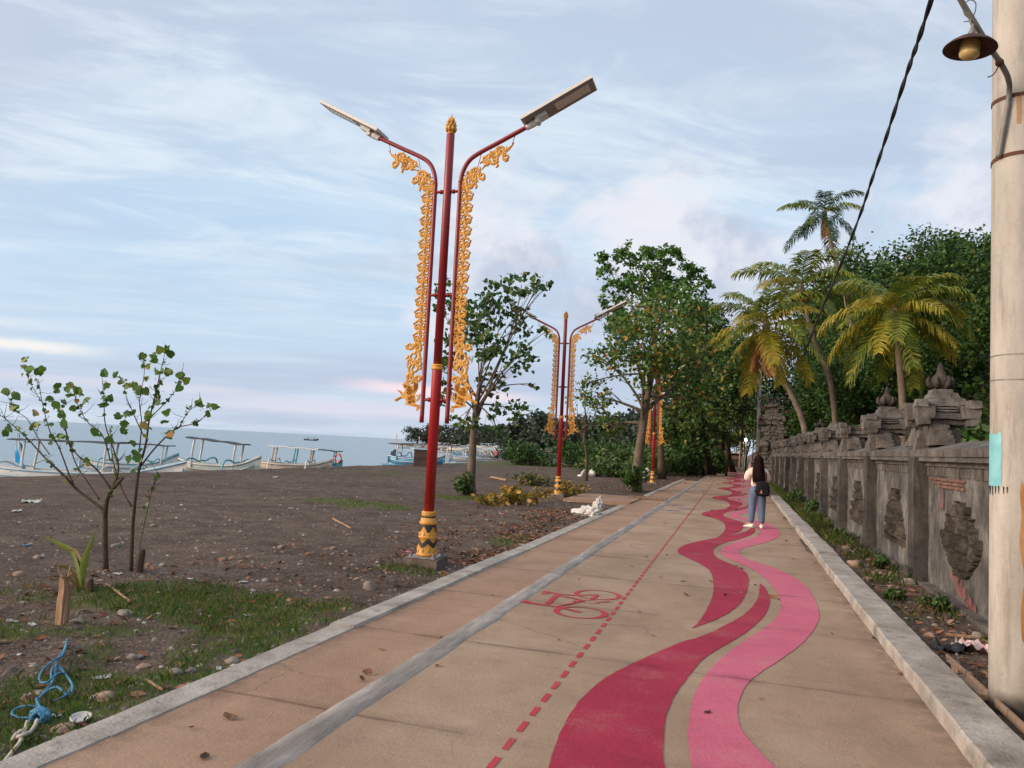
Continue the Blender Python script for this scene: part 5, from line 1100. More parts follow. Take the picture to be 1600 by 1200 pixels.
patch('rust_stain', view+2, view+60, .62, 1.60, M_STAIN, 5, .0015, .06); patch('rust_stain', view-6, view+3, 3.93, 4.13, M_STAIN, 8, .0016, .01)
q = MB()
for k in range(7): a = R(view-78+9*k+3*rnd.random()); z0 = 1.545; r = prad(1.5)+.004; q = MB(); q.tube([(r*math.cos(a), r*math.sin(a), z0+.012), (r*math.cos(a), r*math.sin(a), z0-.015-.035*rnd.random())], [.004, .0015], 4); q.build('paint_drip', M_BLACK, pole)
def hoop(z, wd, th, tilt, name, m, tail=None):
    q = MB(); n = 40; vs = []; fs = []
    for i in range(n):
        a = 2*math.pi*i/n; zz = z+tilt*math.cos(a-R(view)); r0 = prad(z)+.001; r1 = r0+th
        for r, dz in ((r0, -wd), (r1, -wd), (r1, wd), (r0, wd)): vs.append((r*math.cos(a), r*math.sin(a), zz+dz))
    for i in range(n):
        for k in range(4): fs.append((i*4+k, i*4+(k+1) % 4, ((i+1) % n)*4+(k+1) % 4, ((i+1) % n)*4+k))
    q.add(vs, fs)
    if tail: q.tube(*tail)
    return q.build(name, m, pole)
def onpole(px, py, out=.0):        # point on the visible face of the shaft
    for Yt in [PYY-.20+.004*i for i in range(100)]:
        v = atY(px, py, Yt); d = math.hypot(v.x-PX, v.y-PYY)
        if d <= prad(v.z)+out: break
    return v-Vector((PX, PYY, -.12))
h1 = onpole(1577, 148); h2 = onpole(1562, 248); w1 = onpole(1570, 555); w2 = onpole(1570, 592)
hoop(h1.z, .012, .004, -.012, 'rusty_band', M_RUST); hoop(h2.z, .012, .004, .008, 'rusty_band', M_RUST); hoop(w1.z, .003, .003, .006, 'wire_tie', M_PIPE); hoop(w2.z, .003, .003, -.004, 'wire_tie', M_PIPE)
O = Vector((PX, PYY, -.12))
pipe = [onpole(1560, 246, .022), onpole(1568, 200, .024), onpole(1577, 146, .026), atY(1575, 122, 5.50)-O, atY(1563, 98, 5.42)-O, atY(1545, 72, 5.36)-O, atY(1523, 36, 5.28)-O, atY(1500, -2, 5.2)-O, atY(1470, -60, 5.05)-O]
q = MB(); q.tube(spline(pipe, 6), .017, 10); q.build('bracket_pipe', M_PIPE, pole, True)
q = MB(); c = atY(1562, 98, 5.40)-O; q.tube(spline([c, c+Vector((-.01, 0, -.03)), c+Vector((-.035, 0, -.075)), c+Vector((-.07, -.01, -.095))], 5), .004, 6); q.lump(c, .026, 2, .1, 1); q.build('loose_wire', M_RUST, pole)
# the lamp that hangs from the bracket
LC = atY(1516, 72, 5.26); tl = Matrix.Rotation(R(6), 3, 'Y')
pl_ = thing('pendant_lamp', 'rusty saucer-shaded outdoor lamp hanging from the pole bracket', 'lamp', LC); pl_.scale = (.85, .85, .9)
def tlathe(prof, n, name, m, par):
    q = MB(); q.lathe(prof, n); q.v = [tuple(tl @ Vector(v)) for v in q.v]; return q.build(name, m, par, True)
sh = MB(); pr = [(.030, .075), (.05, .068), (.10, .045), (.15, .012), (.178, -.015), (.181, -.022), (.176, -.022), (.148, .004), (.10, .034), (.05, .056), (.02, .060)]
sh.lathe(pr, 36); sh.v = [tuple(tl @ Vector(v)) for v in sh.v]; sh.build('lamp_shade', mat('dark_rusty_enamel', [(.022, .011, .009), (.05, .022, .015), (.085, .036, .022)], 14, .8, .4, 60), pl_, True)
tlathe([(.02, .06), (.063, .045), (.068, .0), (.066, -.045), (.069, -.05), (.067, -.066), (.05, -.085), (.01, -.092)], 24, 'glass_globe', M_CREAM, pl_)
tlathe([(.028, .07), (.026, .10), (.018, .115), (.012, .15), (.010, .16)], 14, 'lamp_cap', M_PIPE, pl_)
q = MB(); q.tube(spline([(0.01, 0, .15), (.0, 0, .19), (.012, .0, .22), (.0, .01, .25)], 5), .008, 6); q.tube(spline([(.0, 0, .20), (-.04, 0, .24), (-.045, 0, .30), (-.005, 0, .34), (.035, 0, .31), (.03, .01, .24), (.0, .0, .22)], 6), .0045, 6); q.tube([(.0, 0, .185), (-.045, .0, .183)], .004, 5); q.build('hook_wire', M_PIPE, pl_)
# twisted black service cable running back to the palms
A0 = Vector((PX-.10, PYY-.02, 6.55)); A1 = atY(1455, 0, 6.05); A2 = atY(1366, 270, 12.3); A3 = atY(1265, 531, 34)
P = spline([A0, A1, atY(1412, 130, 8.0), A2, atY(1325, 385, 18.5), A3, atY(1257, 556, 41)], 22); q = MB()
for s in (0, math.pi):
    Q = []
    for i, v in enumerate(P):
        r = .0065+.0004*v.y; Q.append(v+Vector((math.cos(s+i*.55)*r, 0, math.sin(s+i*.55)*r)))
    q.tube(Q, [.0072+.0006*v.y for v in P], 6)
tag(q.build('power_cable', M_CABLE, None, True), 'black twisted cable strung from the near pole down to the palms', 'cable')
def farpole(label, x, y, h, r, band=None, m=M_POLE):
    t = thing('utility_pole', label, 'utility pole', (x, y, -.1)); q = MB(); q.lathe([(r, 0), (r*.95, h*.5), (r*.8, h), (r*.5, h+.02)], 14); q.build('shaft', m, t, True)
    if band: q = MB(); q.lathe([(r+.004, band[0]), (r+.003, band[1])], 14); q.build('turquoise_band', M_TURQ, t, True)
    return t
fp = farpole('slim pale pole with turquoise band rising behind the walking woman', 1.34, 60, 9.2, .145, (.55, 1.25))
q = MB(); q.tube([(0, 0, 5.35), (-1.2, -.3, 6.0), (-2.3, -.6, 6.55)], .03, 6); q.build('stay_rod', M_PIPE, fp)
farpole('short far pole of yellowish concrete left of the lit lamp', .10, 81, 4.2, .10, None, M_STAIN); p2 = farpole('short far pole carrying the lit lamp at the path end', .62, 77, 4.0, .12, (.6, 1.0))
M_LIT, b, p = newmat('lit_lamp_glass'); p.inputs['Emission Color'].default_value = (1, .93, .70, 1); p.inputs['Emission Strength'].default_value = 14; p.inputs['Base Color'].default_value = (.9, .85, .7, 1)
fl = thing('lit_lamp', 'small lit lamp glowing on the far pole at the path end', 'lamp', (.55, 76.6, 3.05))
q = MB(); q.lathe([(.02, .15), (.11, .09), (.13, 0), (.10, -.09), (.03, -.13)], 14); q.build('glowing_globe', M_LIT, fl, True); q = MB(); q.tube([(0, 0, .18), (.03, .2, .3), (.08, .38, .25)], .03, 6); q.build('lamp_arm', M_PIPE, fl)
ld = bpy.data.lights.new('lit_lamp_light', 'POINT'); ld.energy = 3; ld.color = (1, .88, .6); ld.shadow_soft_size = .2; lo = bpy.data.objects.new('lit_lamp_light', ld); COL.objects.link(lo); lo.parent = fl; lo.location = (0, -.35, 0)
# hut, steps and rubble at the far end
M_HUT = mat('hut_planks', [(.11, .075, .05), (.17, .12, .085)], 3, .9, .5, 20); M_ROOF = mat('grey_sheet_roof', [(.30, .31, .33), (.42, .43, .45)], 3, .6, .3, 20)
hp = atY(1138, 722, 88); ht = thing('roadside_hut', 'small brown hut with a pale sheet roof at the end of the path', 'hut', (hp.x, 88, -.05))
q = MB(); q.box((0, 0, .8), (2.2, 1.8, 1.6)); q.build('hut_wall', M_HUT, ht); q = MB(); q.box((0, -.1, 1.72), (2.9, 2.5, .10), Matrix.Rotation(R(-7), 3, 'X')); q.build('hut_roof', M_ROOF, ht); q = MB(); q.box((.55, -.94, .62), (.7, .06, 1.24)); q.build('doorway', M_BLACK, ht)
q = MB()
for i in range(3): q.rbox((-1.6, 79+i*.7, .05+.13*i), (7.5, .7, .16), 5, .02, i)
struct(q.build('end_steps', M_COPE), 'low brown steps closing the path', 'steps')
rp = gnd(1072, 737); ru = thing('rubble_pile', 'heap of broken brown slabs and timber left of the path end', 'rubble', (rp.x-.3, rp.y, -.05)); k = 0
M_RUB = mat('brown_rubble', [(.14, .095, .07), (.22, .155, .12), (.32, .235, .18)], 2.5, .9, .7, 18)
for i in range(26):
    q = MB(); mt = Matrix.Rotation(rnd.uniform(0, 3), 3, 'Z') @ Matrix.Rotation(rnd.uniform(-.3, .3), 3, 'X'); q.rbox((rnd.gauss(0, .75), rnd.gauss(0, .5), .12+.55*rnd.random()*(1 if i > 8 else .3)), (rnd.uniform(.4, 1.2), rnd.uniform(.2, .5), rnd.uniform(.08, .22)), 2, .03, i, mt); q.build('broken_slab', M_RUB, ru)

# ------------------------------------------------------------------ people
M_SKIN = mat('skin', [(.38, .22, .15), (.46, .28, .20)], 4, .55, .05, 40)
M_KNIT = mat('cream_jumper', [(.60, .49, .42), (.72, .61, .54)], 8, .9, .4, 90); M_DENIM = mat('blue_denim', [(.075, .115, .19), (.115, .165, .26)], 7, .85, .4, 120)
M_HAIR = mat('dark_brown_hair', [(.007, .003, .0025), (.020, .007, .0055)], 20, .8, .5, 50, stretch=(3, 3, .25)); M_HAIR.node_tree.nodes['Principled BSDF'].inputs['Specular IOR Level'].default_value = .12; M_SHOE = mat('white_shoe', [(.66, .64, .60), (.78, .76, .73)], 4, .6, .1, 30); M_BAG = mat('black_bag_cloth', [(.006, .006, .009), (.015, .014, .020)], 6, .85, .3, 60); M_BAG.node_tree.nodes['Principled BSDF'].inputs['Specular IOR Level'].default_value = .15
M_ORANGE = mat('orange_patch', [(.42, .12, .04), (.55, .2, .07)], 8, .7, .1, 30); M_PHONE = mat('pale_phone', [(.55, .53, .5), (.62, .6, .57)], 4, .4, .02, 30)
def skinned(name, chains, m, parent, sub=2):
    """chains: lists of (point, radius); equal points join; the first point is the root"""
    idx = {}; vs = []; rr = []; es = []
    for ch in chains:
        last = None
        for (pt, r) in ch:
            k = tuple(round(c, 4) for c in pt)
            if k not in idx: idx[k] = len(vs); vs.append(pt); rr.append(r if hasattr(r, '__len__') else (r, r))
            if last is not None: es.append((last, idx[k]))
            last = idx[k]
    me = bpy.data.meshes.new(name); me.from_pydata(vs, es, []); o = bpy.data.objects.new(name, me); COL.objects.link(o)
    o.modifiers.new('s', 'SKIN').use_smooth_shade = True
    for i, d in enumerate(me.skin_vertices[0].data): d.radius = rr[i]; d.use_root = (i == 0)
    o.modifiers.new('u', 'SUBSURF').levels = sub; o.modifiers['u'].render_levels = sub
    dg = bpy.context.evaluated_depsgraph_get(); nm = bpy.data.meshes.new_from_object(o.evaluated_get(dg)); bpy.data.objects.remove(o); nm.name = name
    return link(name, nm, m, parent, True)
def hand(w, d, up, side, grip=.6):
    """five unequal fingers and a thumb from a palm at w, pointing along d"""
    w = Vector(w); d = Vector(d).normalized(); up = Vector(up).normalized(); s = d.cross(up).normalized()*side; pm = w+d*.05; out = []
    out.append([(tuple(w), .022), (tuple(pm), (.030, .018)), (tuple(pm+d*.028), (.034, .015))])
    for i, (L, o) in enumerate(((.062, -.027), (.072, -.009), (.068, .010), (.054, .027))):
        k0 = pm+d*.028; a = k0+s*o+d*.012; b_ = a+d*L*.45-up*L*.25*grip; c = b_+d*L*.2-up*L*.45*grip; out.append([(tuple(k0), (.034, .015)), (tuple(a), .009), (tuple(b_), .0082), (tuple(c), .0065)])
    t0 = pm-d*.02; out.append([(tuple(w), .022), (tuple(t0-s*.022), .011), (tuple(t0-s*.040+d*.022-up*.012*grip), .0095), (tuple(t0-s*.040+d*.046-up*.02*grip), .0075)])
    return out
def person(loc, rz, label, arms, legs, cl, hair=True, group=None):
    t = thing('person', label, 'person', loc, rz, group)
    pel = (0, 0, .80); ch = [[(pel, (.12, .09)), ((0, .0, .95), (.115, .085)), ((0, -.01, 1.12), (.13, .09)), ((0, -.01, 1.24), (.11, .07)), ((0, 0, 1.315), .045), ((0, .01, 1.36), .048), ((0, .015, 1.44), (.074, .090)), ((0, .01, 1.50), (.070, .082)), ((0, .005, 1.545), (.04, .05))],
          [((0, .015, 1.44), (.074, .09)), ((0, .105, 1.425), (.016, .014)), ((0, .122, 1.412), .010)]]
    for sg in (-1, 1): ch.append([((0, .015, 1.44), (.074, .09)), ((sg*.078, .0, 1.435), (.010, .020)), ((sg*.088, -.006, 1.437), (.006, .018))])
    for L in legs: ch.append([(pel, (.12, .09))]+L)
    for A in arms: ch.append([((0, -.01, 1.24), (.11, .07))]+A[0]); ch += hand(A[0][-1][0], A[1], A[2], A[3])
    skinned('body', ch, M_SKIN, t); sc = lambda L, a, n: [(p, (r if hasattr(r, '__len__') else (r, r))) for p, r in L[:n]]
    gro = lambda L, a: [(p, (r[0]+a, r[1]+a)) for p, r in L]
    tor = [[((0, 0, .86), (.165, .125)), ((0, .0, .97), (.165, .125)), ((0, -.01, 1.12), (.16, .12)), ((0, -.01, 1.235), (.145, .09)), ((0, -.005, 1.30), (.065, .06))]]
    for A in arms: tor.append([((0, -.01, 1.235), (.145, .09))]+gro(sc(A[0], 0, len(A[0])-1), .030)+[(tuple(Vector(A[0][-2][0]).lerp(Vector(A[0][-1][0]), .75)), (.038, .038))])
    skinned('jumper', tor, cl[0], t)
    jn = [[((0, 0, .93), (.135, .10)), ((0, 0, .82), (.155, .125))]]
    for L in legs: jn.append([((0, 0, .82), (.155, .125))]+gro(sc(L, 0, 3), .028))
    skinned('jeans', jn, cl[1], t)
    for L in legs:
        an, toe = Vector(L[2][0]), Vector(L[3][0]); f = (toe-an); f.z = 0; f.normalize(); s = Vector((-f.y, f.x, 0)); q = MB(); vs = []; fs = []; n = 10; st = []
        for k in range(8):
            u = k/7; c = an-f*.085+f*.285*u; ww = .034+.014*math.sin(math.pi*min(1, u*1.1+.15)); hh = .085-.045*sst(u, .25, .8)-.02*sst(u, .85, 1); zb = 0
            for j in range(n): a = 2*math.pi*j/n; vs.append((c+s*ww*math.cos(a)*(1-.25*(u > .98))).to_tuple()[:2]+(zb+hh*(.5+.5*math.sin(a)) if math.sin(a) > -.7 else zb,))
        for k in range(7):
            for j in range(n): fs.append((k*n+j, k*n+(j+1) % n, k*n+n+(j+1) % n, k*n+n+j))
        fs += [tuple(range(n))[::-1], tuple(range(7*n, 8*n))]; q.add(vs, fs); q.build('shoe', M_SHOE if hair else cl[1], t, True)
    for sg in (-1, 1):
        q = MB(); q.lump((sg*.030, .094, 1.452), (.011, .006, .006), 1, 0, 1); q.build('eye', M_BLACK, t, True)
    q = MB(); q.lump((0, .094, 1.385), (.024, .010, .006), 2, 0, 1); q.build('mouth', M_ORANGE, t, True)
    return t
def long_hair(t, zlo, wd=.125):
    q = MB(); vs = []; fs = []; n = 26; prof = [(1.572, .02, .02, -.005), (1.56, .055, .065, -.005), (1.52, .088, .098, -.008), (1.45, .100, .102, -.018), (1.38, .104, .092, -.035), (1.30, .112, .085, -.055), (1.20, wd, .075, -.085), (1.10, wd+.004, .062, -.105), (1.02, wd-.01, .05, -.115), (zlo, wd*.75, .03, -.12)]
    for k, (z, a, c, oy) in enumerate(prof):
        for j in range(n):
            th = 2*math.pi*j/n; rr = 1+.05*math.sin(j*5+.4*k)*(k > 1); y = oy+c*math.sin(th)*rr
            if k > 2 and math.sin(th) > .25: y = oy+c*.25*rr-(.0 if k < 5 else .01)      # face left free
            vs.append((a*math.cos(th)*rr, y, z+.02*mn.noise(Vector((j*.9, k*.3, 2)))*(k > 7)))
    for k in range(len(prof)-1):
        for j in range(n): fs.append((k*n+j, k*n+(j+1) % n, k*n+n+(j+1) % n, k*n+n+j))
    fs += [tuple(range(n)), tuple(range((len(prof)-1)*n, len(prof)*n))[::-1]]; q.add(vs, fs)
    r = random.Random(4)
    for j in range(60):
        a = r.uniform(math.pi*1.02, math.pi*1.98); x = math.cos(a); y = math.sin(a); S = [(x*.09, y*.095-.01, 1.50), (x*.108, y*.10-.03, 1.38), (x*(wd+.002), y*.08-.085, 1.2), (x*(wd)+r.uniform(-.012, .012), y*.065-.105, 1.06), (x*wd*.85+r.uniform(-.02, .02), y*.04-.115, zlo-r.uniform(0, .07))]
        q.tube(spline(S, 3), [.008, .008, .009, .009, .009, .009, .008, .008, .007, .006, .005, .003, .002][:13], 4, False)
    return q.build('long_hair', M_HAIR, t, True)
WL = (.41, 17.75, .004); WR = R(5)
legs = [[((-.095, 0, .76), .088), ((-.105, .012, .44), .060), ((-.135, -.02, .09), .040), ((-.215, .08, .035), .034)], [((.090, 0, .76), .088), ((.088, .015, .43), .060), ((.095, -.03, .09), .040), ((.11, .10, .035), .034)]]
arms = [([((-.155, 0, 1.235), .052), ((-.235, .03, 1.03), .042), ((-.20, .20, 1.17), .032), ((-.165, .245, 1.27), .022)], (.35, .25, .9), (.6, -.7, .1), 1), ([((.155, 0, 1.235), .052), ((.225, .04, 1.02), .042), ((.09, .22, 1.12), .032), ((.01, .27, 1.19), .022)], (-.75, .35, .5), (.2, -.6, .75), -1)]
wm = person(WL, WR, 'woman in cream jumper and blue jeans with long dark hair walking on pink waves', arms, legs, (M_KNIT, M_DENIM)); long_hair(wm, .99)
ph = thing('phone', 'pale phone held up in the hand of the walking woman', 'phone', wm.matrix_basis @ Vector((-.118, .285, 1.36))); ph.rotation_euler = (R(-12), R(14), WR)
q = MB(); q.rbox((0, 0, 0), (.076, .010, .155), 2, .0005, 1); q.build('phone_case', M_PHONE, ph); q = MB(); q.box((0, -.0065, 0), (.068, .002, .144)); q.build('screen', M_BLACK, ph)
bpk = thing('backpack', 'small black backpack on the back of the walking woman', 'backpack', (WL[0]+.03, WL[1], WL[2]-.09), WR)
q = MB(); vs = []; fs = []; n = 20
for k, (z, a, c) in enumerate(((.79, .10, .045), (.80, .135, .07), (.86, .150, .088), (.95, .150, .085), (1.03, .138, .072), (1.09, .105, .055), (1.11, .06, .03))):
    for j in range(n): th = 2*math.pi*j/n; e = (abs(math.cos(th))**.6)*(1 if math.cos(th) > 0 else -1), (abs(math.sin(th))**.7)*(1 if math.sin(th) > 0 else -1); vs.append((.045+a*e[0], -.205+c*e[1], z))
for k in range(6):
    for j in range(n): fs.append((k*n+j, k*n+(j+1) % n, k*n+n+(j+1) % n, k*n+n+j))
fs += [tuple(range(n))[::-1], tuple(range(6*n, 7*n))]; q.add(vs, fs); q.build('bag_body', M_BAG, bpk, True)
q = MB(); q.rbox((.045, -.292, .88), (.20, .035, .13), 4, .004, 2); fpk = q.build('front_pocket', M_BAG, bpk); q = MB(); q.prism([(-.03, -.03), (.028, -.035), (.006, .05)], (.005, -.311, .885), (1, 0, 0), (0, 0, 1), .004); q.build('orange_emblem', M_ORANGE, fpk)
for sg in (-1, 1):
    q = MB(); q.tube(spline([(.045+sg*.07, -.20, 1.08), (.03+sg*.10, -.12, 1.25), (sg*.115, .0, 1.335), (sg*.125, .10, 1.22), (sg*.155, .10, 1.05), (.04+sg*.15, -.06, .92), (.045+sg*.13, -.17, .86)], 5), .017, 6, True, .4); q.build('shoulder_strap', M_BAG, bpk)
M_PINKC = mat('pink_shirt', [(.42, .12, .16), (.52, .18, .22)], 8, .9, .2, 40); M_DARKC = mat('dark_shirt', [(.04, .025, .03), (.07, .045, .05)], 8, .9, .2, 40)
sl_ = [[((-.10, .10, .78), .085), ((-.14, .42, .92), .058), ((-.12, .50, .52), .040), ((-.12, .60, .48), .034)], [((.10, .10, .78), .085), ((.14, .42, .92), .058), ((.12, .50, .52), .040), ((.12, .60, .48), .034)]]
sa_ = [([((-.155, 0, 1.235), .052), ((-.24, .12, 1.02), .042), ((-.12, .33, .98), .032), ((-.08, .38, .99), .022)], (.5, .6, 0), (0, 0, 1), 1), ([((.155, 0, 1.235), .052), ((.24, .12, 1.02), .042), ((.12, .33, .98), .032), ((.08, .38, .99), .022)], (-.5, .6, 0), (0, 0, 1), -1)]
for px, c, lab in ((775, M_PINKC, 'person in a pink top seated at the far beach edge, left one of the pair'), (786, M_DARKC, 'person in dark clothes seated at the far beach edge, right one of the pair')):
    p0 = gnd(px, 722, -.2); o = person((p0.x, p0.y, ground_z(p0.x, p0.y)-.40), R(20), lab, sa_, sl_, (c, M_DARKC), False)
    q = MB(); q.lathe([(.02, 1.57), (.06, 1.555), (.088, 1.50), (.096, 1.44), (.085, 1.38)], 14, (0, -.02, 0)); q.build('short_hair', M_HAIR, o, True)

# ------------------------------------------------------------------ outrigger boats
def flatmat(name, c, rough=.45): return mat(name, [tuple(x*.82 for x in c), c], 2.5, rough, .1, 30, grime=.25)
BW = flatmat('boat_white', (.66, .65, .62)); BG = flatmat('boat_pale_green', (.50, .60, .55)); BB = flatmat('boat_blue', (.09, .34, .56)); BT = flatmat('boat_turquoise', (.10, .38, .46)); BD = flatmat('boat_dark_blue', (.025, .055, .12)); BR = flatmat('boat_red', (.45, .06, .05)); BL = flatmat('boat_light_blue', (.36, .56, .70)); BC = flatmat('canopy_dark', (.045, .05, .06), .8); BK = flatmat('boat_cream', (.60, .50, .42)); BO = flatmat('orange_cloth', (.42, .20, .10), .9)
def hull_sections(L, W, H, rise, n=18):
    S = []
    for i in range(n+1):
        t = 2*i/n-1; e = abs(t); w_ = W*(1-e**2.6)+.025; kz = .55*H*max(0, e-.55)**1.5*3.2*(1.3 if t > 0 else .8); sz = H+rise*e**3*(1.0 if t > 0 else .45); S.append((t*L/2*(1+.04*(e > .9)), w_, kz, sz))
    return S
def boat(label, px, d, L, zb, mats, hd=0., canopy=None, arms=None, posts=None, extra=None, W=.42, H=.55, rise=.6, group='outrigger boats along the beach', engine=False, tilt=0.):
    hull, strip, roofm, armm, floatm = mats; v = Vector((0, 0, EYE))+ray(px, 690)*(d/1200); t = thing('outrigger_boat', label, 'boat', (v.x, v.y, zb), _yaw+R(hd), group)
    t.rotation_euler = (0, R(tilt), _yaw+R(hd)); S = hull_sections(L, W, H, rise); n = len(S); q = MB(); vs = []; fs = []
    for x, w_, kz, sz in S:
        h = sz-kz; pr = [(0, kz), (.55*w_, kz+.10*h), (.88*w_, kz+.45*h), (w_, sz), (w_-.05*min(1, w_*4), sz), (.75*w_, kz+.5*h), (0, kz+.28*h)]
        ring = [(x, -a, z) for a, z in pr]+[(x, a, z) for a, z in pr[::-1][1:-1]]; vs += ring
    k = 12
    for i in range(n-1):
        for j in range(k): fs.append((i*k+j, i*k+(j+1) % k, (i+1)*k+(j+1) % k, (i+1)*k+j))
    fs += [tuple(range(k)), tuple(range((n-1)*k, n*k))[::-1]]; q.add(vs, fs); q.build('hull', hull, t, True)
    q = MB()
    for sg in (-1, 1): q.tube([(x, sg*(w_+.012), sz-.05) for x, w_, kz, sz in S], [.028]*n, 6)
    q.tube([(x, 0, sz+.01) for x, w_, kz, sz in S[-4:]], [.05, .05, .045, .03], 6); q.build('gunwale', strip, t, True)
    q = MB()
    for sg in (-1, 1):
        pts = [(x, sg*(w_*.93+.012), kz+.52*(sz-kz)) for x, w_, kz, sz in S[1:-1]]; q.tube(pts, .022, 5)
    q.build('rub_strake', strip, t, True)
    q = MB()
    for x in (-.25*L, -.05*L, .15*L): q.box((x, 0, H*.86), (.18, W*1.75, .03))
    q.build('thwart', hull, t)
    if arms:
        out, up, fl = arms
        for xa in (-.22*L, .24*L):
            q = MB(); q.tube(spline([(xa, -out, .10), (xa, -out*.86, H+up*.6), (xa, -out*.55, H+up), (xa, -W*.8, H+.10), (xa, 0, H+.12), (xa, W*.8, H+.10), (xa, out*.55, H+up), (xa, out*.86, H+up*.6), (xa, out, .10)], 4), .034, 7); q.build('outrigger_arm', armm, t, True)
        for sg in (-1, 1):
            q = MB(); q.tube([(-fl/2-.15, sg*out, .18), (-fl/2, sg*out, .09), (0, sg*out, .06), (fl/2, sg*out, .09), (fl/2+.2, sg*out, .22)], [.03, .07, .075, .07, .03], 8); q.build('float', floatm, t, True)
    if canopy:
        x0, x1, z0, z1, wc = canopy; q = MB(); nn = 8; V_ = []; F_ = []
        for i in range(nn+1):
            x = x0+(x1-x0)*i/nn; z = z0+(z1-z0)*i/nn-.02*math.sin(i*2.)
            V_ += [(x, -wc, z-.03), (x, -wc*.5, z), (x, wc*.5, z), (x, wc, z-.03), (x, wc, z-.06), (x, wc*.5, z-.035), (x, -wc*.5, z-.035), (x, -wc, z-.06)]
        for i in range(nn):
            for j in range(8): F_.append((i*8+j, i*8+(j+1) % 8, i*8+8+(j+1) % 8, i*8+8+j))
        F_ += [tuple(range(8)), tuple(range(nn*8, nn*8+8))[::-1]]; q.add(V_, F_); q.build('canopy', roofm, t)
        for xp in (x0+.15*(x1-x0), x1-.12*(x1-x0)):
            for sg in (-1, 1):
                zt = z0+(z1-z0)*(xp-x0)/(x1-x0)-.09; q = MB(); q.tube(spline([(xp-.10, sg*W*.8, H*.7), (xp-.05, sg*W*.95, (H+zt)/2), (xp, sg*wc*.8, zt)], 4), .045, 6); q.build('canopy_post', posts or hull, t)
    if engine:
        q = MB(); q.rbox((-.42*L, .1, H+.22), (.36, .28, .30), 3, .02, 3); q.tube([(-.42*L, .1, H+.1), (-.55*L, .1, .05)], .035, 6); q.lump((-.40*L, .1, H+.42), (.17, .14, .09), 3, .2, 1); q.build('engine', BD, t)
    return t
b1 = boat('large white outrigger boat at the left with a long dark canopy and blue bow rail', 118, 31, 8.6, -1.02, (BW, BL, BC, BW, BB), 2, (-2.35, 2.0, 1.82, 1.86, .62), (2.3, .32, 6.5), H=.62, rise=.62, W=.5)
def bpt(b, v): return Matrix.Translation(b.location) @ b.rotation_euler.to_matrix().to_4x4() @ Vector(v)
q = MB()
for i, (x, z) in enumerate(((2.75, .62), (2.9, .60), (2.82, .70))): q.box((x, -.44+.02*i, z), (.10, .02, .08))
fm = mat('red_blue_emblem', [(.10, .12, .4), (.5, .12, .10)], 8, .6, 0, 20); q.build('bow_emblem', fm, b1)
fg = thing('beach_flag', 'blue and white flag fluttering at the far left above the boats', 'flag', atY(22, 735, 24)+Vector((0, 0, -.5)))
q = MB(); q.tube([(0, 0, 0), (-.02, 0, 2.0)], .016, 6); q.build('flag_pole', BW, fg)
def flagcloth(name, x0, x1, m):
    q = MB(); vs = []; fs = []
    for i in range(9):
        for j in range(9): u = x0+(x1-x0)*i/8; z = 2.0-1.12*j/8; vs.append((.02+(u*.62)*(.35+.65*j/8), .06*math.sin(u*7+j*.8), z-.45*u+.05*math.sin(j*1.3)))
    for i in range(8):
        for j in range(8): fs.append((i*9+j, i*9+9+j, i*9+10+j, i*9+1+j))
    q.add(vs, fs); return q.build(name, m, fg, True)
flagcloth('blue_stripe', 0, .35, flatmat('flag_blue', (.03, .38, .75), .8)); flagcloth('white_stripe', .352, .65, flatmat('flag_white', (.75, .80, .83), .8)); flagcloth('blue_stripe', .652, 1.0, bpy.data.materials['flag_blue'])
boat('white and turquoise boat half hidden behind the large white boat, red cloth on its canopy', 205, 40, 4.6, -.95, (BW, BT, BC, BT, BT), 10, (-1.2, 2.1, 1.62, 1.55, .5), (1.7, .22, 3.6))
b2 = boat('small pale green boat with turquoise bent outrigger arms and a thin tilted canopy', 345, 32.5, 3.5, -.42, (BG, BW, BC, BT, BW), -6, (-1.35, 1.15, 1.62, 1.42, .45), (1.5, .22, 2.6), H=.52, rise=.45, W=.40, posts=BW)
b3 = boat('cream white beached boat with a pale flat canopy and pink bow', 458, 37, 3.7, -.42, (BK, BW, BW, BW, BW), 6, (-1.15, 1.25, 1.35, 1.28, .5), (1.6, .20, 2.6), H=.52, rise=.30, W=.42)
boat('turquoise boat lying behind the cream white boat, dark canopy reaching right', 480, 44, 4.0, -.75, (BT, BT, BC, BT, BT), 4, (-1.0, 2.0, 1.55, 1.42, .45), (1.7, .2, 3.4), H=.55, rise=.35, W=.42)
b4 = boat('bright blue and white boat beached behind the nearest lamp post', 652, 52, 3.9, -.28, (BB, BW, BC, BB, BB), -12, (-1.9, 2.9, 1.52, 1.60, .5), (1.7, .35, 3.4), H=.58, rise=.30, W=.48, posts=BW, engine=True)
boat('white boat with pale blue floats far along the beach left of the seated people', 752, 80, 6.5, -.62, (BW, BL, BL, BL, BL), 18, (-2.4, 2.6, 1.6, 1.6, .6), (2.4, .5, 6.5), W=.5)
ring_ = thing('life_ring', 'red and white life ring hanging at the stern of the turquoise boat', 'life ring', atY(528, 716, 38.0))
q = MB(); q.tube([(.19*math.cos(a*.3142), 0, .23*math.sin(a*.3142)) for a in range(21)], .05, 8); q.build('ring', BR, ring_, True)
q = MB()
for a in (0, 1.57, 3.14, 4.71): q.tube([(.19*math.cos(a-.15), 0, .23*math.sin(a-.15)), (.19*math.cos(a+.15), 0, .23*math.sin(a+.15))], .054, 8)
q.build('white_band', BW, ring_); q = MB(); q.tube([(0, 0, .22), (.05, .1, .5)], .01, 4); q.build('hanging_cord', BD, ring_)
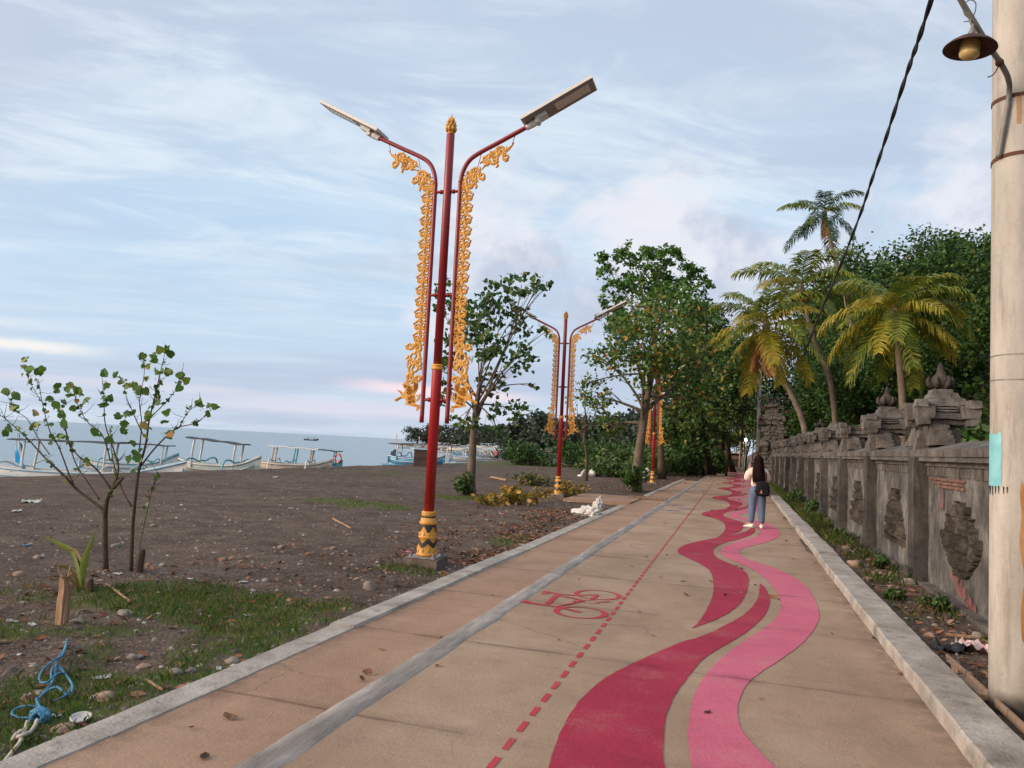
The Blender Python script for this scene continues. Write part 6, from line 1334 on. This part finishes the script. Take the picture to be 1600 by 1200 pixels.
boat('lone dark boat far out on the water', 486, 330, 6.0, SEA_Z-.1, (BC, BC, BC, BC, BC), 3, (-2.0, 1.6, 1.4, 1.4, .6), (2.2, .5, 5), group='boats on the water')
fb = None
for i, (px, d, hd, c) in enumerate(((640, 215, 20, BW), (660, 190, -15, BL), (678, 230, 40, BW), (700, 170, 10, BW), (716, 210, -30, BW), (734, 150, 25, BL), (752, 185, -10, BW), (770, 140, 35, BW), (788, 165, 5, BW), (806, 130, -20, BL), (822, 150, 15, BW), (692, 250, 0, BW), (724, 250, 12, BW), (760, 235, -12, BW))):
    v = Vector((0, 0, EYE))+ray(px, 690)*(d/1200)
    lab = 'pale boat in the distant row moored before the headland' if c is BW else 'pale blue boat in the distant row moored before the headland'
    boat(lab, px, d, 6.5, max(SEA_Z-.05, ground_z(v.x, v.y)-.03), (c, c, BW, BW, BW), hd, (-1.8, 2.2, 1.5, 1.5, .6) if i % 2 else None, (2.2, .5, 6), group='boats moored before the headland')
m_mast = mat('pale_mast', [(.5, .42, .4), (.6, .5, .48)], 3, .6, .1, 20)
for px, yb, yt, d in ((618, 716, 672, 55), (654, 712, 678, 90)):
    a = atY(px, yb, d); t_ = thing('mooring_stake', 'thin pale stake standing at the water edge ' + ('left of the bright blue boat' if px == 618 else 'behind the bright blue boat'), 'stake', (a.x, a.y, -1.3)); q = MB(); q.tube([(0, 0, 0), (-.03, 0, 3.2)], .03, 6); q.lump((-.03, 0, 3.1), (.07, .03, .16), 2, .3, 1); q.build('stake_pole', m_mast, t_)
cb0 = gnd(657, 728, -.06); M_BOX = mat('brown_box_board', [(.055, .035, .026), (.09, .06, .045)], 3, .85, .4, 20)
cr_ = thing('wooden_crate', 'upright dark brown wooden crate on the sand in front of the blue boat', 'crate', (cb0.x, cb0.y, ground_z(cb0.x, cb0.y)-.02), R(20)); q = MB(); q.box((0, 0, .52), (.82, .70, 1.02)); q.build('crate_body', M_BOX, cr_)
q = MB()
for z in (.06, .52, 1.0): q.box((0, -.36, z), (.86, .03, .09)); q.box((-.42, 0, z), (.03, .72, .09))
q.build('crate_batten', M_BOX, cr_)
# market canopies glimpsed through the leaves
M_YC = mat('yellow_canopy_cloth', [(.70, .38, .05), (.80, .48, .09)], 3, .8, .2, 20)
for i, (px, py, Y) in enumerate(((938, 702, 98), (957, 704, 104), (966, 700, 112))):
    v = atY(px, py, Y); t = thing('market_canopy', ('yellow market canopy glimpsed behind the bushes, leftmost', 'yellow market canopy glimpsed behind the bushes, middle one', 'yellow market canopy glimpsed behind the bushes, rightmost')[i], 'canopy', (v.x, v.y, -.05), 0, 'yellow market canopies'); t.scale = (.62, .62, .62); q = MB()
    q.add([(-1.7, -1.7, 2.2), (1.7, -1.7, 2.2), (1.7, 1.7, 2.2), (-1.7, 1.7, 2.2), (0, 0, 3.1), (-1.7, -1.7, 1.9), (1.7, -1.7, 1.9), (1.7, 1.7, 1.9), (-1.7, 1.7, 1.9)], [(0, 1, 4), (1, 2, 4), (2, 3, 4), (3, 0, 4), (5, 6, 1, 0), (6, 7, 2, 1), (7, 8, 3, 2), (8, 5, 0, 3)]); q.build('canopy_cloth', M_YC, t); 
    for a in (-1, 1):
        for c in (-1, 1): q = MB(); q.tube([(a*1.65, c*1.65, 0), (a*1.65, c*1.65, 2.2)], .035, 5); q.build('canopy_leg', BW, t)
# ------------------------------------------------------------------ small things lying about
M_BROPE = mat('blue_rope', [(.025, .15, .27), (.05, .23, .38)], 40, .7, .6, 160, dist=.004); M_WROPE = mat('dirty_white_rope', [(.38, .33, .27), (.50, .45, .38)], 30, .8, .6, 160, dist=.004)
def gp3(x, y, dz=.02): v = gnd(x/3, 800+y/3, -.03); return Vector((v.x, v.y, ground_z(v.x, v.y)+dz))
q = MB()
for P in ([(312, 630, .03), (300, 660, .02), (275, 690, .03), (262, 720, .04), (250, 780, .03), (215, 820, .02), (180, 870, .03), (175, 900, .02), (182, 940, .04)], [(315, 632, .02), (290, 690, .04), (250, 715, .05), (200, 740, .03), (186, 775, .02), (220, 795, .04), (270, 770, .06), (300, 745, .03), (270, 720, .03), (240, 750, .05), (245, 790, .02)],
          [(262, 715, .02), (305, 750, .03), (340, 815, .04), (320, 845, .02), (270, 830, .05), (225, 828, .03), (190, 850, .02), (170, 885, .05), (190, 905, .03)], [(180, 945, .03), (110, 940, .02), (60, 925, .02), (75, 908, .03), (140, 905, .04), (215, 910, .02), (205, 925, .04)], [(340, 800, .02), (310, 850, .03), (255, 870, .02)]):
    S = spline([gp3(*p) for p in P], 8); q.tube(S, .0068, 6)
for k in range(9): c = gp3(178+8*(k % 3), 935+6*(k//3), .03); q.tube([c+Vector((.04*math.cos(a), .02*math.sin(a+k), .03*math.sin(a))) for a in [i*.7+k for i in range(9)]], .011, 6)
tag(q.build('blue_rope', M_BROPE, None, True), 'tangled thin blue rope lying on the grass verge', 'rope')
q = MB()
for P in ([(175, 960, .03), (165, 985, .03), (140, 1015, .03), (110, 1030, .04), (95, 1060, .03), (60, 1100, .02), (25, 1150, .02), (0, 1180, .02), (-40, 1240, .02)], [(130, 965, .03), (120, 990, .02), (95, 1020, .03), (75, 1040, .05), (60, 1050, .03)], [(70, 1030, .03), (100, 1025, .05), (125, 1020, .03), (110, 1045, .05), (80, 1045, .04)]): q.tube(spline([gp3(*p) for p in P], 8), .0105, 7)
tag(q.build('white_rope', M_WROPE, None, True), 'knotted dirty white rope tied to the blue rope at the lower left', 'rope')

M_STONE = stonemat('loose_stone', [(.16, .135, .115), (.25, .215, .185), (.34, .30, .265)], .1, .25, 12, .6); M_RSTONE = stonemat('reddish_stone', [(.20, .13, .10), (.30, .21, .165), (.38, .29, .24)], .1, .2, 12, .6)
M_PLAS = mat('white_plastic', [(.36, .35, .33), (.52, .51, .49)], 9, .45, .3, 30); M_BAGP = mat('white_plastic_bag', [(.48, .46, .43), (.66, .63, .60)], 6, .5, .6, 14, dist=.03)
def gput(px, py): v = gnd(px, py, -.03 if px < 1200 else 0); return Vector((v.x, v.y, ground_z(v.x, v.y)))
STN = 'loose stones on the verge'
for i, (px, py, r, sq, m, lab) in enumerate(((166, 1082, .060, .62, M_RSTONE, 'rounded beige stone in the grass near the kerb'), (97, 1128, .062, .4, M_RSTONE, 'flat reddish broken stone beside the plastic lid'), (195, 963, .075, .4, M_STONE, 'flat grey stone half sunk in the grass below the saplings'), (208, 1023, .045, .5, M_STONE, None), (218, 1022, .035, .5, M_STONE, None), (363, 1026, .05, .6, M_STONE, 'grey stone beside the white plastic scraps'), (182, 849, .07, .5, M_STONE, 'grey stone on the sand right of the sapling trunk'), (577, 916, .085, .75, M_STONE, 'tan round stone on the verge before the nearest lamp post'), (440, 852, .06, .6, M_STONE, None), (415, 905, .05, .5, M_STONE, None), (60, 1075, .05, .4, M_STONE, None), (225, 1032, .05, .35, M_RSTONE, None), (275, 1038, .05, .5, M_STONE, None), (300, 1036, .04, .5, M_STONE, None), (255, 880, .05, .6, M_STONE, None), (120, 978, .05, .4, M_STONE, None), (520, 855, .05, .5, M_STONE, None), (470, 880, .045, .5, M_STONE, None), (350, 870, .05, .5, M_STONE, None), (60, 870, .06, .5, M_STONE, None), (30, 900, .06, .5, M_RSTONE, None), (540, 888, .04, .5, M_STONE, None), (240, 820, .06, .5, M_STONE, None),
      (1337, 889, .14, .55, M_RSTONE, 'pale broken block lying between the kerb and the wall'), (1420, 915, .09, .6, M_STONE, None), (1355, 912, .07, .6, M_RSTONE, None), (1395, 905, .07, .6, M_STONE, None), (1528, 1002, .07, .6, M_STONE, None), (1490, 1045, .06, .5, M_STONE, None), (1452, 1000, .05, .6, M_RSTONE, None))):
    v = gput(px, py); q = MB(); q.lump((0, 0, 0), (r, r*.8, r*sq), i+.5, .30, 2, 1.1); o = q.build('stone', m, None, True, (v.x, v.y, v.z+r*sq*.35)); o.rotation_euler = (0, 0, i*1.3)
    tag(o, lab or ('small grey stone lying loose on the ground' if m is M_STONE else 'small reddish stone lying loose on the ground'), 'stone', STN)
def scrap(name, label, px, py, size, m, seed, lift=.3, cat='litter', grp=None, dz=0.):
    q = MB(); n = 9; vs = []; fs = []
    for i in range(n):
        for j in range(n):
            x = (i/(n-1)-.5)*size[0]; y = (j/(n-1)-.5)*size[1]; e = 1-.3*mn.noise(Vector((i*.5, j*.5, seed))); z = size[0]*lift*(abs(mn.noise(Vector((i*.45, j*.45, seed+3))))+.4*mn.noise(Vector((i*.9, j*.9, seed+8)))); vs.append((x*e, y*e, max(.002, z)+.004))
    for i in range(n-1):
        for j in range(n-1): fs.append((i*n+j, (i+1)*n+j, (i+1)*n+j+1, i*n+j+1))
    v = gput(px, py); q.add(vs, fs); o = q.build(name, m, None, True, (v.x, v.y, v.z+dz)); o.rotation_euler = (0, 0, seed*1.7); return tag(o, label, cat, grp)
M_BLUEP = mat('blue_plastic', [(.10, .25, .42), (.16, .34, .52)], 9, .5, .2, 30); M_PINKP = mat('pink_plastic', [(.60, .12, .22), (.72, .22, .32)], 9, .5, .2, 30)
M_PCLOTH = mat('pink_cloth', [(.52, .24, .25), (.66, .45, .45), (.72, .66, .64)], 14, .9, .3, 40)
LG = 'scraps of litter on the verge'
for i, (px, py, s, m, lab) in enumerate(((343, 1034, .10, M_PLAS, 'crumpled white plastic cup beside the grey stone at the kerb'), (380, 909, .11, M_PLAS, 'crumpled white wrapper on the sand above the grass'), (386, 957, .07, M_PLAS, None), (160, 1048, .13, M_PLAS, 'crumpled white tissue on the grass'), (50, 984, .11, M_PLAS, 'white wrapper beside the split wooden stake'), (90, 1107, .05, M_PLAS, None), (92, 1140, .06, M_PLAS, None), (40, 852, .12, M_BLUEP, 'blue plastic scrap on the sand near the left edge'), (18, 978, .10, M_PLAS, None), (183, 905, .11, M_PLAS, 'pale wrapper at the foot of the left sapling'), (296, 908, .08, M_PLAS, None), (312, 958, .06, M_PLAS, None), (55, 1076, .13, M_PLAS, 'flat white plastic strip near the blue rope'), (785, 802, .16, M_PINKP, 'pink plastic scrap in the leaf litter near the yellow branches'), (635, 862, .12, M_PINKP, 'pale pink plastic scrap just left of the nearest lamp base'), (815, 848, .14, M_PLAS, None), (690, 893, .13, M_PLAS, 'white scrap just right of the nearest lamp base'), (865, 776, .3, M_PLAS, 'white plastic sheet at the foot of the second lamp post'), (890, 783, .22, M_PLAS, None), (760, 812, .12, M_PLAS, None), (640, 800, .12, M_PLAS, None), (620, 830, .11, M_PLAS, None), (430, 745, .3, M_PLAS, None), (455, 792, .14, M_PLAS, None), (25, 797, .35, M_PLAS, None), (48, 785, .4, M_PLAS, None),
      (1387, 921, .08, M_PLAS, None), (1417, 972, .10, M_PLAS, None), (1492, 978, .10, M_PLAS, 'white paper scrap in the weeds at the wall foot'), (1322, 860, .09, M_PLAS, None), (1508, 995, .08, M_PLAS, None), (1519, 1088, .13, M_PLAS, 'white plastic cup by the plank behind the kerb'), (1282, 832, .12, M_PLAS, None))):
    scrap('litter_scrap', lab or 'small white plastic scrap dropped on the ground', px, py, (s*.8, s*(.35+.4*((i*3) % 4)/3)), m, i+1.3, (.18, .3, .42)[i % 3], 'litter', LG)
scrap('crumpled_cloth', 'crumpled pink and white cloth on the dirt beside the near pole', 1528, 1022, (.34, .24), M_PCLOTH, 5.2, .5, 'cloth')
scrap('black_plastic_bag', 'torn black plastic bag on the dirt left of the pink cloth', 1486, 1022, (.24, .18), M_BLACK, 7.7, .45, 'bag')
# plastic lid
v = gput(127, 1117); q = MB(); q.lathe([(.045, .004), (.052, .012), (.055, .022), (.050, .024), (.042, .016), (.02, .014)], 20); o = q.build('flat_disc', M_PLAS, None, True, (v.x, v.y, v.z+.01)); o.rotation_euler = (R(8), R(5), 0); tag(o, 'round clear white plastic lid on the grass verge', 'lid')
# sacks and bags by the kerb
def bagheap(label, px, py, parts, m, name='plastic_bag'):
    v = gput(px, py); t = thing(name, label, 'bag', v); q = MB()
    for i, (x, y, z, a, b_, c) in enumerate(parts): q.lump((x, y, z), (a, b_, c), i+px*.1, .55, 3, 1.8)
    q.build('bag_body', m, t, True); q = MB(); x, y, z, a, b_, c = parts[-1]; q.tube(spline([(x, y, z+c*.6), (x+.03, y, z+c*1.0), (x+.07, y+.02, z+c*1.3)], 4), [.05, .035, .025, .025, .03, .045, .045, .04, .03][:9], 6, True, .4); q.build('bag_tie', m, t, True); return t
bagheap('largest white plastic bag slumped on the kerb edge', 918, 806, [(-.15, .05, .07, .20, .16, .10), (.12, -.05, .09, .17, .14, .11), (.0, .1, .11, .19, .15, .11), (.18, .2, .14, .10, .10, .14)], M_BAGP)
bagheap('small white plastic bag behind the largest one', 934, 792, [(0, 0, .10, .14, .12, .12), (.02, .0, .2, .06, .06, .10)], M_BAGP)
bagheap('white plastic bag standing beside the farthest lamp post', 1006, 748, [(-.3, 0, .12, .45, .25, .14), (.1, .1, .25, .25, .22, .28), (.15, .1, .45, .14, .14, .16)], M_BAGP)
q = MB(); P = []; rr = []
for i in range(60):
    v = gnd(903+i*1.5, 741+1.6*math.sin(i*.5)); P.append((v.x, v.y, ground_z(v.x, v.y)+.05)); rr.append(.24*(1+.5*mn.noise(Vector((i*.33, 1, 2))))*min(1, .3+i/8, .3+(59-i)/8))
q.tube(P, rr, 14, True, .45); q.v = [tuple(Vector(v)+Vector(mn.noise_vector(Vector(v)*2.6))*.13) for v in q.v]
tag(q.build('white_tarp', M_BAGP, None, True), 'long crumpled white tarp on the ground behind the leaning almond tree', 'tarp')
# timber
M_TIMB = mat('weathered_timber', [(.15, .10, .07), (.24, .165, .115), (.32, .23, .17)], 4, .85, .5, 30, stretch=(4, 4, .6))
def plank(label, a, b_, w_, h, m=M_TIMB, name='timber_plank', grp='loose timber'):
    a = Vector(a); b_ = Vector(b_); d = b_-a; rot = d.to_track_quat('X', 'Z').to_matrix(); q = MB(); q.rbox((0, 0, 0), (d.length, w_, h), 4, .006, d.length, rot, fr=5); o = q.build(name, m, None, False, (a+b_)/2); return tag(o, label, 'timber', grp)
plank('dark plank laid across the walkway near the concrete slab', gnd(981, 777, .03)+Vector((0, 0, .02)), gnd(1041, 781, .03)+Vector((0, 0, .02)), .22, .08)
plank('brown plank lying behind the kerb beside the near pole', gput(1500, 1068)+Vector((0, 0, .02)), gput(1540, 1104)+Vector((0, 0, .05)), .07, .035); 
plank('thin strip of wood running along the outer side of the kerb', (1.60, 6.9, .06), (1.595, 4.9, .085), .018, .05)
o = plank('short upright wooden peg behind the kerb', gput(1497, 1072)+Vector((0, 0, -.05)), gput(1497, 1072)+Vector((-.03, 0, .13)), .035, .03, name='wooden_peg')
plank('pale board lying on the sand left of the yellow branches', gput(768, 746)+Vector((0, 0, .05)), gput(792, 750)+Vector((0, 0, .05)), .14, .06, M_SPLIT)
plank('thin pale stick on the grass near the kerb', gput(228, 1056)+Vector((0, 0, .03)), gput(255, 1068)+Vector((0, 0, .02)), .010, .010, M_SPLIT, 'stick', 'sticks'); plank('thin brown stick on the grass below the left sapling', gput(165, 923)+Vector((0, 0, .03)), gput(203, 945)+Vector((0, 0, .02)), .014, .012, M_SPLIT, 'stick', 'sticks')
plank('long stick lying on the dirt by the pole', gput(1478, 1000)+Vector((0, 0, .03)), gput(1516, 1004)+Vector((0, 0, .03)), .025, .02, M_SPLIT, 'stick', 'sticks'); plank('light stick on the sand left of the nearest lamp post', gput(520, 810)+Vector((0, 0, .03)), gput(548, 826)+Vector((0, 0, .03)), .02, .02, M_SPLIT, 'stick', 'sticks')
# fallen leaves on the path, each one a curled leaf
L_PATH = [leafmat('fallen_leaf_brown', [(0, (.12, .055, .035)), (1, (.19, .095, .06))], .1, .8), leafmat('fallen_leaf_dark', [(0, (.045, .028, .02)), (1, (.075, .045, .03))], .1, .8), leafmat('fallen_leaf_rust', [(0, (.24, .09, .035)), (1, (.30, .13, .06))], .1, .8)]
def fallen(kind):
    q = MB(); vs = []; fs = []; n = 8; cur = (.55, .9, .3)[kind]
    for i in range(n+1):
        t = i/n; w_ = .42*math.sin(math.pi*min(1, .06+.94*t))**.8*(1 if t < .95 else .4); x = t-.5; lift = cur*(t-.45)**2*.9
        for s in (-1, -.5, 0, .5, 1): vs.append((x*(1-.15*cur*t), s*w_*.75, .02+lift+(s*abs(s)*.5+abs(s)**1.5*.5)*w_*cur*.9+.16*mn.noise(Vector((t*3, s*1.5, kind)))+.03))
    for i in range(n):
        for j in range(4): fs.append((i*5+j, i*5+5+j, i*5+6+j, i*5+1+j))
    me = bpy.data.meshes.new('fallen_leaf'); me.from_pydata(vs, [], q.f or fs); me.update(); me.polygons.foreach_set('use_smooth', [True]*len(me.polygons)); return me
FM = []
for k in range(3):
    for m in L_PATH: me = fallen(k); me.materials.append(m); FM.append(me)
LP_ = [(360, 1122, .13, 0), (320, 1182, .10, 3), (299, 1137, .04, 1), (575, 1053, .11, 0), (566, 1062, .09, 4), (683, 1040, .08, 3), (597, 1015, .07, 1), (690, 996, .06, 1), (1105, 1113, .09, 4), (1020, 993, .06, 4), (873, 1000, .04, 1), (835, 902, .05, 2), (988, 885, .07, 4), (905, 905, .06, 1), (1032, 901, .08, 1), (1150, 884, .10, 1), (1158, 888, .12, 4), (1067, 908, .12, 4), (1112, 909, .10, 1), (1072, 930, .12, 1), (1180, 914, .08, 4), (1208, 935, .13, 1), (1216, 937, .08, 4), (1240, 873, .12, 5), (1275, 880, .09, 2), (1185, 835, .10, 4), (1406, 1052, .09, 5), (1340, 962, .06, 2), (1300, 990, .05, 1), (1133, 930, .09, 1), (1158, 927, .07, 1), (1222, 950, .04, 1), (1058, 942, .04, 1), (1270, 815, .14, 2), (1228, 845, .12, 1), (1245, 815, .12, 2), (1120, 803, .16, 1), (1112, 798, .16, 4), (1150, 798, .14, 1), (1146, 795, .12, 4), (1105, 805, .12, 1), (1126, 790, .14, 1), (1060, 778, .16, 4), (1087, 782, .13, 1), (1135, 765, .16, 4), (1122, 756, .16, 1), (1155, 781, .14, 1), (1098, 770, .13, 1), (1040, 818, .10, 2), (986, 852, .08, 1), (940, 862, .08, 2), (1165, 745, .2, 1), (1172, 758, .2, 2), (1100, 748, .2, 1), (1085, 760, .2, 4), (1070, 755, .2, 5), (1140, 752, .2, 1), (1130, 745, .22, 5), (1150, 742, .2, 4), (1110, 742, .2, 2), (1235, 806, .12, 5), (1252, 828, .09, 2), (1224, 800, .12, 1), (1196, 803, .12, 4), (770, 930, .05, 1), (850, 960, .05, 2), (1042, 868, .07, 1), (1010, 870, .07, 4), (1185, 860, .07, 1), (1190, 1092, .05, 1), (1385, 1010, .05, 2), (1290, 905, .06, 2), (1320, 935, .06, 2)]
for i, (px, py, s, k) in enumerate(LP_):
    v = gnd(px, py, .006); o = bpy.data.objects.new('fallen_leaf', FM[(k*2+i) % 9 if k not in (5, 2) else 2+3*(i % 3)]); COL.objects.link(o); o.location = (v.x, v.y, .0062); o.rotation_euler = (0, 0, i*2.1); s *= .72; o.scale = (s, s*(.7+.3*((i*5) % 3)/2), s*.8)
    cap = {0: 'largest curled brown leaf on the walkway, nearest the camera', 8: 'dry brown leaf on the near pink wave', 23: 'rust leaf curled upright between pink wave and kerb', 26: 'dry leaf lying right against the raised kerb'}
    tag(o, cap.get(i, 'dry curled leaf fallen on the painted path'), 'fallen leaf', 'dry leaves fallen on the path')
print('objects', len(bpy.data.objects), 'polys', sum(len(m.polygons) for m in bpy.data.meshes))
